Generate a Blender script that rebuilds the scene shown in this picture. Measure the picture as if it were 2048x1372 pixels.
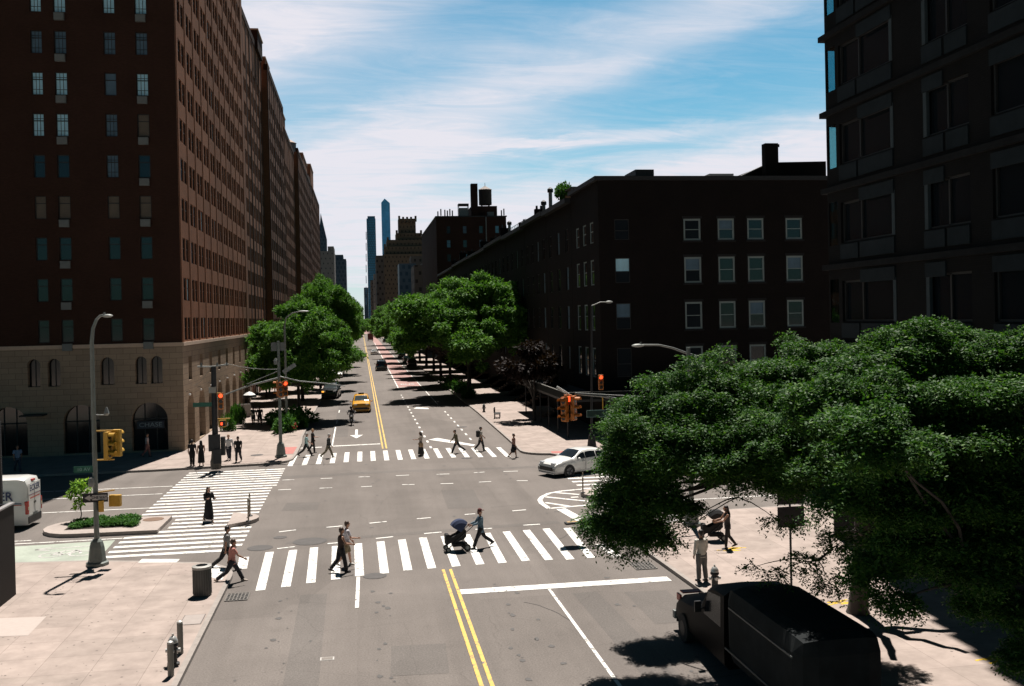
import bpy, bmesh, math, random
import numpy as np
from mathutils import Vector, Matrix
for o in list(bpy.data.objects): bpy.data.objects.remove(o)
SC = bpy.context.scene
COL = SC.collection
R = math.radians
rnd = random.Random(7)
# ---------------------------------------------------------------- camera, sky, sun, exposure
CAM_H = 9.7
yaw, pitch, roll = math.atan(304/1991), R(0.5), 0.022
f0 = Vector((math.sin(yaw), math.cos(yaw), 0)); r0 = Vector((math.cos(yaw), -math.sin(yaw), 0)); z0 = Vector((0, 0, 1))
fw = f0*math.cos(pitch) - z0*math.sin(pitch); up = z0*math.cos(pitch) + f0*math.sin(pitch)
cr = r0*math.cos(roll) - up*math.sin(roll); cu = up*math.cos(roll) + r0*math.sin(roll)
cd = bpy.data.cameras.new('camera'); cam = bpy.data.objects.new('camera', cd); COL.objects.link(cam)
m = Matrix((cr, cu, -fw)).transposed().to_4x4(); m.translation = (0, 0, CAM_H); cam.matrix_world = m
cd.sensor_width = 36; cd.lens = 35.0; cd.shift_y = -35.3/2048; cd.clip_start = 0.5; cd.clip_end = 9000
SC.camera = cam
SUN_AZ, SUN_EL = R(11.8), R(66.5)
W = bpy.data.worlds.new('World'); SC.world = W; W.use_nodes = True
nt = W.node_tree; nt.nodes.clear(); N = nt.nodes; L = nt.links
def wn(t, **k):
    n = N.new(t)
    for a, v in k.items(): setattr(n, a, v)
    return n
def wmath(op, a, b=None, c=None):
    n = wn('ShaderNodeMath', operation=op)
    for i, v in enumerate((a, b, c)):
        if v is None: continue
        if isinstance(v, (int, float)): n.inputs[i].default_value = v
        else: L.new(v, n.inputs[i])
    return n.outputs[0]
sky = wn('ShaderNodeTexSky', sky_type='NISHITA'); sky.sun_disc = False
sky.sun_elevation = SUN_EL; sky.sun_rotation = SUN_AZ; sky.air_density = 1.0; sky.dust_density = 0.4; sky.ozone_density = 2.5
tc = wn('ShaderNodeTexCoord'); sep = wn('ShaderNodeSeparateXYZ'); L.new(tc.outputs['Generated'], sep.inputs[0])
zc = wmath('MAXIMUM', sep.outputs[2], 0.03); zz = wmath('ADD', zc, 0.12)
px = wmath('DIVIDE', sep.outputs[0], zz); py = wmath('DIVIDE', sep.outputs[1], zz)
cmb = wn('ShaderNodeCombineXYZ'); L.new(px, cmb.inputs[0]); L.new(py, cmb.inputs[1])
def noise(scale, detail, rough, sx, sy, ox, oy, dist=0.0, rot=0.0):
    mp = wn('ShaderNodeMapping'); mp.inputs['Scale'].default_value = (sx, sy, 1); mp.inputs['Location'].default_value = (ox, oy, 0); mp.inputs['Rotation'].default_value = (0, 0, rot)
    L.new(cmb.outputs[0], mp.inputs[0]); n = wn('ShaderNodeTexNoise'); n.inputs['Scale'].default_value = scale; n.inputs['Detail'].default_value = detail
    n.inputs['Roughness'].default_value = rough; n.inputs['Distortion'].default_value = dist; L.new(mp.outputs[0], n.inputs['Vector']); return n.outputs[0]
def ramp(v, a, b):
    n = wn('ShaderNodeMapRange', interpolation_type='SMOOTHSTEP'); n.inputs['From Min'].default_value = a; n.inputs['From Max'].default_value = b; L.new(v, n.inputs['Value']); return n.outputs[0]
yc = wmath('MAXIMUM', sep.outputs[1], 0.05)
U0 = wmath('DIVIDE', sep.outputs[0], yc); V0 = wmath('DIVIDE', sep.outputs[2], yc)      # bearing and height of the sky over the street's end
wob = noise(1.6, 5, 0.6, 1, 1, 2.3, 5.1, 0.4)
fib = noise(1.5, 9, 0.64, 0.9, 1.5, 5, 1, 1.5, 0.5)
fib2 = noise(3.2, 9, 0.68, 0.7, 2.2, 9, 4, 1.0, 0.35)
U = wmath('ADD', U0, wmath('MULTIPLY', wmath('SUBTRACT', wob, 0.5), 0.16)); V = wmath('ADD', V0, wmath('MULTIPLY', wmath('SUBTRACT', fib, 0.5), 0.06))
def band(u0, v0, ang, ln, wd, amp):          # one cirrus bank, soft edged
    c, s_ = math.cos(R(ang)), math.sin(R(ang)); du = wmath('SUBTRACT', U, u0); dv = wmath('SUBTRACT', V, v0)
    a_ = wmath('DIVIDE', wmath('ADD', wmath('MULTIPLY', du, c), wmath('MULTIPLY', dv, s_)), ln); b_ = wmath('DIVIDE', wmath('SUBTRACT', wmath('MULTIPLY', dv, c), wmath('MULTIPLY', du, s_)), wd)
    e = wmath('ADD', wmath('MULTIPLY', a_, a_), wmath('MULTIPLY', b_, b_)); return wmath('MULTIPLY', wmath('POWER', 2.718, wmath('MULTIPLY', e, -1.0)), amp)
cl = None
for bd in [(-0.09, 0.285, 8, 0.13, 0.055, 1.0), (0.04, 0.165, 14, 0.17, 0.040, 0.66), (0.20, 0.245, 18, 0.24, 0.026, 0.55), (0.40, 0.335, 14, 0.26, 0.028, 0.5), (0.15, 0.172, 5, 0.19, 0.008, 0.85), (0.42, 0.145, 17, 0.24, 0.034, 0.95), (0.18, 0.115, 12, 0.2, 0.03, 0.7), (-0.02, 0.12, 0, 0.12, 0.05, 0.7), (0.02, 0.045, 0, 0.5, 0.05, 0.7), (0.9, 0.2, 5, 0.4, 0.08, 0.7), (-0.6, 0.25, 0, 0.4, 0.12, 0.7)]:
    q_ = band(*bd); cl = q_ if cl is None else wmath('ADD', cl, q_)
cl = wmath('MULTIPLY', wmath('MINIMUM', cl, 1.0), wmath('ADD', wmath('MULTIPLY', fib2, 0.7), 0.58))
thin = wmath('MULTIPLY', ramp(fib2, 0.35, 0.75), 0.15)
hor = ramp(sep.outputs[2], 0.10, 0.0)
east = ramp(sep.outputs[1], 0.15, 0.6)
cl = wmath('MAXIMUM', wmath('ADD', cl, thin), wmath('MULTIPLY', hor, 0.8))
cl = wmath('MINIMUM', wmath('MULTIPLY', cl, east), 0.98)
mix = wn('ShaderNodeMix', data_type='RGBA'); L.new(cl, mix.inputs['Factor'])
SKY_MUL, CLOUD = 1.0, (9.8, 9.6, 10.4, 1)
tint = wn('ShaderNodeMix', data_type='RGBA', blend_type='MULTIPLY'); tint.inputs['Factor'].default_value = 1
tint.inputs['B'].default_value = (0.56, 1.20, 1.20, 1); L.new(sky.outputs[0], tint.inputs['A'])
dim = wmath('MULTIPLY', wmath('SUBTRACT', 1.0, wmath('MULTIPLY', ramp(sep.outputs[2], 0.28, 0.55), 0.84)), wmath('ADD', 0.4, wmath('MULTIPLY', ramp(sep.outputs[1], -0.1, 0.5), 0.6)))   # sky darkened overhead and behind, out of view, to deepen the shade
dm = wn('ShaderNodeMix', data_type='RGBA', blend_type='MULTIPLY'); dm.inputs['Factor'].default_value = 1; L.new(tint.outputs['Result'], dm.inputs['A']); L.new(dim, dm.inputs['B']); L.new(dm.outputs['Result'], mix.inputs['A']); mix.inputs['B'].default_value = CLOUD
bg = wn('ShaderNodeBackground'); bg.inputs['Strength'].default_value = 0.055; L.new(mix.outputs['Result'], bg.inputs['Color'])
wo = wn('ShaderNodeOutputWorld'); L.new(bg.outputs[0], wo.inputs[0])
sl = bpy.data.lights.new('sun', 'SUN'); sl.energy = 5.0; sl.angle = R(0.53); sl.color = (1, 0.94, 0.87)
so = bpy.data.objects.new('sun', sl); COL.objects.link(so)
sd = Vector((math.sin(SUN_AZ)*math.cos(SUN_EL), math.cos(SUN_AZ)*math.cos(SUN_EL), math.sin(SUN_EL)))
so.rotation_euler = sd.to_track_quat('Z', 'Y').to_euler(); so.location = (0, 0, 120)
SC.view_settings.view_transform = 'Standard'; SC.view_settings.look = 'None'; SC.view_settings.exposure = 0.6; SC.view_settings.gamma = 1
SC.render.engine = 'CYCLES'; SC.cycles.max_bounces = 5; SC.cycles.diffuse_bounces = 1; SC.cycles.glossy_bounces = 2; SC.cycles.transparent_max_bounces = 8
SC.cycles.transmission_bounces = 2; SC.cycles.use_denoising = True; SC.cycles.caustics_reflective = False; SC.cycles.caustics_refractive = False

# ---------------------------------------------------------------- helpers
def gpt(x, y, z=0.0):                 # point of the plane z seen at pixel (x, y) of the 2048 px photograph
    d = fw + cr*((x-1024)/1991) + cu*((650.7-y)/1991); t = (z-CAM_H)/d.z
    return Vector((d.x*t, d.y*t, z))
def pat(x, y, Y):                     # point at distance Y down the street seen at pixel (x, y)
    d = fw + cr*((x-1024)/1991) + cu*((650.7-y)/1991); t = Y/d.y
    return Vector((d.x*t, Y, CAM_H + d.z*t))
_m = {}
def mat(name, col, rough=0.8, metal=0.0, var=0.0, scale=3.0, emit=None, spec=0.5, bump=0.0, stretch=(1, 1, 1), coat=0.0, var2=0.0, scale2=0.3):
    if name in _m: return _m[name]
    M = bpy.data.materials.new(name); M.use_nodes = True; t = M.node_tree; b = t.nodes['Principled BSDF']
    b.inputs['Base Color'].default_value = (*col, 1); b.inputs['Roughness'].default_value = rough; b.inputs['Metallic'].default_value = metal
    b.inputs['Specular IOR Level'].default_value = spec
    if coat: b.inputs['Coat Weight'].default_value = coat; b.inputs['Coat Roughness'].default_value = 0.05
    if emit: b.inputs['Emission Color'].default_value = (*col, 1); b.inputs['Emission Strength'].default_value = emit
    if var or bump or var2:
        c = t.nodes.new('ShaderNodeTexCoord'); mp = t.nodes.new('ShaderNodeMapping'); mp.inputs['Scale'].default_value = stretch
        t.links.new(c.outputs['Object'], mp.inputs[0]); n = t.nodes.new('ShaderNodeTexNoise'); n.inputs['Scale'].default_value = scale; n.inputs['Detail'].default_value = 6
        n.inputs['Roughness'].default_value = 0.65
        t.links.new(mp.outputs[0], n.inputs['Vector'])
        fac = n.outputs[0]; v = var
        def shade(fac, v, src):
            mr = t.nodes.new('ShaderNodeMapRange'); mr.inputs['From Min'].default_value = 0.25; mr.inputs['From Max'].default_value = 0.75
            mr.inputs['To Min'].default_value = 1-v; mr.inputs['To Max'].default_value = 1+v; t.links.new(fac, mr.inputs['Value'])
            mx = t.nodes.new('ShaderNodeMix'); mx.data_type = 'RGBA'; mx.blend_type = 'MULTIPLY'; mx.inputs['Factor'].default_value = 1
            if src is None: mx.inputs['A'].default_value = (*col, 1)
            else: t.links.new(src, mx.inputs['A'])
            t.links.new(mr.outputs[0], mx.inputs['B']); return mx.outputs['Result']
        out = None
        if var: out = shade(fac, var, None)
        if var2:
            n2 = t.nodes.new('ShaderNodeTexNoise'); n2.inputs['Scale'].default_value = scale2; n2.inputs['Detail'].default_value = 5; t.links.new(mp.outputs[0], n2.inputs['Vector'])
            out = shade(n2.outputs[0], var2, out)
        if out: t.links.new(out, b.inputs['Base Color'])
        if bump:
            bp = t.nodes.new('ShaderNodeBump'); bp.inputs['Strength'].default_value = bump; bp.inputs['Distance'].default_value = 0.02
            t.links.new(fac, bp.inputs['Height']); t.links.new(bp.outputs[0], b.inputs['Normal'])
    _m[name] = M; return M
def brickmat(name, c1, c2, mortar, sx=0.22, sz=0.075, rough=0.9, squash=1.0, msize=0.012, var=0.25, axes='auto', scalen=0.6, spec=0.12):
    """courses of brick, stone blocks or paving slabs laid in the object's own coordinates"""
    if name in _m: return _m[name]
    M = bpy.data.materials.new(name); M.use_nodes = True; t = M.node_tree; b = t.nodes['Principled BSDF']; b.inputs['Roughness'].default_value = rough
    b.inputs['Specular IOR Level'].default_value = spec
    c = t.nodes.new('ShaderNodeTexCoord'); s = t.nodes.new('ShaderNodeSeparateXYZ'); t.links.new(c.outputs['Object'], s.inputs[0])
    cb = t.nodes.new('ShaderNodeCombineXYZ')
    if axes == 'flat':
        t.links.new(s.outputs[0], cb.inputs[0]); t.links.new(s.outputs[1], cb.inputs[1])
    else:
        a = t.nodes.new('ShaderNodeMath'); a.operation = 'ADD'; t.links.new(s.outputs[0], a.inputs[0]); t.links.new(s.outputs[1], a.inputs[1])
        t.links.new(a.outputs[0], cb.inputs[0]); t.links.new(s.outputs[2], cb.inputs[1])
    k = t.nodes.new('ShaderNodeTexBrick'); k.inputs['Scale'].default_value = 1; k.inputs['Brick Width'].default_value = sx; k.inputs['Row Height'].default_value = sz
    k.inputs['Mortar Size'].default_value = msize; k.inputs['Color1'].default_value = (*c1, 1); k.inputs['Color2'].default_value = (*c2, 1); k.inputs['Mortar'].default_value = (*mortar, 1)
    if axes == 'flat': k.offset = 0.0
    t.links.new(cb.outputs[0], k.inputs['Vector'])
    n = t.nodes.new('ShaderNodeTexNoise'); n.inputs['Scale'].default_value = scalen; n.inputs['Detail'].default_value = 7; n.inputs['Roughness'].default_value = 0.65; t.links.new(c.outputs['Object'], n.inputs['Vector'])
    mr = t.nodes.new('ShaderNodeMapRange'); mr.inputs['From Min'].default_value = .25; mr.inputs['From Max'].default_value = .75; mr.inputs['To Min'].default_value = 1-var; mr.inputs['To Max'].default_value = 1+var
    t.links.new(n.outputs[0], mr.inputs['Value'])
    mx = t.nodes.new('ShaderNodeMix'); mx.data_type = 'RGBA'; mx.blend_type = 'MULTIPLY'; mx.inputs['Factor'].default_value = 1
    t.links.new(k.outputs['Color'], mx.inputs['A']); t.links.new(mr.outputs[0], mx.inputs['B']); t.links.new(mx.outputs['Result'], b.inputs['Base Color'])
    _m[name] = M; return M

class MB:
    def __init__(s): s.v = []; s.f = []; s.m = []; s.cur = 0
    def face(s, pts):
        i = len(s.v); s.v += [tuple(p) for p in pts]; s.f.append(tuple(range(i, i+len(pts)))); s.m.append(s.cur)
    def raw(s, vs, fs):
        i = len(s.v); s.v += [tuple(p) for p in vs]; s.f += [tuple(i+k for k in f) for f in fs]; s.m += [s.cur]*len(fs)
    def box(s, a, b, rot=None, at=None):
        x0, y0, z0_ = a; x1, y1, z1 = b
        vs = [Vector(p) for p in ((x0,y0,z0_),(x1,y0,z0_),(x1,y1,z0_),(x0,y1,z0_),(x0,y0,z1),(x1,y0,z1),(x1,y1,z1),(x0,y1,z1))]
        if rot is not None: vs = [rot @ p for p in vs]
        if at is not None: vs = [p + Vector(at) for p in vs]
        s.raw(vs, [(0,3,2,1),(4,5,6,7),(0,1,5,4),(1,2,6,5),(2,3,7,6),(3,0,4,7)]); return s
    def tube(s, pts, rad, n=8, caps=True, flat=None):
        pts = [Vector(p) for p in pts]; rings = []
        if not isinstance(rad, (list, tuple)): rad = [rad]*len(pts)
        ref = None
        for i, p in enumerate(pts):
            d = (pts[min(i+1, len(pts)-1)] - pts[max(i-1, 0)])
            if d.length < 1e-7: d = Vector((0, 0, 1))
            d.normalize()
            if ref is None: ref = Vector((1, 0, 0)) if abs(d.x) < .9 else Vector((0, 1, 0))
            if flat is not None: ref = Vector(flat)
            u = (ref - d*ref.dot(d)).normalized(); w = d.cross(u); ref = u
            r = rad[i]; ra, rb = r if isinstance(r, (list, tuple)) else (r, r)
            rings.append([p + u*ra*math.cos(2*math.pi*k/n) + w*rb*math.sin(2*math.pi*k/n) for k in range(n)])
        vs = [q for rg in rings for q in rg]; fs = []
        for i in range(len(pts)-1):
            for k in range(n): fs.append((i*n+k, i*n+(k+1) % n, (i+1)*n+(k+1) % n, (i+1)*n+k))
        if caps: fs += [tuple(reversed(range(n))), tuple((len(pts)-1)*n+k for k in range(n))]
        s.raw(vs, fs); return s
    def lathe(s, prof, n=16, at=(0, 0, 0), close=True):
        a = Vector(at); vs = []; fs = []
        for r, z in prof: vs += [a + Vector((r*math.cos(2*math.pi*k/n), r*math.sin(2*math.pi*k/n), z)) for k in range(n)]
        for i in range(len(prof)-1):
            for k in range(n): fs.append((i*n+k, i*n+(k+1) % n, (i+1)*n+(k+1) % n, (i+1)*n+k))
        if close: fs += [tuple(reversed(range(n))), tuple((len(prof)-1)*n+k for k in range(n))]
        s.raw(vs, fs); return s
    def ball(s, c, r, n=10, m=7):
        c = Vector(c); rx, ry, rz = r if isinstance(r, (list, tuple)) else (r, r, r); vs = [c+Vector((0, 0, -rz))]; fs = []
        for i in range(1, m):
            t = math.pi*i/m
            vs += [c + Vector((rx*math.sin(t)*math.cos(2*math.pi*k/n), ry*math.sin(t)*math.sin(2*math.pi*k/n), -rz*math.cos(t))) for k in range(n)]
        vs.append(c+Vector((0, 0, rz)))
        for k in range(n): fs.append((0, 1+(k+1) % n, 1+k)); fs.append((len(vs)-1, 1+(m-2)*n+k, 1+(m-2)*n+(k+1) % n))
        for i in range(m-2):
            for k in range(n): fs.append((1+i*n+k, 1+i*n+(k+1) % n, 1+(i+1)*n+(k+1) % n, 1+(i+1)*n+k))
        s.raw(vs, fs); return s
    def prism(s, poly, z0_, z1):
        n = len(poly); area = sum(poly[i][0]*poly[(i+1) % n][1]-poly[(i+1) % n][0]*poly[i][1] for i in range(n))
        if area < 0: poly = list(reversed(poly))
        vs = [(p[0], p[1], z0_) for p in poly] + [(p[0], p[1], z1) for p in poly]
        s.raw(vs, [tuple(reversed(range(n))), tuple(range(n, 2*n))] + [(i, (i+1) % n, n+(i+1) % n, n+i) for i in range(n)]); return s
    def sheet(s, poly, z):
        n = len(poly); area = sum(poly[i][0]*poly[(i+1) % n][1]-poly[(i+1) % n][0]*poly[i][1] for i in range(n))
        if area < 0: poly = list(reversed(poly))
        s.face([(p[0], p[1], z) for p in poly]); return s
    def mesh(s, name, mats, smooth=False, bevel=0):
        me = bpy.data.meshes.new(name); me.from_pydata(s.v, [], s.f)
        for mm in (mats if isinstance(mats, (list, tuple)) else [mats]): me.materials.append(mm)
        if any(s.m): me.polygons.foreach_set('material_index', s.m)
        if bevel:
            bm = bmesh.new(); bm.from_mesh(me); bmesh.ops.remove_doubles(bm, verts=bm.verts, dist=1e-5)
            ed = [e for e in bm.edges if len(e.link_faces) == 2 and e.calc_face_angle(0) > 0.6]
            bmesh.ops.bevel(bm, geom=ed, offset=bevel, segments=2, affect='EDGES', profile=0.6); bm.to_mesh(me); bm.free()
        if smooth:
            me.polygons.foreach_set('use_smooth', [True]*len(me.polygons))
            try: me.set_sharp_from_angle(angle=R(40))
            except Exception: pass
        me.update(); return me
    def build(s, name, mats, parent=None, smooth=False, bevel=0, **k):
        return link(name, s.mesh(name, mats, smooth, bevel), parent, **k)
def link(name, me, parent=None, loc=None, rz=None, **k):
    o = bpy.data.objects.new(name, me); COL.objects.link(o)
    if parent is not None: o.parent = parent
    if loc is not None: o.location = loc
    if rz is not None: o.rotation_euler = (0, 0, rz)
    for a, v in k.items(): o[a] = v
    return o
def thing(name, label, cat, loc=(0, 0, 0), rz=0.0, group=None):
    o = bpy.data.objects.new(name, None); COL.objects.link(o); o.empty_display_size = 0.2; o.location = loc; o.rotation_euler = (0, 0, rz)
    o['label'] = label; o['category'] = cat
    if group: o['group'] = group
    return o
def dup(o, loc=None, rz=None, label=None, group=None, parent=None, scale=None):
    c = o.copy(); COL.objects.link(c)
    if parent is not None: c.parent = parent
    if loc is not None: c.location = loc
    if rz is not None: c.rotation_euler = (0, 0, rz)
    if scale is not None: c.scale = scale
    if label: c['label'] = label
    if group: c['group'] = group
    for ch in list(o.children): dup(ch, parent=c)
    return c
TMP = bpy.data.scenes.new('tmp')
def evaluated(o):
    TMP.collection.objects.link(o); vl = TMP.view_layers[0]; vl.update(); me = bpy.data.meshes.new_from_object(o.evaluated_get(vl.depsgraph)); TMP.collection.objects.unlink(o); return me
def remesh(mb, name, mats, vox, it=2):
    me = mb.mesh('src', mats if isinstance(mats, (list, tuple)) else [mats]); o = bpy.data.objects.new('src', me)
    r = o.modifiers.new('r', 'REMESH'); r.mode = 'VOXEL'; r.voxel_size = vox
    if it: s = o.modifiers.new('s', 'SMOOTH'); s.factor = 0.5; s.iterations = it
    out = evaluated(o); out.name = name; bpy.data.objects.remove(o); bpy.data.meshes.remove(me)
    out.materials.clear(); out.materials.append(mats if not isinstance(mats, (list, tuple)) else mats[0])
    out.polygons.foreach_set('use_smooth', [True]*len(out.polygons)); return out
def text(name, body, size, M, parent, loc, rot, depth=0.006, bold=0.0, sx=1.0, align='CENTER'):
    c = bpy.data.curves.new('txt', 'FONT'); c.body = body; c.size = size; c.extrude = depth; c.offset = bold; c.align_x = align; c.align_y = 'CENTER'; c.resolution_u = 3
    o = bpy.data.objects.new('txt', c); me = evaluated(o); me.name = name; bpy.data.objects.remove(o); me.materials.clear(); me.materials.append(M)
    t = link(name, me, parent, loc); t.rotation_euler = rot; t.scale = (sx, 1, 1); return t
# ---------------------------------------------------------------- materials
def gray(v, t=(1, 1, 1)): return (v*t[0], v*t[1], v*t[2])
def asphalt(name, c, lanes=1.0):
    """worn asphalt: aggregate grain, wheel-track streaks along the street, repaved rectangles and fine cracks"""
    M = bpy.data.materials.new(name); M.use_nodes = True; t = M.node_tree; n_ = t.nodes; l_ = t.links; b = n_['Principled BSDF']; b.inputs['Roughness'].default_value = .93; b.inputs['Specular IOR Level'].default_value = .2
    tc_ = n_.new('ShaderNodeTexCoord')
    def nz(scale, st, det=6, rough=.65):
        mp = n_.new('ShaderNodeMapping'); mp.inputs['Scale'].default_value = st; l_.new(tc_.outputs['Object'], mp.inputs[0]); q = n_.new('ShaderNodeTexNoise'); q.inputs['Scale'].default_value = scale; q.inputs['Detail'].default_value = det; q.inputs['Roughness'].default_value = rough; l_.new(mp.outputs[0], q.inputs['Vector']); return q.outputs[0]
    def mr(v, a0, a1, b0, b1): q = n_.new('ShaderNodeMapRange'); q.inputs[1].default_value = a0; q.inputs[2].default_value = a1; q.inputs[3].default_value = b0; q.inputs[4].default_value = b1; l_.new(v, q.inputs[0]); return q.outputs[0]
    def mul(a0, b0): q = n_.new('ShaderNodeMath'); q.operation = 'MULTIPLY'; l_.new(a0, q.inputs[0]); l_.new(b0, q.inputs[1]); return q.outputs[0]
    f = mul(mr(nz(19, (1, 1, 1), 4, .8), .28, .72, .66, 1.34), mr(nz(.22, (1, 1, 1), 6), .3, .7, .88, 1.1)); f = mul(f, mr(nz(1.0, (.55, .03, 1), 4), .32, .68, 1-.13*lanes, 1+.09*lanes))
    f = mul(f, mr(nz(.9, (1, 1, 1), 8, .7), .58, .78, 1.0, .84))
    vo = n_.new('ShaderNodeTexVoronoi'); vo.distance = 'CHEBYCHEV'; vo.inputs['Scale'].default_value = .14; mp = n_.new('ShaderNodeMapping'); mp.inputs['Scale'].default_value = (1.6, .55, 1); l_.new(tc_.outputs['Object'], mp.inputs[0]); l_.new(mp.outputs[0], vo.inputs['Vector'])
    sp = n_.new('ShaderNodeSeparateColor'); l_.new(vo.outputs['Color'], sp.inputs[0]); f = mul(f, mr(sp.outputs[0], 0, 1, .93, 1.06))
    v2 = n_.new('ShaderNodeTexVoronoi'); v2.feature = 'DISTANCE_TO_EDGE'; v2.inputs['Scale'].default_value = .33; wv = n_.new('ShaderNodeMix'); wv.data_type = 'VECTOR'; wv.inputs['Factor'].default_value = .25; l_.new(tc_.outputs['Object'], wv.inputs['A']); qn = n_.new('ShaderNodeTexNoise'); qn.inputs['Scale'].default_value = 1.4; l_.new(tc_.outputs['Object'], qn.inputs['Vector']); l_.new(qn.outputs['Color'], wv.inputs['B']); l_.new(wv.outputs['Result'], v2.inputs['Vector'])
    f = mul(f, mr(v2.outputs['Distance'], 0.0, .007, .88, 1.0))
    mx = n_.new('ShaderNodeMix'); mx.data_type = 'RGBA'; mx.blend_type = 'MULTIPLY'; mx.inputs['Factor'].default_value = 1; mx.inputs['A'].default_value = (*c, 1); l_.new(f, mx.inputs['B']); l_.new(mx.outputs['Result'], b.inputs['Base Color']); _m[name] = M; return M
def roadpaint(name, c, wear, under=(.16, .142, .13), scale=3.2):
    """traffic paint rubbed through to the asphalt in ragged spots"""
    M = mat(name, c, .75, var=.06, scale=25, var2=.07, scale2=1.1); t = M.node_tree; n_ = t.nodes; l_ = t.links; b = n_['Principled BSDF']; src = b.inputs['Base Color'].links[0].from_socket
    q = n_.new('ShaderNodeTexNoise'); q.inputs['Scale'].default_value = scale; q.inputs['Detail'].default_value = 9; q.inputs['Roughness'].default_value = .78; tc_ = n_.new('ShaderNodeTexCoord'); l_.new(tc_.outputs['Object'], q.inputs['Vector'])
    r = n_.new('ShaderNodeMapRange'); r.inputs[1].default_value = wear; r.inputs[2].default_value = wear-.07; l_.new(q.outputs[0], r.inputs[0]); mx = n_.new('ShaderNodeMix'); mx.data_type = 'RGBA'; mx.inputs['A'].default_value = (*under, 1); l_.new(r.outputs[0], mx.inputs['Factor']); l_.new(src, mx.inputs['B']); l_.new(mx.outputs['Result'], b.inputs['Base Color']); return M
ASPH = asphalt('asphalt', (0.170, 0.150, 0.137)); ASPH2 = asphalt('asphalt_patch', (0.148, 0.133, 0.123), .4)
FARG = mat('far_ground', (0.12, 0.11, 0.10), 0.95, var=0.2, scale=0.05)
PAINT = roadpaint('road_paint_white', (0.74, 0.72, 0.68), .61)
WORN = mat('road_paint_worn', (0.47, 0.45, 0.43), 0.8, var=0.22, scale=14, var2=0.2, scale2=1.0)
YEL = roadpaint('road_paint_yellow', (0.66, 0.43, 0.10), .60)
REDL = mat('bus_lane_red', (0.34, 0.205, 0.185), 0.9, var=0.14, scale=10, var2=0.2, scale2=0.25)
GRNL = mat('bike_lane_green', (0.34, 0.375, 0.315), 0.9, var=0.12, scale=8, var2=0.22, scale2=0.7)
WALK = brickmat('sidewalk_slabs', (0.375, 0.308, 0.275), (0.325, 0.27, 0.24), (0.22, 0.18, 0.16), 1.52, 1.52, 0.9, msize=0.008, var=0.24, axes='flat', scalen=1.1)
KERB = mat('kerb_stone', (0.30, 0.265, 0.24), 0.9, var=0.2, scale=4, bump=0.2)
SLAB = mat('new_concrete', (0.44, 0.375, 0.34), 0.9, var=0.06, scale=6)
DARKM = mat('dark_iron', (0.025, 0.025, 0.027), 0.6, 0.3, var=0.2, scale=8)
STEEL = mat('galvanised_steel', (0.22, 0.23, 0.22), 0.55, 0.25, var=0.15, scale=5)
POLEM = mat('pole_grey_green', (0.16, 0.18, 0.165), 0.6, 0.1, var=0.2, scale=6)
SIGY = mat('signal_yellow', (0.55, 0.31, 0.035), 0.5, var=0.12, scale=9)
SIGO = mat('signal_orange', (0.50, 0.15, 0.02), 0.5, var=0.12, scale=9)
LENSD = mat('lens_dark', (0.02, 0.02, 0.02), 0.25)
LENSR = mat('lens_red_lit', (1.0, 0.075, 0.02), 0.4, emit=1.6)
GSIGN = mat('street_sign_green', (0.01, 0.10, 0.065), 0.4)
BLK = mat('black_paint', (0.012, 0.012, 0.013), 0.5)
WHT = mat('white_paint', (0.72, 0.72, 0.70), 0.5)
RUST = mat('rusted_iron', (0.17, 0.105, 0.07), 0.85, var=0.3, scale=8)
TYRE = mat('tyre_rubber', (0.018, 0.018, 0.018), 0.85)
RIM = mat('alloy_rim', (0.09, 0.09, 0.095), 0.35, 0.7)
GLASSC = mat('car_glass', (0.012, 0.016, 0.02), 0.06, spec=0.7)
CHROME = mat('chrome', (0.5, 0.5, 0.5), 0.15, 1.0)
LAMPW = mat('headlamp_glass', (0.7, 0.72, 0.75), 0.12, spec=0.8)
LAMPR = mat('tail_lamp_red', (0.45, 0.02, 0.012), 0.2)
LAMPO = mat('indicator_orange', (0.8, 0.25, 0.02), 0.25)
S = dict(kind='structure')
# ---------------------------------------------------------------- ground, roads, markings
g = MB(); g.sheet([(-4000, -600), (4000, -600), (4000, 7000), (-4000, 7000)], -0.03); g.build('ground', FARG, **S)
g = MB()
g.sheet([(-60, -40), (90, -40), (90, 78.5), (-60, 78.5)], 0.0); g.sheet([(-7, 78.5), (14, 78.5), (14, 2600), (-7, 2600)], 0.0); g.build('road', ASPH, **S)
LX, RX = -5.0, 11.3
def arc(cx, cy, r, a0, a1, n=8): return [(cx + r*math.cos(R(a0+(a1-a0)*i/n)), cy + r*math.sin(R(a0+(a1-a0)*i/n))) for i in range(n+1)]
def raised(name, poly, h, M, kerbw=0.17, ks=None):
    """a pavement: kerb ring as a real step plus the slab field inside it"""
    n = len(poly); area = sum(poly[i][0]*poly[(i+1) % n][1]-poly[(i+1) % n][0]*poly[i][1] for i in range(n))
    if area < 0: poly = list(reversed(poly))
    inn = []
    for i in range(n):
        a, b, c = Vector(poly[i-1]), Vector(poly[i]), Vector(poly[(i+1) % n])
        e1, e2 = (b-a).normalized(), (c-b).normalized(); n1, n2 = Vector((-e1.y, e1.x)), Vector((-e2.y, e2.x)); k = n1+n2
        d = k/max(k.length_squared/2, .35)
        inn.append((b.x+d.x*kerbw, b.y+d.y*kerbw))
    q = MB()
    for i in range(n):
        j = (i+1) % n; a, b = poly[i], poly[j]; c, d = inn[i], inn[j]
        q.cur = 0; q.face([(a[0], a[1], -.02), (b[0], b[1], -.02), (b[0], b[1], h), (a[0], a[1], h)]); q.face([(a[0], a[1], h), (b[0], b[1], h), (d[0], d[1], h), (c[0], c[1], h)])
    q.cur = 1; q.face([(p[0], p[1], h) for p in inn])
    return q.build(name, [KERB, M], **S)
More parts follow.
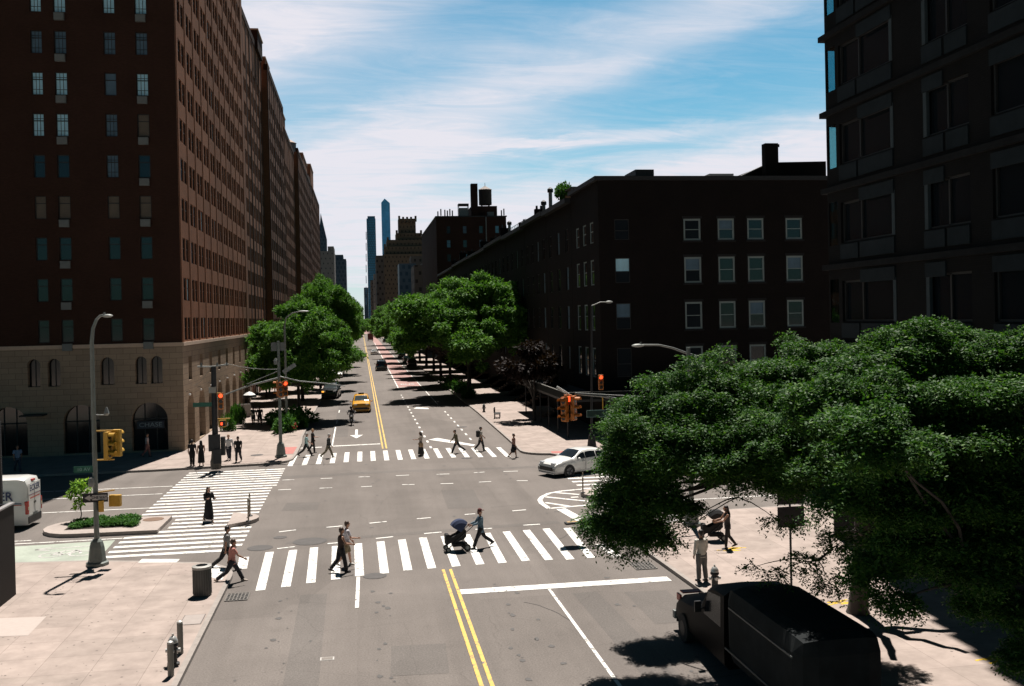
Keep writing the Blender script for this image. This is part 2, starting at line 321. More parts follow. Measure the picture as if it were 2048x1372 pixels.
KH = 0.14
sw = [(LX, -40), (LX, 38.3)] + arc(-7.6, 38.9, 2.6, 0, 82, 8)[0:] + [(-8.4, 41.95), (-11.2, 42.75), (-14, 43.1), (-60, 43.6), (-60, -40)]
raised('sidewalk', sw, KH, WALK)
nw = [(-60, 68.3), (-13.6, 68.4), (-8.2, 69.0)] + arc(-7.0, 71.3, 2.2, -90, -10, 6) + [(-4.72, 73.5), (-4.72, 79.6), (LX+.1, 84), (LX+.1, 1500), (-20, 1500), (-20, 80), (-60, 80)]
raised('sidewalk', nw, KH, WALK)
ne = [(70, 69.0), (17.6, 69.2), (14.2, 67.1), (13.2, 67.3)] + arc(13.3, 70.2, 2.2, -100, -178, 6) + [(11.25, 76), (11.55, 100), (11.6, 130), (11.6, 1500), (21, 1500), (21, 82), (70, 82)]
raised('sidewalk', ne, KH, WALK)
se = [(RX+.1, -40), (11.4, 33), (11.2, 38.4), (11.2, 40.3)] + arc(13.5, 41.2, 2.3, 180, 100, 6) + [(17.3, 46.1), (70, 48.2), (70, -40)]
raised('sidewalk', se, KH, WALK)
g = MB()                                                      # fresh slabs in the near left pavement
for q in ([(-12.5, 34.95), (-10.45, 34.75), (-10.4, 32.75), (-12.5, 33.0)], ): g.sheet(q, KH+.004)
g.build('fresh_pavement_slab', SLAB, **S)
g = MB(); g.sheet([(-6.1, 73.4), (-5.0, 73.5), (-4.95, 77.5), (-6.05, 77.5)], KH+.004); g.sheet([(13.0, 68.0), (14.2, 67.8), (14.3, 68.9), (13.1, 69.0)], KH+.004)
g.build('kerb_ramp_pad', mat('ramp_pad_red', (0.42, 0.16, 0.14), 0.9, var=.15), **S)
g = MB()                                                      # chewing gum and drips trodden into the pavements
for k in range(420):
    x, y = (rnd.uniform(-12, -5.4), rnd.uniform(25, 42)) if k < 260 else (rnd.uniform(11.7, 17.5), rnd.uniform(25, 43)) if k < 340 else (rnd.uniform(-12, -6), rnd.uniform(70, 100))
    r = rnd.uniform(.018, .045)*(1 if k < 340 else 1.6); g.sheet([(x+r*math.cos(a)*rnd.uniform(.7, 1.2), y+r*math.sin(a)*rnd.uniform(.7, 1.2)) for a in (0, 1, 2, 3.1, 4.2, 5.2)], KH+.003)
g.build('gum_spots', mat('gum_grey', (.17, .14, .125), .9), kind='stuff')
# asphalt patches, seams and cracks
g = MB(); Z1 = 0.004
def wob(pts, a=0.12): return [(p[0]+rnd.uniform(-a, a), p[1]+rnd.uniform(-a, a)) for p in pts]
g.sheet(wob([(-3.4, 44.9), (9, 46.2), (9, 45.6), (-3.4, 44.3)], .05), Z1)
g.sheet(wob([(-2.2, 12), (-1.2, 12), (-1.4, 36), (-2.3, 36)], .05), Z1); g.sheet(wob([(7.4, 20), (8.4, 20), (8.0, 34), (7.1, 34)], .05), Z1)
g.sheet(wob([(-10, 62.5), (2, 63.4), (11, 62.6), (11, 63.4), (2, 64.3), (-10, 63.6)], .05), Z1)
g.sheet([(5.9, 120), (8.3, 119.7), (8.2, 131), (5.8, 131)], Z1)
g.sheet(wob([(-2.6, 84), (-1.2, 84), (-1.0, 140), (-2.4, 140)], .05), Z1)
g.sheet([(0.6, 27.2), (2.2, 27.1), (2.3, 29.6), (.7, 29.7)], Z1); g.sheet([(4.2, 50.5), (6.0, 50.3), (6.1, 55.8), (4.3, 56)], Z1); g.sheet([(-4.2, 52.2), (-2.4, 52), (-2.3, 54.2), (-4.1, 54.4)], Z1); g.sheet([(8.9, 30), (10.4, 30), (10.4, 33.6), (8.9, 33.7)], Z1)
g.build('asphalt_patch', ASPH2, **S)
g = MB()                                                      # oil drips and tar spots down the middle of the lanes
for k in range(150):
    x = rnd.choice([-2.6, 0.6, 4.8, 8.7])+rnd.gauss(0, .35); y = rnd.uniform(24, 36) if k < 70 else rnd.uniform(76, 130) if k < 110 else rnd.uniform(44, 68); r = rnd.uniform(.03, .12)
    g.sheet([(x+r*math.cos(a)*rnd.uniform(.5, 1.2), y+r*1.5*math.sin(a)*rnd.uniform(.5, 1.2)) for a in (0, .8, 1.6, 2.5, 3.3, 4.1, 5, 5.7)], 0.0085)
g.build('oil_spots', mat('oil_dark', (.075, .068, .064), .7, var=.2, scale=6), kind='stuff')
g = MB()
for k in range(9):
    x, y = rnd.uniform(-4.5, 10.5), rnd.uniform(24, 70); a = rnd.choice([0, 0, math.pi/2])+rnd.uniform(-.3, .3); p = (x, y); n = rnd.randint(5, 12)
    for i in range(n):
        a += rnd.uniform(-.35, .35); q = (p[0]+math.cos(a)*.35, p[1]+math.sin(a)*.35); w = .012
        g.sheet([(p[0]-w*math.sin(a), p[1]+w*math.cos(a)), (p[0]+w*math.sin(a), p[1]-w*math.cos(a)), (q[0]+w*math.sin(a), q[1]-w*math.cos(a)), (q[0]-w*math.sin(a), q[1]+w*math.cos(a))], 0.008); p = q
g.build('asphalt_cracks', mat('crack_tar', (0.05, 0.047, 0.045), .8), **S)
Z = 0.012
def line(g, a, b, w, z=Z):
    a, b = Vector(a), Vector(b); d = (b-a).normalized(); q = Vector((-d.y, d.x))*w/2
    g.sheet([a-q, b-q, b+q, a+q], z)
# near crosswalk
g = MB()
bt = [(-3.95,36.88),(-3.07,37.15),(-2.19,37.5),(-1.29,37.78),(-.4,38.09),(.54,38.23),(1.44,38.48),(2.37,38.56),(3.33,38.64),(4.28,38.73),(5.17,38.76),(6.12,38.85),(7.04,38.79),(7.88,38.67)]
tp = [(-4.15,42.95),(-3.19,43.08),(-2.33,43.33),(-1.41,43.39),(-.47,43.63),(.5,43.78),(1.43,43.94),(2.36,44.11),(3.32,44.17),(4.31,44.23),(5.24,44.31),(6.14,44.4),(7.07,44.48),(8.0,44.56)]
for (a, b), (c, d) in zip(bt, tp): g.sheet([(a, b), (a+.34, b+.04), (c+.34, d+.04), (c, d)], Z)
g.sheet([(8.75, 38.75), (9.08, 38.75), (9.28, 44.5), (8.95, 44.45)], Z); g.sheet([(9.75, 38.6), (10.15, 38.6), (10.0, 41), (9.6, 41)], Z)
g.sheet([(-5.0, 40.3), (-4.62, 40.3), (-4.75, 42.3), (-5.15, 42.3)], Z)
g.build('crosswalk_marking', PAINT, **S)
# far crosswalk
g = MB()
for k in range(17):
    x = -5.03+.925*k
    if x > 10.6: break
    y0 = 68.2+.75*min(1, (x+5)/4) - max(0, x-6)*.22; g.sheet([(x, y0), (x+.34, y0), (x+.36, y0+5.15), (x+.02, y0+5.15)], Z)
g.build('crosswalk_marking', PAINT, **S)
# crosswalk over the avenue, left
g = MB(); y = 43.55
while y < 67.6:
    xl, xr = -11.1 + (.25 if y < 48 else -.1), -5.3 - (.6 if y < 44 else 0) + (.2 if y > 60 else 0)
    if 48.4 < y < 51.6: xl, xr = -9.25, -6.55
    g.sheet([(xl, y-.03), (xr, y), (xr, y+.40), (xl, y+.37)], Z); y += .93
g.build('crosswalk_marking', PAINT, **S)
g = MB(); g.sheet([(-9.05, 41.8), (-7.5, 41.45), (-7.45, 42.0), (-9.0, 42.4)], KH+.006); g.sheet([(-6.35, 39.4), (-5.3, 38.2), (-5.25, 39.6), (-5.9, 40.7)], KH+.006)
g.build('kerb_ramp_pad', PAINT, **S)
# crosswalk over the avenue, right
g = MB(); y = 44.5
while y < 60:
    if not 48.2 < y < 53.6: g.sheet([(12.0, y), (15.3, y), (15.3, y+.42), (12.0, y+.42)], Z)
    y += 1.2
g.build('crosswalk_marking', PAINT, **S)
# dashes across the junction
g = MB()
for a, b in [((-4.89,58.75),(-4.15,58.72)),((-2.53,58.64),(-1.81,58.61)),((-.14,58.46),(.47,58.49)),((2.22,58.54),(2.94,58.4)),((4.45,58.22),(5.19,58.15)),((6.71,58.16),(7.43,58.17)),((8.93,58.04),(9.57,57.85)),
    ((-3.91,46.98),(-3.16,47.24)),((-1.77,47.45),(-1.04,47.57)),((.23,47.88),(1.05,48.07)),((2.51,48.33),(3.19,48.45)),((4.88,48.77),(5.41,48.84)),((7.3,49.04),(8.01,49.17)),
    ((-3.72,43.52),(-2.99,43.72)),((-1.61,43.96),(-.9,44.05)),((.48,44.45),(1.25,44.63)),((2.64,44.92),(3.44,45.04)),((5.0,45.22),(5.77,45.26)),((7.27,45.56),(8.07,45.58)),
    ((-.3,62.16),(.38,62.07)),((1.99,62.01),(2.8,62.03)),((4.49,61.79),(5.28,61.77)),((6.82,61.74),(7.5,61.86)),((8.68,61.72),(9.58,61.62)),((-2.6,62.2),(-1.9,62.2)),((-4.9,62.3),(-4.2,62.3))]: line(g, a, b, .15)
g.build('lane_dashes', PAINT, **S)
# stop lines, lane lines
g = MB()
g.sheet([(3.3, 34.72), (10.95, 34.72), (10.95, 35.33), (3.3, 35.33)], Z)
g.sheet([(-2.6, 77.75), (1.35, 78.05), (1.35, 78.5), (-2.6, 78.2)], Z); g.sheet([(-4.7, 77.4), (-3.1, 77.5), (-3.1, 77.9), (-4.7, 77.8)], Z)
g.build('stop_line', PAINT, **S)
g = MB(); line(g, (6.42, 34.7), (6.62, 5), .11); line(g, (-.32, 33.9), (-.28, 38.0), .13); line(g, (5.12, 136.4), (5.9, 420), .16, ); line(g, (-2.35, 78.3), (-2.4, 92), .12)
line(g, (8.45, 112), (8.6, 300), .12)
for k in range(16): line(g, (5.05-.01*k*.3, 74.4+3.5*k), (5.05-.01*k*.3, 75.6+3.5*k), .17)
for k in range(8): line(g, (8.5, 78.4+3.4*k), (8.52, 79.7+3.4*k), .15)
for y in (95, 106, 118): line(g, (-2.4, y), (-2.4, y+3), .11)
for a, b in [((-16.6,54.96),(-11.2,54.87)),((-40,59.1),(-11.4,59.3)),((-40, 62.3), (-11.3, 61.9)), ((-40,47.3),(-10.9,47.4)), ((-16.6, 48.0), (-15, 48.0))]: line(g, a, b, .14)
line(g, (16.2, 49.6), (60, 49.6), .14); line(g, (16.2, 58), (60, 58), .14)
g.sheet([(9.5, 48.9), (10.0, 49.0), (10.45, 45.6), (9.9, 45.6)], Z)
g.build('lane_lines', PAINT, **S)
g = MB()
for dx in (0, .28):
    line(g, (2.93+dx, 5), (2.95+dx, 38.3), .115, .016); line(g, (1.48+dx, 75.3), (1.62+dx, 300), .115); line(g, (1.62+dx, 300), (1.9+dx, 700), .12)
g.build('centre_line', YEL, **S)
# bus lane, turn arrows, letters
g = MB(); g.sheet([(5.25, 137), (8.4, 137), (8.5, 700), (5.9, 700)], 0.006); g.sheet([(9, 700), (3, 700), (3, 1400), (9, 1400)], 0.006); g.build('bus_lane', REDL, **S)
def arrow(g, x, y, s=1.0, turn=0):
    g.sheet([(x-.12*s, y), (x+.12*s, y), (x+.12*s, y+2.4*s), (x-.12*s, y+2.4*s)], Z)
    if turn: g.sheet([(x+turn*.12*s, y+1.6*s), (x+turn*.8*s, y+1.6*s), (x+turn*.8*s, y+2.0*s), (x+turn*.12*s, y+2.0*s)], Z); g.sheet([(x+turn*.8*s, y+1.1*s), (x+turn*1.5*s, y+1.8*s), (x+turn*.8*s, y+2.5*s)], Z)
    else: g.sheet([(x-.5*s, y+2.4*s), (x+.5*s, y+2.4*s), (x, y+4*s)], Z)
g = MB()
g.sheet([(-.62, 84.6), (-.40, 84.6), (-.40, 89.2), (-.62, 89.2)], Z); g.sheet([(-1.05, 84.9), (.05, 84.9), (-.5, 82.6)], Z)
g.sheet([(5.2, 79.7), (8.2, 74.6), (8.5, 75.3), (6.0, 80.6)], Z); g.sheet([(5.5, 107.8), (7.1, 106.6), (7.1, 108.2), (5.9, 109.4)], Z)
g.build('turn_arrows', PAINT, **S)
g = MB(); g.sheet([(-17.5, 43.35), (-14, 43.3), (-10.95, 43.1), (-11.15, 47.1), (-14, 46.9), (-40, 46.7), (-40, 43.8)], 0.006); g.build('bike_lane', GRNL, **S)
g = MB()                                                      # worn bicycle symbol and arrow in the green lane
for cx in (-13.2, -12.0): 
    pts = arc(cx, 44.7, .45, 0, 360, 14)
    for a, b in zip(pts, pts[1:]): line(g, a, b, .1)
for a, b in [((-13.2,44.7),(-12.8,45.4)),((-12.8,45.4),(-12.2,45.35)),((-12.2,45.35),(-12,44.7)),((-13.2,44.7),(-12.6,44.75)),((-12.6,44.75),(-12.3,45.5)),((-14.2,45.9),(-11.6,46.2)),((-14.2,45.9),(-13.6,46.3)),((-14.2,45.9),(-13.5,45.6))]: line(g, a, b, .12)
g.build('bike_symbol', WORN, **S)
# hatched gore by the right island
g = MB(); out = [(9.2, 49.2), (9.08, 50.6), (9.15, 51.6), (9.45, 52.5), (10.0, 53.4), (10.8, 53.9), (12.1, 54.2)]
for a, b in zip(out, out[1:]): line(g, a, b, .26)
for a, b in [((9.15, 49.2), (12.5, 49.75)), ((9.6, 52.4), (11.7, 50.4)), ((9.3, 50.8), (10.3, 49.5)), ((10.4, 53.5), (11.5, 52.6)), ((10.9, 51.9), (11.3, 51.9))]: line(g, a, b, .24)
g.build('gore_marking', PAINT, **S)
g = MB()
for k in range(5):
    pts = arc(10.6+.5*k, 46.9+.12*(k % 2), .28, 0, 360, 10)
    for a, b in zip(pts, pts[1:]): line(g, a, b, .07)
g.build('bike_symbol', WORN, **S)
t = text('bus_lane_lettering', 'ONLY', 1.7, WORN, None, (6.75, 141.2, Z), (0, 0, 0), 0.0, 0.03, 1.15); t.scale = (.62, 2.0, 1); t['kind'] = 'structure'
t = text('bus_lane_lettering', 'BUS', 1.7, WORN, None, (6.75, 148.5, Z), (0, 0, 0), 0.0, 0.03, 1.15); t.scale = (.72, 2.0, 1); t['kind'] = 'structure'
g = MB()                                                      # yellow spray marks left by utility crews on the right pavement
for x0, y0 in ((15.0, 30.4), (14.3, 38.3), (16.5, 24.4)):
    for k in range(6): a = rnd.uniform(-.5, .5); p = (x0+rnd.uniform(-.4, .4), y0+rnd.uniform(-.3, .3)); line(g, p, (p[0]+.6*math.cos(a), p[1]+.6*math.sin(a)), .08, KH+.005)
g.build('spray_marks', mat('spray_yellow', (.7, .45, .03), .8), **S)
# ---------------------------------------------------------------- islands
GREENL = [(0.05, 0.16, 0.035), (0.09, 0.22, 0.05)]
isl = [(-9.5, 48.05), (-9.45, 51.45)] + [(-13.2, 51.75)] + arc(-13.2, 49.95, 1.8, 90, 270, 9)[1:] 
bed = [(-10.78, 49.1), (-10.78, 51.15), (-13.9, 51.3), (-13.9, 49.1)]
def island(name, poly, hole, label):
    q = MB(); q.prism(poly, -.02, .18); o = q.build(name, mat('island_concrete', (.36, .305, .275), .9, var=.14, scale=5, var2=.1, scale2=.6)); o['kind'] = 'structure'; return o
island('traffic_island', isl, bed, '')
q = MB(); q.sheet(bed, .186); q.build('planting_soil', mat('soil', (.035, .025, .018), .95, var=.3, scale=10), **S)
island('traffic_island', [(-6.4, 48.4), (-6.5, 51.5)] + arc(-6.3, 50.0, 1.2, 75, -60, 7), None, '')
island('traffic_island', [(16, 50.6), (16, 53.7)] + arc(12.7, 52.1, 1.2, 100, 260, 7), None, '')
# ---------------------------------------------------------------- buildings
BRK = brickmat('red_brown_brick_shade_tone', (0.052, 0.0225, 0.015), (0.038, 0.0165, 0.011), (0.034, 0.022, 0.017), var=0.22, scalen=0.25)  # darkened copy: shade of the west face put into the brick colour
BRK2 = brickmat('brown_brick_sun_tone', (0.30, 0.122, 0.062), (0.21, 0.088, 0.046), (0.18, 0.10, 0.066), var=0.28, scalen=0.12)  # brightened copy: sunlight on the south fronts put into the brick colour
BRKD = brickmat('near_black_brick', (0.014, 0.010, 0.0095), (0.0105, 0.008, 0.0075), (0.0095, 0.0085, 0.008), var=0.25, scalen=0.4)  # one even near-black brick tone
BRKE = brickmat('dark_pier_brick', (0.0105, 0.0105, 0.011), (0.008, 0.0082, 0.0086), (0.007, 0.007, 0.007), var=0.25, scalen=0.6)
BRK3 = brickmat('darker_brown_brick', (0.22, 0.092, 0.05), (0.15, 0.064, 0.036), (0.14, 0.08, 0.055), var=0.28, scalen=0.12)
LIME = brickmat('limestone_blocks', (0.33, 0.25, 0.18), (0.285, 0.215, 0.157), (0.17, 0.125, 0.092), 0.95, 0.42, 0.9, msize=0.014, var=0.16, scalen=0.5)
STONE = mat('pale_stone_trim', (0.50, 0.37, 0.28), 0.85, var=0.12, scale=3)
GLW = mat('window_glass_dark', (0.012, 0.017, 0.022), 0.08, spec=0.6)
GLB = mat('window_glass_blue', (0.10, 0.24, 0.36), 0.12, spec=0.8, var=0.2, scale=0.9)
BLIND_SKY = mat('blind_sky_reflection_pale', (0.42, 0.72, 0.86), 0.7, var=0.18, scale=1.3)  # pale blue paints in sky mirrored by the panes; also one real blind
BLIND_SKY_GREY = mat('blind_sky_reflection_grey', (0.085, 0.15, 0.205), 0.7, var=0.25, scale=1.1)  # greyer tone painting in fainter mirrored sky; also drawn blinds
BLNT = mat('window_blind_tan', (0.12, 0.095, 0.07), 0.7, var=0.25, scale=1.1)
FRM = mat('window_frame_dark', (0.02, 0.02, 0.02), 0.6)
FRMW = mat('window_frame_white', (0.22, 0.27, 0.27), 0.6)
ACM = mat('air_conditioner_grey', (0.14, 0.15, 0.145), 0.6, var=.1)
GLX = 0
GLWD = mat('window_glass_shaded', (.008, .011, .014), .15, spec=.12)
ROOF = mat('roof_tar', (0.04, 0.04, 0.042), 0.9, var=.2, scale=1)
INT = mat('dark_interior', (0.01, 0.01, 0.012), 0.9)
def facade(mb, o, u, W_, z0_, z1, ops, depth=0.25, n=None, rm=None):
    """wall sheet from o along u with real openings whose reveals go back `depth` along -n"""
    o = Vector(o); u = Vector(u); n = Vector(n); zs = Vector((0, 0, 1)); flip = u.cross(zs).dot(n) < 0
    us = sorted({0, W_} | {v for a in ops for v in a[:2] if 0 < v < W_}); vs = sorted({z0_, z1} | {v for a in ops for v in a[2:4] if z0_ < v < z1})
    def add(p): mb.face(list(reversed(p)) if flip else p)
    P = lambda a, z, d=0: o + u*a + zs*z - n*d
    grid = {}
    for a in ops:
        ia = [i for i in range(len(us)-1) if us[i] >= a[0]-1e-6 and us[i+1] <= a[1]+1e-6]; ja = [j for j in range(len(vs)-1) if vs[j] >= a[2]-1e-6 and vs[j+1] <= a[3]+1e-6]
        for i in ia:
            for j in ja: grid[(i, j)] = 1
    for i in range(len(us)-1):
        j = 0
        while j < len(vs)-1:
            if (i, j) in grid: j += 1; continue
            k = j
            while k < len(vs)-1 and (i, k) not in grid: k += 1
            add([P(us[i], vs[j]), P(us[i+1], vs[j]), P(us[i+1], vs[k]), P(us[i], vs[k])]); j = k
    for a in ops:
        a0, a1, b0, b1 = a[:4]; dd = a[4] if len(a) > 4 else depth; P = lambda a_, z, d=0: o + u*a_ + zs*z - n*(d and dd)
        add([P(a0, b0, depth), P(a0, b0), P(a0, b1), P(a0, b1, depth)][::1]); add([P(a1, b0), P(a1, b0, depth), P(a1, b1, depth), P(a1, b1)])
        add([P(a0, b0, depth), P(a1, b0, depth), P(a1, b0), P(a0, b0)]); add([P(a0, b1), P(a1, b1), P(a1, b1, depth), P(a0, b1, depth)])
_win = {}
def winmesh(w, h, glass, frame, split=0.55, mun=0, t=0.06, with_pane=True, low=None):
    """double-hung sash in the local x-z plane facing -y, origin at its lower left corner"""
    k = (round(w, 2), round(h, 2), glass.name, frame.name, split, mun, t, with_pane, low.name if low else '')
    if k in _win: return _win[k]
    q = MB(); q.box((0, -.05, 0), (t, .02, h)); q.box((w-t, -.05, 0), (w, .02, h)); q.box((t, -.05, 0), (w-t, .02, t)); q.box((t, -.05, h-t), (w-t, .02, h))
    if split: q.box((t, -.045, h*split-.03), (w-t, .015, h*split+.03))
    for i in range(mun):
        x = t + (w-2*t)*(i+1)/(mun+1); q.box((x-.015, -.03, t), (x+.015, .0, h-t))
        for z in (h*.25, h*.78): q.box((t, -.028, z-.015), (w-t, .002, z+.015))
    p = q if with_pane else MB(); p.cur = 1 if with_pane else 0
    p.box((t*.7, .005, t*.7), (w-t*.7, .012, h-t*.7))
    if low:
        p.cur = 2 if with_pane else 1; p.box((t*.7, -.012, t*.7), (w-t*.7, .002, h*split))
    if with_pane: _win[k] = (q.mesh('window', [frame, glass] + ([low] if low else [])), None)
    else: _win[k] = (q.mesh('window', frame), p.mesh('pane', [glass] + ([low] if low else [])))
    return _win[k]
def place_window(parent, pos, rz, w, h, glass, frame, sub=False, **k):
    a, b = winmesh(w, h, glass, frame, with_pane=not sub, **k)
    o = link('window', a, parent, pos, rz)
    if b: link('pane', b, o)
    return o
def stuffwins(parent, items):
    """everything past the hundred largest windows of one building"""
    q = MB()
    for pos, rz, w, h, gi in items:
        rot = Matrix.Rotation(rz, 3, 'Z'); P = Vector(pos)
        q.cur = 0
        for a, b in (((0,-.05,0),(.06,.02,h)),((w-.06,-.05,0),(w,.02,h)),((.06,-.05,h*.55-.03),(w-.06,.02,h*.55+.03))): q.box(a, b, rot, P)
        q.cur = 1+gi; q.box((.04, .005, .02), (w-.04, .012, h-.02), rot, P)
    if items: q.build('windows', [FRM, GLW, GLB, BLIND_SKY], parent, kind='stuff')
def archfill(q, o, u, n, a0, a1, z0_, z1, depth, seg=10):
    """spandrels that turn the square head of an opening into a round arch"""
    o, u, n, zs = Vector(o), Vector(u), Vector(n), Vector((0, 0, 1)); r = (a1-a0)/2; c = (a0+a1)/2; rz_ = min(r, z1-z0_)
    for s in (-1, 1):
        pts = [(c + s*r*math.cos(math.pi/2*i/seg), z1-rz_ + rz_*math.sin(math.pi/2*i/seg)) for i in range(seg+1)]
        cor = (c+s*r, z1)
        for (x0, y0), (x1, y1) in zip(pts, pts[1:]):
            f = [o+u*cor[0]+zs*cor[1], o+u*x0+zs*y0, o+u*x1+zs*y1]; f = [p - n*.003 for p in f]
            q.face(f if (f[1]-f[0]).cross(f[2]-f[0]).dot(n) > 0 else f[::-1])
            b = [o+u*x0+zs*y0, o+u*x1+zs*y1]; q.face([b[0], b[1], b[1]-n*depth, b[0]-n*depth])

# -- big brick apartment house on the left corner
AX, AY, AE = -13.26, 77.9, 124.0
A = thing('apartment_building', 'tall red brick corner apartment house with pale arched stone base at the left', 'building', (AX, AY, 0), group='brick apartment houses along the left side')
Xl = -62-AX; FT = 62.0; ZB = 8.05
base_ops_w = [(-17.04-AX, -14.45-AX, .25, 3.85), (-21.9-AX, -19.3-AX, .25, 3.85), (-27-AX, -24.4-AX, .25, 3.85), (-32-AX, -29.4-AX, .25, 3.85),
    (-16.7-AX, -15.87-AX, 5.27, 7.33), (-15.6-AX, -14.75-AX, 5.27, 7.33), (-19.2-AX, -18.2-AX, 5.27, 7.33), (-22.9-AX, -22.0-AX, 5.27, 7.33), (-24.3-AX, -23.4-AX, 5.27, 7.33)]
base_ops_s = []
for i in range(8):
    y = 1.6+5.45*i; base_ops_s += [(y, y+3.3, .2, 4.35), (y+.9, y+2.5, 5.3, 7.15)]
q = MB(); facade(q, (Xl, 0, 0), (1, 0, 0), -Xl, 0, ZB, [(a-Xl, b-Xl, c, d) for a, b, c, d in base_ops_w], .5, (0, -1, 0)); facade(q, (0, 0, 0), (0, 1, 0), AE-AY, 0, ZB, base_ops_s, .7, (1, 0, 0))
for a, b, c, d in base_ops_w: archfill(q, (0, 0, 0), (1, 0, 0), (0, -1, 0), a, b, c, d, .5)
for a, b, c, d in base_ops_s:
    if d < 5: archfill(q, (0, 0, 0), (0, 1, 0), (1, 0, 0), a, b, c, d, .7)
q.build('stone_base', LIME, A)
q = MB()
cw = [(-23.5, -22.7), (-21.86, -21.0), (-18.38, -17.53), (-16.11, -15.25), (-27.6, -26.8), (-30, -29.2)]
rows = [10.2+3.055*k for k in range(17)]                      # heads of the window rows
ops_w = [(a-AX-Xl, b-AX-Xl, z-1.7, z) for a, b in cw for z in rows if not (a < -26 and z < 14)]
pairs = []
y = 1.2
while y < 44.5:
    pairs += [(y, y+1.2), (y+1.5, y+2.7)]; y += 3.95
ops_s = [(a, b, z-1.75, z) for a, b in pairs for z in rows]
facade(q, (Xl, 0, 0), (1, 0, 0), -Xl, ZB, FT, ops_w, .22, (0, -1, 0)); qs = MB(); facade(qs, (0, 0, 0), (0, 1, 0), AE-AY, ZB, FT, ops_s, .16, (1, 0, 0)); qs.build('sunlit_street_front', BRK2, A)  # south wall split off to take the sun-brightened copy of the brick
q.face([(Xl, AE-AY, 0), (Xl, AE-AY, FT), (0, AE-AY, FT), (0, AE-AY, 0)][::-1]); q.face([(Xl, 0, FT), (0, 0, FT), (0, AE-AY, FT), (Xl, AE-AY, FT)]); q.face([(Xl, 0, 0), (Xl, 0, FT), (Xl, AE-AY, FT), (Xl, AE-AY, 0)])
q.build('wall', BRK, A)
q = MB(); q.box((.002, -.13, 8.05), (.13, AE-AY, 8.32)); q.box((Xl, -.13, 8.05), (0, -.003, 8.32)); q.build('cornice', STONE, A)
q = MB()                                                      # shallow brick piers between the bays, and sills
for k in range(12): y = .25+3.95*k; q.box((.002, y, 8.33), (.05, y+.38, FT))
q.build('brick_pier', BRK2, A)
style = {}                                                    # (column, row): how each window on the shaded face looks
for ci in range(4):
    for ri in range(17): style[(ci, ri)] = ('d', )
for ci, ri, s in [(0,8,'b'),(1,8,'b'),(2,8,'b'),(3,8,'b'),(0,7,'g'),(1,7,'g'),(2,7,'g'),(3,7,'g'),(0,6,'b'),(1,6,'b'),(2,6,'h'),(3,6,'b'),(0,5,'b'),(1,5,'b'),(2,5,'g'),(3,5,'t'),(2,4,'g'),(0,3,'t'),(1,3,'t'),(2,3,'t'),(3,3,'t'),(0,9,'b'),(2,9,'g')]: style[(ci, ri)] = s
lab = {'b': 'pale blue window with painted sky reflection', 'g': 'dim grey blue window', 't': 'window with tan blind'}
nwin = 0
for ci, (a, b) in enumerate(cw[:4]):
    for ri, z in enumerate(rows[:10]):
        s = style[(ci, ri)]; gl = {'b': BLIND_SKY, 'g': BLIND_SKY_GREY, 't': BLNT, 'h': BLIND_SKY_GREY}.get(s[0], GLW)
        o = place_window(A, (a-AX, .2, z-1.7), 0, b-a, 1.7, gl, FRM, sub=True, split=.68, mun=2 if s[0] in 'bg' else 0); nwin += 1
        if s[0] in lab: o['label'] = lab[s[0]]
for a, b in [(cw[1], r) for r in (9, 8, 7, 6, 5, 3, 2, 1, 0)] + [(cw[3], r) for r in (9, 8, 6, 5, 4, 3, 1, 0)]:
    q = MB(); q.box((a[0]-AX+.08, -.22, rows[b]-2.32), (a[1]-AX-.08, -.003, rows[b]-1.78)); q.box((a[0]-AX+.14, -.235, rows[b]-2.26), (a[1]-AX-.14, -.222, rows[b]-1.84)); q.build('air_conditioner', ACM, A)
rest = []
for ci, (a, b) in enumerate(cw):
    for ri, z in enumerate(rows):
        if (ci < 4 and ri < 10) or (a < -26 and z < 14): continue
        rest.append(((a-AX, .2, z-1.7), 0, b-a, 1.7, 0))
for pi, (a, b) in enumerate(pairs):
    for ri, z in enumerate(rows):
        v = rnd.random(); gi = 2 if v < .05 else 1 if v < .11 else 0
        pos = (-.14, a, z-1.75)
        if pi < 4 and ri < 14: place_window(A, pos, math.pi/2, b-a, 1.75, (GLW, GLB, BLIND_SKY)[gi], FRM); nwin += 1
        else: rest.append((pos, math.pi/2, b-a, 1.75, gi))
stuffwins(A, rest)
DK = mat('shop_glass_dark', (0.008, 0.01, 0.012), 0.1, spec=.6)
for a, b, c, d in base_ops_w:
    q = MB(); q.box((a, .49, c), (b, .5, d)); q.cur = 1
    if d < 5:
        for x in (a+(b-a)/3, a+(b-a)*2/3): q.box((x-.04, .44, c), (x+.04, .488, d))
        q.box((a, .44, 2.55), (b, .488, 2.65))
    else: q.box(((a+b)/2-.03, .44, c), ((a+b)/2+.03, .488, d))
    q.build('arched_window', [DK, FRM], A)
for a, b, c, d in base_ops_s:
    q = MB(); q.box((-.7, a, c), (-.69, b, d)); q.cur = 1; q.box((-.69, (a+b)/2-.05, c), (-.64, (a+b)/2+.05, d)); q.box((-.688, a, (c+d)/2-.04), (-.65, b, (c+d)/2+.04)); q.build('arched_window' if d < 5 else 'window', [DK, FRM], A)
q = MB(); q.box((-16.7-AX, .10, 1.9), (-14.75-AX, .42, 2.45)); sg = q.build('shop_sign', mat('sign_navy', (.012, .016, .03), .5), A)
text('lettering', 'CHASE', .46, mat('sign_letters', (.2, .25, .27), .5), sg, (-15.72-AX, .095, 2.17), (math.pi/2, 0, 0), .004, .0, 1.2)
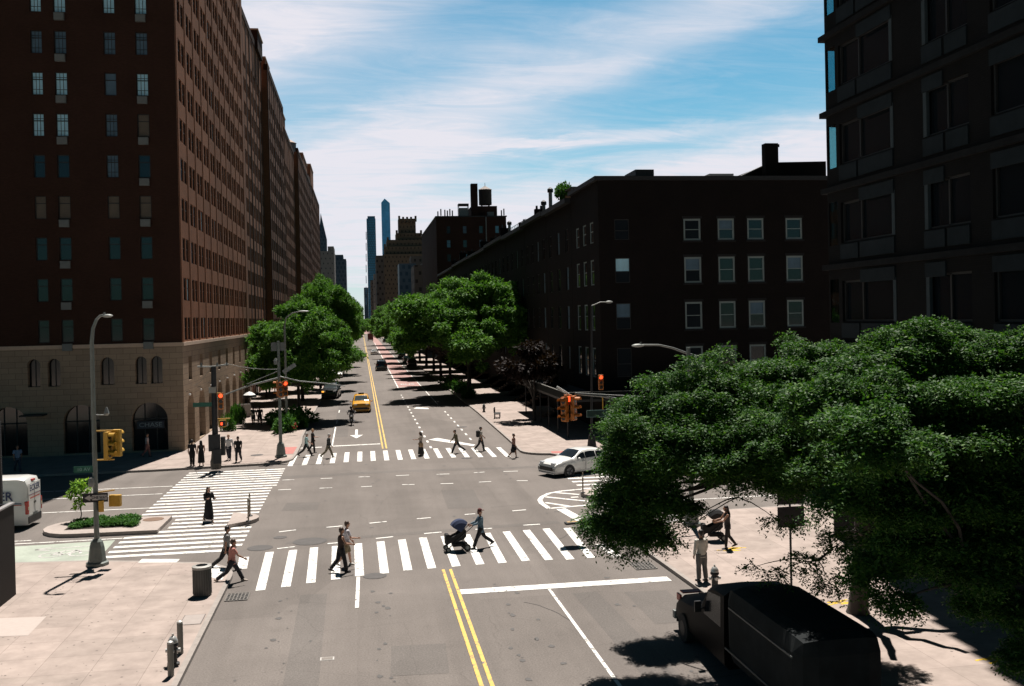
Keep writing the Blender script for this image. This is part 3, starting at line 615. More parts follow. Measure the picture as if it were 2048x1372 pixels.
for i in range(8):                                             # wall lanterns between the arches
    q = MB(); y = 1.0+5.45*i; q.tube([(0, y, 4.5), (.3, y, 4.6), (.3, y, 4.45)], .02, 5); q.cur = 1; q.ball((.3, y, 4.3), .09, 8, 5); q.build('wall_lantern', [DARKM, WHT], A)
q = MB(); q.box((-24.6-AX, -1.2, 3.2), (-23-AX, -.003, 3.3)); q.build('door_canopy', DARKM, A)

# -- the brick houses beyond it
def apt(y0, y1, x, top, back, label, bays, notch):
    o = thing('apartment_building', label, 'building', (x, y0, 0), group='brick apartment houses along the left side'); L_ = y1-y0
    q = MB(); rws = [10.2+3.055*k for k in range(int((top-10.5)/3.055))]; ops = []
    step = L_/bays; top += 0
    prs = []
    for i in range(bays): y = i*step+step*.16; prs += [(y, y+1.15), (y+1.4, y+2.55)]
    ops = [(a, b, z-1.75, z) for a, b in prs for z in rws]
    facade(q, (0, 0, 0), (0, 1, 0), L_, 0, top, ops, .16, (1, 0, 0))
    q.face([(-back, 0, 0), (0, 0, 0), (0, 0, top), (-back, 0, top)]); q.face([(0, L_, 0), (-back, L_, 0), (-back, L_, top), (0, L_, top)]); q.face([(-back, 0, top), (0, 0, top), (0, L_, top), (-back, L_, top)])
    q.build('wall', (BRK2, BRK3)[int(y0) % 2], o)
    q = MB()
    for i in range(bays+1):
        y = min(max(i*step-.35, 0.02), L_-.72); q.box((.002, y, 0), (.09 if i % 3 == 0 else .05, y+.7, top+(.9 if i % 3 == 0 else 0)))
    q.build('brick_pier', BRK, o)
    q = MB(); q.box((-.5, .1, top+.002), (.1, L_-.1, top+.9)); q.build('parapet', BRK, o)
    q = MB(); q.box((.002, .1, 8.0), (.12, L_-.1, 8.3)); q.build('cornice', STONE, o)
    items = [((-.14, a, z-1.75), math.pi/2, b-a, 1.75, (2 if rnd.random() < .04 else 1 if rnd.random() < .06 else 0)) for a, b in prs for z in rws]
    for it in items[:100]: place_window(o, it[0], it[1], it[2], it[3], (GLW, GLB, BLIND_SKY)[it[4]], FRM)
    stuffwins(o, items[100:])
    for a in range(int(L_/9)): 
        q = MB(); q.box((-.3, 2+9*a, .2), (.02, 5+9*a, 3.6)); q.build('ground_floor_window', DK, o)
    return o
apt(124.05, 152.5, -13.75, 48.2, 18, 'brown brick apartment house adjoining the tall corner house', 7, 0)
apt(153.6, 185, -12.95, 47.6, 18, 'brown brick apartment house second beyond the corner house', 8, 0)
apt(186.1, 226, -13.7, 46.6, 18, 'brown brick apartment house third beyond the corner house', 10, 0)
apt(227.3, 286, -12.9, 47.6, 18, 'brown brick apartment house with a small water tank on its roof', 14, 0)
apt(287.6, 366, -13.6, 50.5, 18, 'farthest tall brick apartment house of the left hand row', 18, 0)
def roofbox(name, label, cat, x0, x1, y0, y1, z0_, z1, M, cap=True, group=None):
    t = thing(name, label, cat, ((x0+x1)/2, (y0+y1)/2, z0_), group=group); w, d, h = (x1-x0)/2, (y1-y0)/2, z1-z0_
    q = MB(); q.box((-w, -d, 0), (w, d, h)); q.build('body', M, t)
    if cap: q = MB(); q.box((-w-.12, -d-.12, h+.002), (w+.12, d+.12, h+.2)); q.build('coping', STONE if M in (BRK, BRK2) else DARKM, t)
    return t
roofbox('roof_bulkhead', 'brick stair bulkhead above the second brick house roof', 'bulkhead', -18, -14.6, 131, 136, 48.2, 51.0, BRK2)
roofbox('roof_bulkhead', 'dark square bulkhead at the gap after the corner house', 'bulkhead', -16, -13.3, 144, 151, 48.2, 50.8, BRK)
roofbox('roof_bulkhead', 'brick bulkhead on the third brick house roof', 'bulkhead', -17, -13.4, 156, 163, 47.6, 50.0, BRK2)
roofbox('roof_bulkhead', 'brick bulkhead in front of the small roof water tank', 'bulkhead', -17, -13.4, 190, 197, 46.6, 48.6, BRK2)
roofbox('roof_bulkhead', 'orange brick bulkhead beside the small roof water tank', 'bulkhead', -17, -13.6, 262, 284, 47.6, 53.0, BRK2)
roofbox('roof_bulkhead', 'stepped brick bulkhead on the farthest brick house', 'bulkhead', -17, -13.4, 300, 318, 50.5, 56.0, BRK2)
def watertank(label, x, y, z, r, h, leg, M, roofM, zs=1):
    t = thing('water_tank', label, 'water tank', (x, y, z))
    q = MB(); q.lathe([(r, leg), (r*1.0, leg+h)], 20); 
    for k in range(4): q.lathe([(r+.03, leg+h*(k+.5)/4), (r+.03, leg+h*(k+.5)/4+.1)], 20)
    q.build('barrel', M, t); q = MB(); q.lathe([(r*1.08, leg+h), (0.05, leg+h+r*.62)], 20); q.tube([(0, 0, leg+h+r*.6), (0, 0, leg+h+r*.62+.8)], .07, 5); q.build('conical_roof', roofM, t)
    for a in (45, 135, 225, 315):
        q = MB(); q.tube([(r*.8*math.cos(R(a)), r*.8*math.sin(R(a)), 0), (r*.8*math.cos(R(a)), r*.8*math.sin(R(a)), leg)], .14, 6); q.build('leg', DARKM, t)
    return t
watertank('small grey water tank on the brick house roofs at the left', -16.6, 250, 47.6, 2.1, 4.4, 1.4, mat('tank_grey', (.14, .15, .16), .8, var=.2), mat('tank_roof_tan', (.4, .3, .25), .8))

# -- dark row along the right
NX, NY = 19.6, 80.0
D = thing('corner_house', 'dark four storey corner house with white framed windows behind the right tree', 'building', (NX, NY, 0))
def vis(M): return M
ops = []
cols = [(26.87, 28.36), (29.85, 31.3), (32.45, 33.91), (35.87, 37.36)]; rws = [(15.75, 17.55), (12.2, 14.35), (8.35, 10.6), (4.4, 6.9)]
ops = [(a-NX, b-NX, z0_, z1) for a, b in cols for z0_, z1 in rws] + [(1.35, 2.6, z0_+.1, z1) for z0_, z1 in rws]
q = MB(); facade(q, (0, 0, 0), (1, 0, 0), 22, 0, 21, ops, .2, (0, -1, 0))
nops = [(y, y+1.35, z0_, z1) for y in (1.9, 4.6, 7.4) for z0_, z1 in rws]
facade(q, (0, 0, 0), (0, 1, 0), 10.6, 0, 21, nops, .2, (-1, 0, 0)); q.face([(0, 0, 20.6), (22, 0, 20.6), (22, 10.6, 20.6), (0, 10.6, 20.6)]); q.face([(22, 0, 0), (22, 10.6, 0), (22, 10.6, 21), (22, 0, 21)]); q.face([(0, 10.6, 0), (0, 10.6, 21), (22, 10.6, 21), (22, 10.6, 0)])
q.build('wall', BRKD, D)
q = MB(); q.box((-.3, -.25, 20.75), (22, -.003, 21.1)); q.box((-.3, 0, 20.75), (-.003, 10.6, 21.1)); q.build('cornice', DARKM, D)
k = 0
for a, b in cols:
    for z0_, z1 in rws:
        place_window(D, (a-NX, .1, z0_), 0, b-a, z1-z0_, (GLW, BLIND_SKY_GREY, GLW)[k % 3] if z0_ > 5 else GLW, FRMW, sub=True, t=.15, split=.5, low=None if k % 3 != 1 else GLW); k += 1
        q = MB(); q.box((a-NX-.12, -.09, z0_-.16), (b-NX+.12, -.003, z0_-.002)); q.box((a-NX-.1, -.05, z1+.002), (b-NX+.1, -.003, z1+.22)); q.build('sill', mat('dark_stone_sill', (.026, .026, .027), .9, spec=.1), D)
for j, (z0_, z1) in enumerate(rws): place_window(D, (1.35, .1, z0_+.1), 0, 1.25, z1-z0_-.1, (GLW, BLIND_SKY, BLIND_SKY_GREY, GLW)[j], FRM, sub=True, split=.45, low=GLW)
for y in (1.9, 4.6, 7.4):
    for z0_, z1 in rws: place_window(D, (.1, y+1.35, z0_), -math.pi/2, 1.35, z1-z0_, GLW, FRMW, sub=True, t=.1)
SHD = thing('sidewalk_shed', 'low dark construction shed over the pavement before the dark corner house', 'sidewalk shed', (15.8, 76.2, KH)); q = MB(); q.box((0, 0, 2.75), (24, 3.6, 2.95)); q.box((0, 3.6, 2.75), (3.75, 24, 2.95)); q.build('deck', BLK, SHD)
q = MB(); q.box((-.05, -.05, 2.952), (24, 0, 3.5)); q.box((-.05, 0, 2.952), (0, 24, 3.5)); q.build('parapet', mat('shed_green_black', (.008, .011, .010), .8, spec=.1), SHD); q = MB(); q.box((-.09, -.09, 3.502), (24, .02, 3.55)); q.box((-.09, .02, 3.502), (.02, 24, 3.55)); q.build('edge_trim', mat('awning_edge', (.16, .155, .14), .7), SHD)
for x, y in [(.1, .1), (3.2, .1), (6.4, .1), (9.6, .1), (12.8, .1), (.1, 4), (.1, 8), (.1, 12), (.1, 16), (.1, 20)]: q = MB(); q.tube([(x, y, 0), (x, y, 2.748)], .06, 6); q.build('post', DARKM, SHD)
q = MB(); 
for x in (.6, 4.2, 8, 12, 16): q.box((x, -.04, .3), (x+3, -.003, 3.1))
q.build('shop_window', DK, D)
def rowhouse(y0, y1, top, label, bay):
    o = thing('row_house', label, 'house', (NX, y0, 0), group='dark row houses along the right side'); L_ = y1-y0; n = max(2, round(L_/3.6)); st = L_/n
    rr = [(z, z+2.2) for z in (4.6, 8.4, 12.1, 15.7) if z+2.6 < top]; ops = [(st*(i+.5)-.6, st*(i+.5)+.6, a, b) for i in range(n) for a, b in rr]
    q = MB(); facade(q, (0, 0, 0), (0, 1, 0), L_, 0, top, ops, .2, (-1, 0, 0)); q.face([(0, 0, 0), (14, 0, 0), (14, 0, top), (0, 0, top)]); q.face([(0, L_, 0), (0, L_, top), (14, L_, top), (14, L_, 0)]); q.face([(0, 0, top-.3), (14, 0, top-.3), (14, L_, top-.3), (0, L_, top-.3)]); q.face([(14, 0, 0), (14, L_, 0), (14, L_, top), (14, 0, top)])
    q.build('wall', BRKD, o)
    q = MB(); q.box((-.55, .05, top-.45), (-.003, L_-.05, top+.02)); q.build('cornice', DARKM, o)
    for a in range(n):
        for z0_, z1 in rr: place_window(o, (.1, st*(a+.5)+.6, z0_), -math.pi/2, 1.2, 2.2, GLW if (a+int(z0_)) % 4 else BLIND_SKY_GREY, FRM, sub=y0 < 120)
    q = MB()
    for i in range(n//2):
        y = st*(2*i+.4); q = MB()
        for s in range(6): q.box((-2.6+.32*s, y, 0), (-.003, y+1.3, .16+.2*s))
        q.build('stoop', mat('brownstone', (.07, .045, .036), .9, var=.2), o)
    return o
segs = [(90.7, 103, 20.6), (103.1, 117, 20.75), (117.1, 133, 20.5), (133.1, 152, 20.7), (152.1, 176, 20.5), (176.1, 206, 20.6), (206.1, 245, 20.4)]
nm = ['next to the dark corner house', 'with the metal vent pipes on its roof', 'with roof planters', 'behind the middle of the right hand trees', 'with a railed roof', 'just before the brick block with the water tank', 'beneath the brick block with the water tank']
for (a, b, c), w in zip(segs, nm): rowhouse(a, b, c, 'dark brick row house ' + w, 0)
# roofscape of the row
roofbox('roof_bulkhead', 'low dark bulkhead on the corner house roof edge', 'bulkhead', 23, 24.6, 80.6, 84, 20.6, 21.75, BLK, False)
def chimney(label, x, y, z0_, z1, w, M, pots=2):
    t = thing('chimney', label, 'chimney', (x, y, z0_)); q = MB(); h = z1-z0_; q.box((-w/2, -.4, 0), (w/2, .4, h)); q.box((-w/2-.08, -.48, h-.35), (w/2+.08, -.402, h-.1)); q.build('stack', M, t)
    for i in range(pots): q = MB(); q.lathe([(.14, h+.002), (.12, h+.4)], 8, (-w/2+w*(i+.5)/pots, 0, 0)); q.build('chimney_pot', DARKM, t)
    return t
t = thing('house', 'dark taller house behind the corner house with a sloped parapet', 'house', (33.6, 84, 0))
q = MB(); q.face([(0, 0, 0), (8, 0, 0), (8, 0, 23.0), (3, 0, 22.9), (0, 0, 21.6)]); q.face([(0, 0, 0), (0, 0, 21.6), (0, 14, 21.6), (0, 14, 0)]); q.face([(0, 0, 21.6), (3, 0, 22.9), (3, 14, 22.9), (0, 14, 21.6)]); q.face([(3, 0, 22.9), (8, 0, 23), (8, 14, 23), (3, 14, 22.9)]); q.face([(8, 0, 0), (8, 14, 0), (8, 14, 23), (8, 0, 23)])
q.face([(0, 14, 0), (0, 14, 21.6), (3, 14, 22.9), (8, 14, 23), (8, 14, 0)])
q.build('wall', BRKD, t); q = MB(); q.tube([(3, .05, 22.95), (0, .05, 21.65)], .1, 5); q.build('coping', DARKM, t)
chimney('tall square dark chimney against the sky right of the corner house', 35.9, 83, 21, 24.35, 1.2, BRKD, 0)
t = thing('roof_tent', 'pale low roof canopy with a raised ridge on the corner house', 'canopy', (31, 82, 20.6))
q = MB(); q.face([(-1.6, 0, .5), (2.6, 0, .45), (2.2, 2, 1.0), (-1.0, 2, .95)]); q.face([(-1.6, 4, .5), (-1.0, 2, .95), (2.2, 2, 1.0), (2.6, 4, .45)]); q.face([(-1.6, 0, .5), (-1, 2, .95), (-1.6, 4, .5)]); q.face([(2.6, 0, .45), (2.6, 4, .45), (2.2, 2, 1)])
q.build('canopy', mat('canvas_pale', (.42, .42, .40), .85), t); q = MB(); q.box((-.6, 1.2, 1.0), (1.6, 2.6, 1.18)); q.build('ridge_vent', mat('vent_grey', (.2, .2, .21), .7), t)
for i, (x, y) in enumerate([(-1.5, .1), (2.5, .1), (-1.5, 3.9), (2.5, 3.9)]): q = MB(); q.tube([(x, y, 0), (x, y, .5)], .05, 6); q.build('post', DARKM, t)
def ventpipe(label, x, y, z, h):
    t = thing('vent_pipe', label, 'vent pipe', (x, y, z), group='vent pipes on the row house roofs'); q = MB(); q.lathe([(.2, 0), (.2, h)], 10); q.build('pipe', STEEL, t); q = MB(); q.lathe([(.32, h+.002), (.32, h+.35), (.05, h+.55)], 10); q.build('cowl', DARKM, t)
ventpipe('taller of the two vent pipes on the row house roofs', 20.6, 105.5, 20.4, 2.6); ventpipe('shorter of the two vent pipes on the row house roofs', 20.6, 109.5, 20.4, 1.7)
ventpipe('lone vent pipe next to the block with the water tank', 20.4, 134, 20.4, 1.8)
t = thing('roof_terrace', 'timber roof terrace screen with clay planters on the row houses', 'roof terrace', (20.2, 93, 20.4))
for i in range(3):
    q = MB(); q.lathe([(.3, 0), (.42, .9), (.46, .95)], 10, (.3, 1+1.3*i, 0)); q.build('planter', mat('terracotta', (.42, .22, .12), .8, var=.15), t)
q = MB(); q.box((0, .2, 1.5), (1.2, 5, 1.6)); q.build('pergola_roof', STEEL, t)
for x, y in ((.1, .3), (.1, 4.8), (1.1, .3), (1.1, 4.8)): q = MB(); q.tube([(x, y, 0), (x, y, 1.5)], .05, 5); q.build('post', STEEL, t)
for i, (y_, h_, w_) in enumerate([(97.5, 1.1, .9), (112, 1.5, 1.0), (122.5, 1.0, 1.3), (140, 1.9, 1.1), (149, 1.2, 1.5), (163, 1.8, 1.2), (181, 1.4, 1.6), (197, 2.2, 1.3), (214, 1.6, 1.5)]): chimney(('squat dark chimney just behind the roof planters', 'dark chimney between the pair of vent pipes and the railing', 'wide dark chimney beside the roof railing', 'taller dark chimney left of the lone vent pipe', 'wide low chimney on the row house with the railed roof', 'dark chimney above the middle street trees', 'wide dark chimney nearer the rooftop shrub', 'tall dark chimney behind the rooftop shrub', 'farthest chimney of the row below the brick block')[i], 20.5, y_, 20.4, 20.4+h_, w_, BRKD, 1+i % 2)
t = thing('roof_railing', 'thin dark railing along the row house roofs', 'railing', (20.0, 118, 20.4)); q = MB()
for k in range(12): q.tube([(0, k*1.3, 0), (0, k*1.3, 1.0)], .03, 4)
q.tube([(0, 0, 1.0), (0, 14.3, 1.0)], .035, 4); q.build('bars', DARKM, t)

# -- near dark concrete-banded building on the right
EX, EY = 19.6, 39.5
E_ = thing('apartment_building', 'near dark apartment building with concrete ledges and grey panels at the right edge', 'building', (EX, EY, 0))
slabs = [5.05+3.21*k for k in range(12)]; TOP = 76.0
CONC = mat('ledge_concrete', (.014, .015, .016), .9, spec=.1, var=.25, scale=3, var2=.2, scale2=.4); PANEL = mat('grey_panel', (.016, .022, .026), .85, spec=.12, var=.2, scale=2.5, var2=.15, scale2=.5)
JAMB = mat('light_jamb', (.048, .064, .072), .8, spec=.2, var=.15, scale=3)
bays = [(1.15, 5.3), (7.3, 9.9), (11.05, 15.2), (17.2, 20.0), (21.2, 25.4)]   # measured back from the corner towards the viewer
ops = []; LEN = 34
for s in slabs:
    ops.append((.12, .85, s+.9, s+2.7, .05))
    for a, b in bays: ops.append((a, b, s+.95, s+2.6))
q = MB(); facade(q, (0, 0, 0), (0, -1, 0), LEN, 0, TOP, ops, .3, (-1, 0, 0))
eops = [(.12, 2.6, s+.9, s+2.7, .05) for s in slabs]
facade(q, (0, 0, 0), (1, 0, 0), 24, 0, TOP, eops, .25, (0, 1, 0)); q.face([(0, 0, TOP), (24, 0, TOP), (24, -LEN, TOP), (0, -LEN, TOP)]); q.face([(24, 0, 0), (24, 0, TOP), (24, -LEN, TOP), (24, -LEN, 0)]); q.face([(0, -LEN, 0), (24, -LEN, 0), (24, -LEN, TOP), (0, -LEN, TOP)])
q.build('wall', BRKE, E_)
CLEAR = bpy.data.materials.new('clear_window_glass'); CLEAR.use_nodes = True; t_ = CLEAR.node_tree; t_.nodes.clear()
a_ = t_.nodes.new('ShaderNodeBsdfTransparent'); a_.inputs[0].default_value = (.55, .75, .78, 1); b_ = t_.nodes.new('ShaderNodeBsdfGlossy'); b_.inputs['Roughness'].default_value = .03; mx_ = t_.nodes.new('ShaderNodeMixShader'); mx_.inputs[0].default_value = .06; oo = t_.nodes.new('ShaderNodeOutputMaterial')
t_.links.new(a_.outputs[0], mx_.inputs[1]); t_.links.new(b_.outputs[0], mx_.inputs[2]); t_.links.new(mx_.outputs[0], oo.inputs[0])
for i, s in enumerate(slabs):
    q = MB(); q.box((-.17, -LEN, s-.11), (-.003, .28, s+.11)); q.box((-.003, .003, s-.11), (24, .28, s+.11)); q.build('concrete_ledge', CONC, E_)
    vis_ = s < 27
    for bi, (a, b) in enumerate(bays):
        if not vis_ and bi > 2: continue
        mid = (a+b)/2 - (.0 if bi else .55); 
        q = MB(); x0, x1 = -.06, -.003
        for u0, u1 in ((a, mid-.08), (mid+.08, b)):
            q.box((x0, -u1, s+.28), (x1, -u0, s+.88))
        q.box((x0, -b, s-.72), (x1, -(mid+.08 if bi == 0 else a), s-.22)) if bi in (0, 2) else q.box((x0, -(mid-.08), s-.72), (x1, -a, s-.22))
        q.build('spandrel_panel', PANEL, E_)
        w = MB(); h = 1.65
        for u in (a, mid-.05, b-.08): w.box((.10, -u-.09, s+.95), (.18, -u, s+2.6))
        w.box((.10, -b, s+.95), (.18, -a, s+1.02)); w.box((.10, -b, s+2.53), (.18, -a, s+2.6)); wo_ = w.build('window', FRM, E_)
        w = MB(); w.box((.19, -b, s+.95), (.2, -a, s+2.6)); w.build('pane', GLWD, wo_)
        w = MB(); u = b-.18 if bi % 2 == 0 else a; w.box((-.02, -u-.2, s+.95), (.09, -u, s+2.6)); w.build('jamb', JAMB, E_)
    if s < 30: w = MB(); w.box((.02, -.85, s+.9), (.03, -.12, s+2.7)); w.box((.12, -.03, s+.9), (2.6, -.02, s+2.7)); w.build('corner_window', CLEAR, E_)
q = MB(); 
q.box((2.9, -8, 0), (3.0, -1.3, TOP-.1)); q.box((3.0, -1.3, 0), (8, -1.2, TOP-.1))
q.build('inner_partition', INT, E_)

# -- brick block with the roof tank
Y0 = 255
def B(px_, py_, Y=Y0): return pat(px_, py_, Y)
lx, rx_, tz = B(873, 470).x, B(1013, 470).x, B(940, 434).z
T_ = thing('apartment_block', 'dark brick block with water tank and antennas rising behind the right trees', 'building', ((lx+rx_)/2, Y0, 0)); hw = (rx_-lx)/2
ops = []
for i in range(4):
    for k in range(7): ops.append((2.6+i*4.2, 3.6+i*4.2, tz-4.2-3.6*k, tz-2.3-3.6*k))
q = MB(); facade(q, (-hw, 0, 0), (1, 0, 0), 2*hw, 0, tz, ops, .2, (0, -1, 0)); q.face([(-hw, 0, 0), (-hw, 0, tz), (-hw, 60, tz), (-hw, 60, 0)]); q.face([(hw, 0, 0), (hw, 60, 0), (hw, 60, tz), (hw, 0, tz)]); q.face([(-hw, 0, tz-.5), (hw, 0, tz-.5), (hw, 60, tz-.5), (-hw, 60, tz-.5)])
q.build('wall', brickmat('dark_red_brick', (.05, .022, .017), (.038, .017, .013), (.035, .025, .02), var=.3, scalen=.2), T_)
for k_, (a, b, c, d) in enumerate(ops): place_window(T_, (-hw+a, .12, c), 0, b-a, d-c, (GLW, GLB, GLW, BLIND_SKY_GREY)[k_ % 4], FRM)
q = MB(); q.box((-hw-.2, -.2, tz+.002), (hw+.2, 0.3, tz+.3)); q.box((-hw-.2, .3, tz+.002), (-hw+.2, 60, tz+.3)); q.build('coping', DARKM, T_)
kx = 255/1991
def rb(name, label, cat, p0, p1, ytop, dz0, Y, dep, M, cap=False):
    a, b = pat(p0, ytop, Y), pat(p1, ytop, Y); return roofbox(name, label, cat, a.x, b.x, Y, Y+dep, dz0, (a.z+b.z)/2, M, cap)
DRB = _m['dark_red_brick']
rb('chimney_stack', 'tall dark boiler chimney beside the wooden roof water tank', 'chimney', 942, 955, 367, tz-.5, 257, 2, DRB)
rb('roof_penthouse', 'dark machine penthouse under the roof water tank', 'penthouse', 943, 994, 412, tz-.5, 259, 9, DRB)
pz = pat(970, 408, 263).z; a = pat(969, 400, 263)
watertank('large dark wooden water tank with conical roof beside the boiler chimney', a.x+.2, 263, pz-.6, 1.72, 4.0, .35, mat('tank_timber', (.045, .035, .03), .9, var=.3, scale=4), mat('tank_roof_grey', (.30, .26, .24), .8, var=.15))
t = thing('cooling_tower', 'metal cooling tower frame left of the boiler chimney', 'cooling tower', (pat(927, 420, 258).x, 258, tz-.5)); h = pat(927, 407, 258).z-tz+.5; q = MB(); q.box((-1.3, 0, h-.5), (1.4, 2.4, h)); q.build('fan_deck', DARKM, t)
q = MB(); q.box((-1.1, .2, .3), (1.2, 2.2, h-1.1)); q.build('coil_box', STEEL, t)
for x, y in ((-1.2, .1), (1.3, .1), (-1.2, 2.3), (1.3, 2.3)): q = MB(); q.tube([(x, y, 0), (x, y, h-.5)], .09, 5); q.build('post', STEEL, t)
for i, (p, hh) in enumerate([(876, 2.0), (882, 2.6), (890, 2.4), (895, 2.2), (900, 2.6), (905, 2.2), (1003, 2.2), (1008, 2.6)]):
    x = pat(p, 440, 256).x; t = thing('antenna_panel', 'slim cell antenna panels along the brick block roof edge', 'antenna', (x, 256, tz-.4), group='cell antennas on the brick block'); q = MB(); q.tube([(0, 0, 0), (0, 0, hh)], .06, 5); q.build('mast', STEEL, t); q = MB(); q.box((-.16, -.16, hh-1.7), (.16, -.05, hh)); q.build('panel', ACM, t)
roofbox('roof_unit', 'pale ventilation duct boxes in front of the tank penthouse', 'roof unit', pat(975, 430, 256).x, pat(988, 430, 256).x, 256, 258, tz-.45, tz+1.4, ACM, False)
t = thing('drain_pipe', 'vertical pale pipe down the face of the brick block', 'pipe', (pat(972, 450, 254.8).x, 254.85, 24)); q = MB(); q.tube([(0, 0, 0), (0, 0, tz-24)], .15, 6); q.build('pipe', STEEL, t)

# -- far towers
def grid(name, c, wc, sx, sz, ms, rough=.5): return brickmat(name, wc, tuple(v*.8 for v in wc), c, sx, sz, rough, msize=ms, var=.2, scalen=.05)
def tower(name, label, Y, boxes, M, depth, extra=None):
    x0 = pat(boxes[0][0], 640, Y).x; t = thing(name, label, 'tower' if 'tower' in name else 'building', (x0, Y, 0)); last = 0.0
    for i, (p0, p1, ytop) in enumerate(boxes):
        a, b = pat(p0, ytop, Y), pat(p1, ytop, Y); zt = (a.z+b.z)/2; ins = i*depth*.08
        q = MB(); q.box((a.x-x0, ins, last), (b.x-x0, depth-ins, zt)); q.build('tier' if len(boxes) > 1 else 'wall', M, t); last = zt+.01
    return t
DECO = grid('deco_stone', (.12, .09, .065), (.045, .037, .032), 3.0, 3.6, 1.1, .9)
t = tower('stepped_tower', 'stepped stone tower with crenellated top in the middle distance', 800, [(766, 866, 508), (769, 860, 492), (774, 857, 478), (793, 845, 464), (798, 833, 434)], DECO, 40)
x0 = t.location.x; s_ = 800/1991
for p, y in [(799, 431), (807, 433), (815, 433), (823, 433), (832, 431), (794, 460), (843, 460), (857, 468), (776, 474), (770, 488)]:
    a = pat(p, y, 800); q = MB(); q.box((a.x-x0-.8, 6, a.z-4.2), (a.x-x0+.8, 8, a.z+.4)); q.build('pinnacle', DECO, t)
GL1 = grid('curtain_wall_dark', (.06, .13, .19), (.07, .25, .42), 3.3, 3.6, .5, .25); GL2 = grid('curtain_wall_blue', (.13, .42, .72), (.12, .46, .80), 3.5, 4.2, .35, .2)
t = tower('glass_tower', 'slim dark glass tower left of the pointed blue tower', 1500, [(733, 751, 437), (735, 750, 432)], GL1, 18)
for k in range(7):
    a = pat(733, 470+k*22, 1500); q = MB(); q.box((a.x-t.location.x-.9, 2, a.z-6), (a.x-t.location.x-.01, 14, a.z+5)); q.build('balcony_pod', GL1, t)
Yt = 1560; a, b = pat(768, 640, Yt), pat(785, 640, Yt); t = thing('glass_tower', 'slim blue glass tower with slanted pointed top', 'tower', (a.x, Yt, 0)); w = b.x-a.x; z1, z2, z3 = pat(768, 405, Yt).z, pat(774, 397, Yt).z, pat(785, 406, Yt).z
q = MB(); q.raw([(0,0,0),(w,0,0),(w,14,0),(0,14,0),(0,0,z1),(w*.4,0,z2),(w,0,z3),(w,14,z3),(w*.4,14,z2),(0,14,z1)], [(0,1,6,5,4),(3,9,8,7,2),(0,4,9,3),(1,2,7,6),(4,5,8,9),(5,6,7,8)]); q.build('wall', GL2, t)
FB = grid('far_brick', (.10, .085, .075), (.035, .032, .03), 3.0, 3.4, 1.0, .9); FBL = grid('far_pale', (.20, .19, .18), (.07, .075, .08), 3.0, 3.4, 1.2, .9); FBB = grid('far_blue', (.06, .09, .12), (.03, .06, .09), 3, 3.5, .8, .5)
tower('far_building', 'dark block left of the stepped tower', 620, [(752, 768, 511)], FB, 30); tower('far_building', 'low blue grey block before the stepped tower', 520, [(798, 832, 527), ], FBB, 20)
tower('far_building', 'distant dark block just right of the avenue end', 1100, [(741, 757, 560)], FB, 40); tower('far_building', 'pale sliver of building beside the dark block', 900, [(747, 751, 548)], FBL, 20)
tower('far_building', 'farthest bluish block at the end of the street', 1900, [(728, 745, 575)], FBB, 60); tower('far_building', 'brownish block with a lit side at the street end', 700, [(759, 770, 590)], FBL, 20)
tower('far_building', 'low dark block between the stepped tower and brick block', 420, [(828, 876, 530), (846, 868, 524)], FB, 25)
tower('far_building', 'broad brown block right of the stepped tower', 560, [(822, 872, 512)], FB, 20)
tower('far_building', 'grey block at the end of the left brick row', 700, [(641, 668, 502), (655, 667, 492)], FBL, 40); tower('far_building', 'smaller blue grey block beside the left far block', 850, [(667, 692, 518), (668, 686, 509)], FBB, 40)
Ys = 1000; a, b = pat(638, 500, Ys), pat(654, 500, Ys); t = thing('spire_tower', 'far pointed tower just past the left brick row', 'tower', (a.x, Ys, 0)); w = b.x-a.x; z1, z2 = pat(646, 478, Ys).z, pat(643, 425, Ys).z
q = MB(); q.box((0, 0, 0), (w, w, z1)); q.build('shaft', FBB, t); q = MB(); q.raw([(0,0,z1),(w,0,z1),(w,w,z1),(0,w,z1),(w*.3,w*.5,z2)], [(0,1,4),(1,2,4),(2,3,4),(3,0,4)]); q.build('spire', FBB, t)
# street closing the view: low walls far along both sides
for i, (y0, y1, h) in enumerate([(372, 520, 24), (525, 680, 22)]):
    roofbox('far_building', ('brick block after the left row of apartment houses', 'low brick block farther along the left side')[i], 'building', -34, -14.5, y0, y1, 0, h, FB, False)
for i, (y0, y1, h) in enumerate([(318, 418, 17), (445, 515, 19), (545, 690, 21)]):
    roofbox('far_building', ('low brick block behind the right hand trees', 'second low brick block far along the right', 'third low brick block far along the right')[i], 'building', 19.6, 40, y0, y1, 0, h, FB, False)
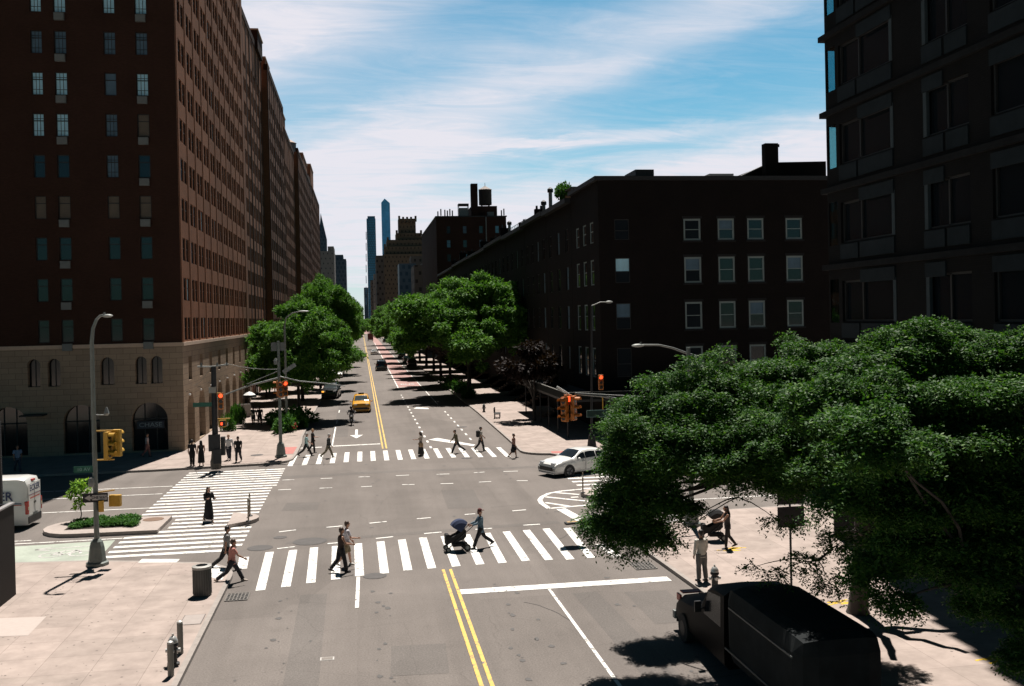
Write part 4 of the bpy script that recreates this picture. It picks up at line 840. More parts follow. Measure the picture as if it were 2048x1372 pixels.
# ---------------------------------------------------------------- trees and plants
def leafmat(name, c1, c2, c3, rough=0.65):
    M = bpy.data.materials.new(name); M.use_nodes = True; t = M.node_tree; b = t.nodes['Principled BSDF']; out = t.nodes['Material Output']
    g_ = t.nodes.new('ShaderNodeNewGeometry'); r = t.nodes.new('ShaderNodeValToRGB'); t.links.new(g_.outputs['Random Per Island'], r.inputs[0])
    r.color_ramp.elements[0].color = (*c1, 1); r.color_ramp.elements[1].color = (*c3, 1); e = r.color_ramp.elements.new(.72); e.color = (*c2, 1)
    t.links.new(r.outputs[0], b.inputs['Base Color']); b.inputs['Roughness'].default_value = rough; b.inputs['Specular IOR Level'].default_value = .16
    tr = t.nodes.new('ShaderNodeBsdfTranslucent'); mx = t.nodes.new('ShaderNodeMix'); mx.data_type = 'RGBA'; mx.blend_type = 'MULTIPLY'; mx.inputs['Factor'].default_value = 1; mx.inputs['B'].default_value = (1.2, 1.35, .5, 1)
    t.links.new(r.outputs[0], mx.inputs['A']); t.links.new(mx.outputs['Result'], tr.inputs['Color'])
    ms = t.nodes.new('ShaderNodeMixShader'); ms.inputs[0].default_value = .28; t.links.new(b.outputs[0], ms.inputs[1]); t.links.new(tr.outputs[0], ms.inputs[2]); t.links.new(ms.outputs[0], out.inputs[0]); return M
LEAF = leafmat('locust_leaves', (.020, .062, .016), (.046, .118, .024), (.115, .215, .040), .55); LEAF2 = leafmat('street_tree_leaves', (.045, .115, .026), (.09, .21, .036), (.17, .31, .05))
LEAFP = leafmat('purple_leaves', (.010, .005, .005), (.014, .007, .006), (.019, .010, .008)); LEAFY = leafmat('young_leaves', (.12, .25, .03), (.22, .40, .05), (.36, .50, .06)); LEAFB = leafmat('bedding_leaves', (.03, .10, .025), (.06, .16, .03), (.10, .22, .04))
BARK = mat('bark', (.055, .045, .038), .95, var=.3, scale=6, bump=.5, stretch=(1, 1, .25))
def leaves(name, clumps, size, dens, M, seed, droop=.5, width=.34, leaflets=3, shell=.5):
    g_ = np.random.default_rng(seed); V = []
    for c, r, *k in clumps:
        c = np.array(c); r = np.array(r if isinstance(r, (tuple, list)) else (r, r, r)); dn = k[0] if k else 1.0
        n = max(12, int(dens*dn*(r[0]*r[1]+r[0]*r[2]+r[1]*r[2])))
        d = g_.normal(size=(n, 3)); d /= np.linalg.norm(d, axis=1)[:, None]; rad = shell + (1-shell)*g_.random(n)**.6
        rad *= 1 + .22*np.sin(d[:, 0]*5+seed)*np.cos(d[:, 1]*4.3+c[0])
        p = c + d*r*rad[:, None]
        for j in range(leaflets):
            q = d*np.array([1, 1, .45]) + g_.normal(size=(n, 3))*.55; q[:, 2] -= droop; q /= np.linalg.norm(q, axis=1)[:, None]
            sdir = np.cross(q, g_.normal(size=(n, 3))*.6 + np.array([0, 0, 1.])); sdir /= (np.linalg.norm(sdir, axis=1)[:, None]+1e-9)
            L_ = size*(.6+.8*g_.random(n))[:, None]; w = L_*width*.5; o = p + g_.normal(size=(n, 3))*size*.35
            V.append(np.stack([o, o+q*L_*.45+sdir*w, o+q*L_, o+q*L_*.45-sdir*w], 1).reshape(-1, 3))
    V = np.concatenate(V).astype(np.float32); n = len(V)//4
    me = bpy.data.meshes.new(name); me.vertices.add(len(V)); me.vertices.foreach_set('co', V.ravel()); me.loops.add(4*n); me.loops.foreach_set('vertex_index', np.arange(4*n, dtype=np.int32))
    me.polygons.add(n); me.polygons.foreach_set('loop_start', np.arange(0, 4*n, 4, dtype=np.int32)); me.materials.append(M); me.update(); me.validate(); return me
def fronds(name, clumps, dens, M, seed, length=.30, leaflets=8):
    """feathery compound leaves: a drooping rib with small leaflets set along both sides"""
    g_ = np.random.default_rng(seed); V = []
    for c, r, *k in clumps:
        c = np.array(c); r = np.array(r); dn = k[0] if k else 1.0; n = max(10, int(dens*dn*(r[0]*r[1]+r[0]*r[2]+r[1]*r[2])))
        d = g_.normal(size=(n, 3)); d /= np.linalg.norm(d, axis=1)[:, None]; p = c + d*r*(.25+.75*g_.random(n)**.5)[:, None]
        q = d*np.array([1, 1, .3]) + g_.normal(size=(n, 3))*np.array([.6, .6, .3]); q[:, 2] -= .18; q /= np.linalg.norm(q, axis=1)[:, None]
        L_ = length*(.6+.8*g_.random(n))[:, None]; s_ = np.cross(q, np.array([0, 0, 1.])+g_.normal(size=(n, 3))*.35); s_ /= (np.linalg.norm(s_, axis=1)[:, None]+1e-9)
        for j in range(leaflets):
            u = (j//2+.6)/(leaflets/2); sg = 1 if j % 2 else -1; b = p + q*L_*u - np.array([0, 0, 1.])*L_*u*u*.45
            e = s_*sg*.85 + q*.5 + g_.normal(size=(n, 3))*.22; e[:, 2] -= .15; e /= np.linalg.norm(e, axis=1)[:, None]; ll = L_*(.36-.12*u); wd = np.cross(e, g_.normal(size=(n, 3))*.5+np.array([0, 0, 1.])); wd /= (np.linalg.norm(wd, axis=1)[:, None]+1e-9); wd *= ll*.24
            V.append(np.stack([b, b+e*ll*.5+wd, b+e*ll, b+e*ll*.5-wd], 1).reshape(-1, 3))
    V = np.concatenate(V).astype(np.float32); n = len(V)//4; print('leaflets', name, n)
    me = bpy.data.meshes.new(name); me.vertices.add(len(V)); me.vertices.foreach_set('co', V.ravel()); me.loops.add(4*n); me.loops.foreach_set('vertex_index', np.arange(4*n, dtype=np.int32))
    me.polygons.add(n); me.polygons.foreach_set('loop_start', np.arange(0, 4*n, 4, dtype=np.int32)); me.materials.append(M); me.update(); me.validate(); return me
def split(clumps, k, f, seed, zf=.45, zj=.9):
    """each leaf bank becomes several small flat sprays with air between them"""
    r_ = random.Random(seed); o = []
    for c, r, *kk in clumps:
        r = r if isinstance(r, (tuple, list)) else (r, r, r)
        if r[0] < .5: o.append((c, r, *kk)); continue
        for i in range(k):
            a = r_.uniform(0, 6.283); d = math.sqrt(r_.random())*.85; w = r_.uniform(.75, 1.25)*f
            o.append(((c[0]+r[0]*d*math.cos(a), c[1]+r[1]*d*math.sin(a), c[2]+r[2]*(r_.uniform(-zj, zj)-.5*d*d)), (r[0]*w, r[1]*w, min(r[0], r[1])*w*zf), *kk))
    return o
def limb(q, a, b, r0, r1, sag=0.0, n=6, seg=6, jit=.06):
    a, b = Vector(a), Vector(b); pts = []; L_ = (b-a).length
    for i in range(seg+1):
        t = i/seg; p = a.lerp(b, t); p.z += sag*math.sin(math.pi*t)*L_
        if 0 < i < seg: p += Vector((rnd.uniform(-1, 1), rnd.uniform(-1, 1), rnd.uniform(-.5, .5)))*jit*L_
        pts.append(p)
    q.tube(pts, [r0+(r1-r0)*i/seg for i in range(seg+1)], n)
def treemesh(clumps, base_r, fork, size, dens, M, seed, sub_=0, **k):
    """a tapered trunk that forks into limbs reaching every leaf clump, and the crown of leaf sprays"""
    q = MB(); q.tube([(0, 0, -.1), (0, 0, .12), (.04, .02, fork*.5), (.0, .05, fork)], [base_r*1.45, base_r*1.08, base_r*.9, base_r*.8], 10)
    for c, r, *_ in clumps:
        c = Vector(c); mid = Vector((c.x*.4, c.y*.4, fork + (c.z-fork)*.55)); limb(q, (0, .03, fork-.15), mid, base_r*.5, base_r*.26, .05); limb(q, mid, c, base_r*.26, base_r*.07, .04)
        for _k in range(2):
            e = c + Vector((rnd.uniform(-1, 1), rnd.uniform(-1, 1), rnd.uniform(-.3, .5)))*(r[0] if isinstance(r, (tuple, list)) else r)*.8; limb(q, c.lerp(mid, .2), e, base_r*.1, base_r*.03, .02, 5, 4)
    return q.mesh('trunk', BARK, True), leaves('crown', split(clumps, sub_, .5, seed, .42, .8) + split(clumps, 4, .26, seed+5, .7, 1.5) if sub_ else clumps, size, dens, M, seed, **k)
def plant(name, label, cat, meshes, loc, rz=0, sc=(1, 1, 1), group=None, names=('trunk', 'crown')):
    t = thing(name, label, cat, loc, rz, group); t.scale = sc
    for nm_, me in zip(names, meshes): link(nm_, me, t)
    return t
# big honey locust in the right foreground
TA = Vector((15.3, 29.3, KH))
TB = Vector((15.2, 18.0, KH)); CB = []
def cl(px_, py_, Y, r, dn=1.0):
    if px_ > 1695: CB.append((tuple(pat(px_, py_, Y*.74) - TB), tuple(v*.76 for v in r), dn)); return None
    return (tuple(pat(px_, py_, Y) - TA), r, dn)
CA = [cl(1275, 845, 26, (.9, 1.2, .4)), cl(1320, 800, 26.5, (1.1, 1.4, .45)), cl(1400, 778, 26.5, (1.2, 1.5, .5)), cl(1315, 890, 25.5, (1.1, 1.3, .4)), cl(1400, 850, 25.5, (1.4, 1.5, .5)),
    cl(1480, 755, 27, (1.2, 1.5, .5)), cl(1560, 740, 27, (1.2, 1.5, .5)), cl(1640, 718, 27.5, (1.3, 1.5, .5)), cl(1490, 830, 25.5, (1.4, 1.5, .55)), cl(1590, 815, 25.5, (1.4, 1.6, .55)),
    cl(1740, 708, 28, (1.4, 1.5, .5)), cl(1840, 682, 28, (1.4, 1.6, .5)), cl(1940, 690, 28, (1.5, 1.6, .5)), cl(2040, 690, 27, (1.6, 1.6, .5)), cl(1700, 800, 26, (1.5, 1.6, .5)), cl(1820, 780, 26, (1.5, 1.6, .5)), cl(1950, 770, 26, (1.6, 1.7, .5)), cl(2050, 800, 26, (1.4, 1.6, .5)),
    cl(1262, 985, 26.5, (.9, 1.1, .35)), cl(1225, 1045, 26.5, (.65, .9, .22), .9), cl(1310, 940, 26, (1.1, 1.2, .4)), cl(1285, 1050, 26.5, (.7, .9, .26)), cl(1430, 900, 25, (1.3, 1.4, .4)), cl(1540, 895, 24.5, (1.3, 1.5, .42)),
    cl(1650, 905, 25, (1.5, 1.5, .5)), cl(1770, 890, 25, (1.5, 1.5, .5)), cl(1900, 870, 25, (1.6, 1.6, .5)), cl(2020, 880, 25, (1.5, 1.6, .5)), cl(1655, 965, 24.5, (1.1, 1.4, .3)), cl(1750, 985, 25, (1.4, 1.5, .45)), cl(1870, 975, 25, (1.5, 1.5, .5)), cl(1990, 970, 25, (1.5, 1.5, .5)),
    cl(1640, 850, 23, (1.1, 1.2, .4)), cl(1710, 850, 22, (1.1, 1.2, .4)), cl(1570, 870, 23.5, (1.1, 1.2, .4)), cl(1760, 880, 21.5, (1.0, 1.1, .4)), cl(1660, 915, 22.3, (1.0, 1.1, .35)), cl(1590, 915, 23.2, (.9, 1.0, .25)), cl(1330, 868, 30, (1.1, 1.0, .4)), cl(1405, 858, 30.4, (1.2, 1.0, .4)), cl(1285, 925, 29.6, (.8, .9, .3)), cl(1470, 850, 30, (1.1, 1.0, .4)), cl(1235, 925, 26, (.45, .8, .2)), cl(1335, 1000, 25.6, (.7, .8, .22), .8), cl(1198, 1050, 26.5, (.35, .6, .16), .8), cl(1530, 945, 24.6, (.8, 1.0, .22), .6)]
TASS = [cl(x, y, 26.3+i*.07, (.22, .3, .3), .55) for i, (x, y) in enumerate([(1178, 1040), (1196, 1078), (1222, 1090), (1248, 1098), (1276, 1092), (1300, 1080), (1330, 1072), (1210, 990), (1226, 900), (1214, 855), (1236, 822), (1240, 1010), (1620, 1030)])]
HANG = [cl(1560, 1045, 24.5, (.35, .5, .2), .35), cl(1610, 1120, 24, (.4, .5, .25), .4), cl(1545, 1150, 24, (.35, .4, .18), .45), cl(1690, 1080, 25, (.6, .8, .35), .6), cl(1750, 1120, 25.5, (.8, .8, .4), .8), cl(1660, 1165, 24.2, (.4, .5, .25), .5), cl(1360, 1050, 25, (.2, .3, .1), .4),
    cl(1345, 1085, 25, (.2, .25, .1), .4), cl(1505, 1135, 24, (.2, .3, .12), .4), cl(1830, 1080, 25, (1.1, 1.0, .5)), cl(1790, 1200, 25, (.5, .7, .3), .7), cl(1940, 1080, 25, (1.3, 1.2, .7))]
CA = [c for c in CA if c]; HANG = [c for c in HANG if c]
q = MB(); q.tube([(0, 0, -.1), (0, 0, .15), (.05, -.1, 1.2), (.1, -.2, 2.6), (.05, -.25, 3.4)], [.42, .31, .27, .25, .22], 12)
forkA = Vector((.05, -.25, 3.3)); hubs = [Vector((-3.0, -1.6, 4.6)), Vector((-1.2, .2, 5.8)), Vector((1.8, .5, 6.0)), Vector((1.5, -2, 4.9)), Vector((4.5, .2, 6.0)), Vector((-.8, -2.4, 4.2)), Vector((-5.2, -2.2, 4.7))]
for h in hubs: limb(q, forkA if h.x > -5 else hubs[0], h, .17 if h.x > -5 else .11, .09, .07, 8)
for c, r, *k in CA:
    c = Vector(c); h = min(hubs, key=lambda v: (v-c).length); limb(q, h, c, .055, .014, .05, 6, 8, .02)
    for _k in range(3): limb(q, h.lerp(c, .75), c + Vector((rnd.uniform(-1, 1)*r[0], rnd.uniform(-1, 1)*r[1], rnd.uniform(-.6, .4))), .03, .008, .02, 4, 4)
limb(q, (.1, -.2, 2.5), (-3.4, -4.4, 2.9), .07, .03, .06, 6, 6, .03)
for c, r, *k in HANG:
    c = Vector(c); h = min((Vector((-3.4, -4.4, 2.9)), Vector((-2.2, -2.9, 2.9)), Vector((-1.2, -1.7, 2.8)), Vector((-5.2, -3.4, 4.5))), key=lambda v: (v-c).length); limb(q, h, c, .022, .006, .05, 4, 6, .03)
t = thing('honey_locust_tree', 'huge feathery green locust tree filling the right foreground over the parked truck', 'tree', TA); link('trunk', q.mesh('trunk', BARK, True), t)
link('crown', fronds('crown', split(CA, 12, .42, 5, .27, .75) + split(CA, 7, .20, 9, .7, 1.7) + HANG + TASS, 520, LEAF, 3, .29), t)
# second near tree at the right bottom, in the building's shade
for px_, py_, Y, r in [(1900, 1040, 20, 1.0), (1980, 1000, 20, 1.1), (2060, 990, 19.5, 1.1), (1930, 1110, 19.5, .9), (2030, 1110, 19, 1.0), (1995, 1190, 19, .75), (2075, 1220, 18.5, .85), (2060, 1300, 18.5, .6), (1840, 1060, 20.5, .6), (1790, 1000, 20.5, .8)]:
    p = pat(px_, py_, Y)-TB; CB.append((tuple(p), (r, r, r*.4), 1.0))
q = MB(); q.tube([(0, 0, -.1), (0, 0, .15), (.02, .1, 1.6), (-.1, .3, 3.2)], [.36, .27, .22, .19], 12); hubs = [Vector((-2.2, 1.6, 5.0)), Vector((-1.0, 2.2, 6.0)), Vector((-2.6, .8, 3.8))]
for h in hubs: limb(q, (-.1, .3, 3.1), h, .14, .07, .05, 8)
for c, r, *k in CB: c = Vector(c); limb(q, min(hubs, key=lambda v: (v-c).length), c, .045, .012, .05, 6, 6, .02)
t = thing('honey_locust_tree', 'darker locust tree whose branches reach in from the right edge of the picture', 'tree', TB); link('trunk', q.mesh('trunk', BARK, True), t)
link('crown', fronds('crown', split(CB, 11, .44, 15, .3, .75) + split(CB, 5, .22, 19, .7, 1.6), 700, LEAF, 13, .26), t)
# street trees of the right and left rows: three crown shapes, each a flattened umbrella with gaps
def umbrella(seed, R_, H_, n):
    r_ = random.Random(seed); o = []
    for i in range(n):
        a = 2*math.pi*i/n*2.4 + r_.uniform(-.4, .4); d = R_*(.25+.6*math.sqrt(r_.random())); z = H_*(.98 - .38*(d/R_)**1.6) - r_.uniform(0, H_*.30); s = r_.uniform(.75, 1.2)*R_*.27
        o.append(((d*math.cos(a), d*math.sin(a), z), (s, s, s*.55)))
    o.append(((0, 0, H_*.9), (R_*.35, R_*.35, R_*.2))); return o
SHAPES = [treemesh(umbrella(s, 7.2, 12.6, 30), .24, 3.8, .30, 120, LEAF2, s, 8, droop=.35, width=.45, leaflets=3, shell=.3) for s in (21, 22, 23)]
right = [(13.0, 121, 1.22, 1.2), (12.6, 142, .95, 1.08), (13.0, 164, 1.05, 1.1), (13.0, 180, 1.0, 1.08), (13.0, 200, 1.1, 1.12), (13.0, 222, 1.1, 1.1), (13.0, 250, 1.15, 1.15), (13.0, 285, 1.2, 1.15), (13, 325, 1.3, 1.2), (13, 375, 1.4, 1.25)]
wr = ['nearest the corner bench', 'second from the corner bench', 'third from the corner bench', 'fourth from the corner bench', 'fifth from the corner bench', 'sixth from the corner bench', 'seventh from the corner bench', 'eighth from the corner bench', 'ninth from the corner bench', 'last and farthest in view']
for i, ((x, y, s, h), w) in enumerate(zip(right, wr)): plant('street_tree', 'green street tree on the right pavement, ' + w, 'tree', SHAPES[i % 3], (x, y, KH), i*1.7, (s, s, h), 'street trees in the right hand row')
left = [(-6.0, 98, .74, .90), (-7.0, 122, .85, .92), (-5.6, 141, .78, 1.22), (-6.2, 160, .9, 1.25), (-6.7, 182, 1.0, 1.3), (-6.8, 210, 1.05, 1.3), (-6.8, 245, 1.0, 1.3), (-6.8, 290, 1.05, 1.35), (-6.8, 345, 1.1, 1.4)]
wl = ['broad pale crown nearest the corner lamp', 'second from the corner behind the broad crown', 'tall dark crown third from the corner', 'fourth from the corner', 'fifth from the corner', 'sixth from the corner', 'seventh from the corner', 'eighth from the corner', 'last and farthest in view']
for i, ((x, y, s, h), w) in enumerate(zip(left, wl)): plant('street_tree', 'green street tree on the left pavement, ' + w, 'tree', SHAPES[(i+1) % 3], (x, y, KH), i*2.1+.5, (s, s, h), 'street trees in the left hand row')
cp = umbrella(31, 3.0, 6.0, 14)
plant('plum_tree', 'dark reddish purple leaved tree before the dark corner house', 'tree', treemesh(cp, .16, 1.8, .34, 90, LEAFP, 31, droop=.2, width=.55), (15.6, 90, KH), 0, (1, 1, 1.2))
SM = treemesh([((0, 0, 3.2), (1.5, 1.5, .9)), ((.8, .6, 2.4), (1.1, 1.1, .7)), ((-.9, -.3, 2.5), (1.1, 1.1, .7)), ((.1, -1, 2.0), (.9, .9, .6))], .08, 1.0, .34, 90, LEAF2, 41, droop=.1, width=.6)
for i, (x, y, s, w) in enumerate([(-12.0, 130, 1.35, 'green'), (-11.2, 133.5, 1.0, 'paler'), (-12.3, 138, 1.5, 'rear')]): plant('small_tree', w + ' small garden tree against the brick houses past the arches', 'tree', SM, (x, y, KH), i*1.3, (s, s, s*1.15), 'garden trees past the arches')
SH = (leaves('foliage', [((0, 0, .35), (.75, .75, .38)), ((.5, .6, .3), (.55, .55, .32)), ((-.4, -.6, .3), (.55, .55, .32))], .16, 330, LEAFB, 51, droop=0, width=.6),)
def shrub(label, x, y, z, s, rz=0, group=None): return plant('shrub', label, 'shrub', SH, (x, y, z), rz, s, group, ('foliage',))
for i, (x, y, w) in enumerate([(-6.6, 89, 'nearest the lamp'), (-6.6, 92.3, 'middle'), (-6.6, 95.5, 'farthest')]): shrub('low green hedge shrub in the kerbside tree pit, ' + w, x, y, KH, (1.0, 2.0, 1.9), i, 'hedge shrubs in the left tree pit')
for i, (x, y) in enumerate([(12.6, 118), (12.6, 126), (12.7, 134), (12.7, 143)]): shrub('low green shrub around a right hand tree pit', x, y, KH, (.9, 1.6, 1.5), i*.8, 'shrubs in the right tree pits')
for i, (x, y, s) in enumerate([(-13.2, 49.8, .7), (-12.6, 50.6, .75), (-12.0, 49.7, .7), (-11.5, 50.5, .85), (-11.1, 49.7, .7), (-13.4, 50.7, .6)]): shrub('low leafy bedding plant in the traffic island bed', x, y, .186, (s*.85, s*.7, s*.5), i*1.1, 'bedding plants in the island bed')
FLW = mat('flower_red', (.5, .05, .03), .6)
for i, (x, y) in enumerate([(-5.9, 88.6), (-5.9, 91), (-5.9, 93.5)]):
    t = thing('flower_clump', 'small clump of red flowers in the kerbside tree pit', 'flowers', (x, y, KH), 0, 'red flowers in the left tree pit'); q = MB()
    for k in range(14): q.ball((rnd.uniform(-.3, .3), rnd.uniform(-.6, .6), rnd.uniform(.3, .75)), .06, 6, 4)
    q.build('blooms', FLW, t); q = MB()
    for k in range(10): q.tube([(rnd.uniform(-.2, .2), rnd.uniform(-.5, .5), 0), (rnd.uniform(-.3, .3), rnd.uniform(-.6, .6), .5)], .012, 4)
    q.build('stems', LEAFB, t)
t = plant('sapling', 'thin sapling with bright yellow green leaves on the traffic island', 'tree', treemesh([((0, 0, 1.55), (.32, .3, .3)), ((.28, 0, 1.35), (.2, .2, .18)), ((-.35, 0, 1.2), (.22, .2, .14)), ((.1, 0, 1.05), (.25, .25, .18)), ((-.1, 0, .8), (.2, .2, .15))], .025, .6, .15, 260, LEAFY, 61, droop=.1, width=.6), (-13.7, 51.2, .18), 0, (1.05, 1.05, 1.1))
shrub('bright green planter shrub on the row house roof terrace', 20.3, 97, 21.3, (1.0, 1.0, 2)); shrub('yellow green rooftop shrub on the row beneath the brick block', pat(993, 470, 190).x, 190, 20.4, (2.4, 2.4, 4.5))
# ---------------------------------------------------------------- street furniture
def tubeobj(name, pts, r, M, parent, n=8, **k): q = MB(); q.tube(pts, r, n); return q.build(name, M, parent, smooth=True, **k)
def pole_base(p, M, s=1.0): q = MB(); q.lathe([(.42*s, 0), (.42*s, .12), (.34*s, .16), (.27*s, .75), (.22*s, .95), (.14*s, 1.05)], 8); return q.build('base', M, p, bevel=.015)
def signal_head(parent, loc, rz, M, lit=None, sections=3, name='signal_head'):
    """one three-lamp traffic signal facing local -y, with visors"""
    q = MB(); h = .36*sections; q.box((-.17, -.09, 0), (.17, .09, h)); q.box((-.05, .09, .1), (.05, .14, h-.1)); o = q.build(name, M, parent, loc=loc, rz=rz, bevel=.02)
    for i in range(sections):
        z = h-.18-.36*i; q = MB()
        pts = [(-.14*math.cos(a), -.14*math.sin(a)*-1) for a in [math.pi*k/8 for k in range(9)]]
        for (x0, z0_), (x1, z1) in zip(pts, pts[1:]): q.face([(x0, -.09, z+z0_), (x1, -.09, z+z1), (x1, -.33, z+z1), (x0, -.33, z+z0_)])
        q.build('visor', M, o)
        q = MB(); q.tube([(0, -.092, z), (0, -.10, z)], .13, 14); q.build('lens', LENSR if lit == i else LENSD, o)
    return o
def ped_signal(parent, loc, rz, M, lit=False):
    q = MB(); q.box((-.23, -.1, 0), (.23, .1, .46)); o = q.build('pedestrian_signal', M, parent, loc=loc, rz=rz, bevel=.02); q = MB(); q.box((-.19, -.115, .04), (.19, -.102, .42)); q.cur = 1
    if lit: q.box((-.14, -.125, .14), (-.02, -.116, .32))
    q.build('screen', [LENSD, LENSR], o); return o
def flatsign(name, parent, loc, rz, w, h, M, edge=WHT):
    q = MB(); q.box((-w/2, -.012, -h/2), (w/2, .012, h/2)); q.cur = 1
    for a, b in (((-w/2, -.016, h/2-.025), (w/2, -.0125, h/2)), ((-w/2, -.016, -h/2), (w/2, -.0125, -h/2+.025)), ((-w/2, -.016, -h/2+.025), (-w/2+.025, -.0125, h/2-.025)), ((w/2-.025, -.016, -h/2+.025), (w/2, -.0125, h/2-.025))): q.box(a, b)
    return q.build(name, [M, edge], parent, loc=loc, rz=rz)
# lamp post on the near left pavement with signals
b = gpt(195, 1130, KH); P = thing('street_lamp', 'tall grey lamp post with yellow traffic signals on the near left pavement', 'lamp post', b)
pole_base(P, POLEM, 1.05)
tubeobj('pole', [(0, 0, 1.0), (0, 0, 8.2), (.0, 0, 8.9), (.06, 0, 9.45), (.2, 0, 9.8)], [.105, .085, .08, .07, .06], POLEM, P, 12)
tubeobj('arm', [(.2, 0, 9.8), (.34, 0, 9.95), (.5, .0, 9.98)], [.055, .05, .05], STEEL, P)
q = MB(); q.ball((.62, 0, 9.95), (.22, .12, .07), 10, 6); q.box((.48, -.03, 10.0), (.54, .03, 10.1)); q.build('lamp_head', STEEL, P, smooth=True)
tubeobj('bracket_arm', [(.08, 0, 6.0), (.55, 0, 5.98)], .025, STEEL, P); q = MB(); q.lathe([(.07, 5.98), (.11, 6.05), (.06, 6.22), (.03, 6.3)], 8, (.5, 0, 0)); q.build('antenna_cap', STEEL, P)
for z, nme in ((5.36, 'signal_bracket'), (4.2, 'signal_bracket')): tubeobj(nme, [(.08, 0, z), (.9 if z > 5 else .75, .0, z)], .03, SIGY, P)
signal_head(P, (.52, -.08, 4.24), R(75), SIGY); signal_head(P, (.84, .12, 4.3), R(165), SIGY)
tubeobj('pedestrian_bracket', [(.05, 0, 2.9), (.7, .1, 2.95)], .03, SIGY, P); ped_signal(P, (.2, -.02, 2.15), R(-75), SIGY); ped_signal(P, (.72, .1, 2.3), R(170), SIGY)
s_ = flatsign('street_name_sign', P, (-.42, -.05, 3.85), 0, .75, .26, GSIGN, GSIGN); text('lettering', '10 AV', .2, mat('sign_letters_pale', (.24, .42, .38), .5), s_, (0, -.018, 0), (math.pi/2, 0, 0), .001, 0, 1.0)
q = MB(); q.lathe([(.11, 3.15), (.13, 3.3), (.1, 3.5)], 8, (-.12, -.1, 0)); q.build('camera_dome', STEEL, P)
s_ = flatsign('one_way_sign', P, (.02, -.13, 2.72), 0, .95, .36, BLK, DARKM); q = MB(); q.face([(-.42, -.018, 0), (-.2, -.018, -.12), (-.2, -.018, .12)]); q.face([(-.21, -.018, -.05), (-.12, -.018, -.05), (-.12, -.018, .05), (-.21, -.018, .05)]); AW = mat('arrow_white', (.5, .47, .44), .6); q.build('arrow', AW, s_); text('lettering', 'ONE WAY', .15, BLK, s_, (.15, -.021, 0), (math.pi/2, 0, 0), .001, .004, .82); q = MB(); q.box((-.12, -.0165, -.1), (.44, -.0155, .1)); q.build('arrow_shaft', AW, s_)
# lamp post at the far left corner
b = gpt(562, 914, KH); P = thing('street_lamp', 'grey lamp post with signals and sign backs at the far left corner', 'lamp post', b)
pole_base(P, POLEM); tubeobj('pole', [(0, 0, 1.0), (0, 0, 8.2)], [.12, .09], POLEM, P, 10)
for x in (-.32, .22): q = MB(); q.box((x-.2, .12, 7.5), (x+.2, .14, 8.1)); q.build('sign_back', ACM, P)
q = MB(); q.lathe([(.13, 6.55), (.16, 6.8), (.05, 7.0)], 8, (-.2, 0, 0)); q.build('finial', STEEL, P)
tubeobj('mast_arm', [(0, 0, 5.6), (-2.0, -.3, 5.15), (-3.6, -.6, 4.6), (-4.3, -.7, 4.3)], [.07, .055, .045, .04], STEEL, P)
tubeobj('brace_rod', [(0, 0, 6.1), (-2.2, -.3, 5.25)], .02, STEEL, P); tubeobj('mast_arm', [(0, 0, 5.7), (1.5, -.6, 5.35), (3.2, -1.3, 5.2), (4.6, -2.0, 5.0)], [.05, .04, .035, .03], STEEL, P)
signal_head(P, (.12, -.25, 4.25), R(0), SIGO, None); signal_head(P, (.42, -.1, 4.3), R(15), SIGO, 0); signal_head(P, (-.1, .2, 4.3), R(-100), SIGO, None)
q = MB(); q.box((.2, -.1, 5.9), (1.1, -.06, 6.2), Matrix.Rotation(R(-35), 3, 'Y'), (2.0, 0, .9)); 
q = MB(); rm = Matrix.Rotation(R(-32), 3, 'Y'); q.box((-.5, -.03, -.14), (.5, .03, .14), rm, (.72, -.1, 6.25)); q.build('tilted_sign_back', STEEL, P)
P2_ = thing('street_lamp', 'curved arm street lamp in front of the broad left tree crown', 'lamp post', (-6.55, 89.5, KH)); pole_base(P2_, POLEM); tubeobj('pole', [(0, 0, 1.0), (0, 0, 9.3)], [.12, .09], POLEM, P2_, 8)
tubeobj('arm', [(0, 0, 9.2), (.15, 0, 9.9), (.7, 0, 10.3), (1.3, 0, 10.42)], [.06, .055, .05, .045], STEEL, P2_); q = MB(); q.ball((1.65, 0, 10.44), (.5, .17, .08), 10, 6); q.build('lamp_head', STEEL, P2_, smooth=True)
# stout corner pole
b = gpt(432, 938, KH); P = thing('signal_pole', 'stout dark signal pole with crossarm and red light at the left corner', 'signal pole', b)
q = MB(); q.lathe([(.34, 0), (.36, .5), (.30, .7), (.24, 1.3)], 8); q.build('base', mat('pole_brown', (.10, .085, .07), .85, var=.25), P, bevel=.02); tubeobj('pole', [(0, 0, 1.3), (0, 0, 6.7)], [.2, .16], DARKM, P, 10)
tubeobj('crossarm', [(-1.0, -.1, 6.75), (-.2, -.1, 6.72), (.2, -.1, 6.75), (.95, -.1, 6.85)], .05, STEEL, P)
for x in (-.75, .25, .85): tubeobj('insulator', [(x, -.1, 6.8), (x, -.1, 7.0)], [.06, .03], STEEL, P, 6)
q = MB(); q.box((-.4, -.32, 1.2), (.35, -.19, 2.3)); q.box((-.1, -.45, .4), (.42, -.36, 1.35)); q.box((.36, -.2, .9), (.62, .2, 2.1)); q.build('control_box', DARKM, P, bevel=.02)
q = MB(); q.box((-.3, -.26, 5.0), (.15, -.2, 5.4)); q.build('small_sign', mat('sign_grey', (.3, .29, .26), .6), P)
s_ = flatsign('street_name_sign', P, (-.75, -.05, 4.25), 0, 1.2, .28, GSIGN, GSIGN)
signal_head(P, (.42, -.05, 3.9), R(5), SIGO, 0); tubeobj('signal_bracket', [(.1, 0, 4.95), (.42, -.02, 5.0)], .03, SIGY, P)
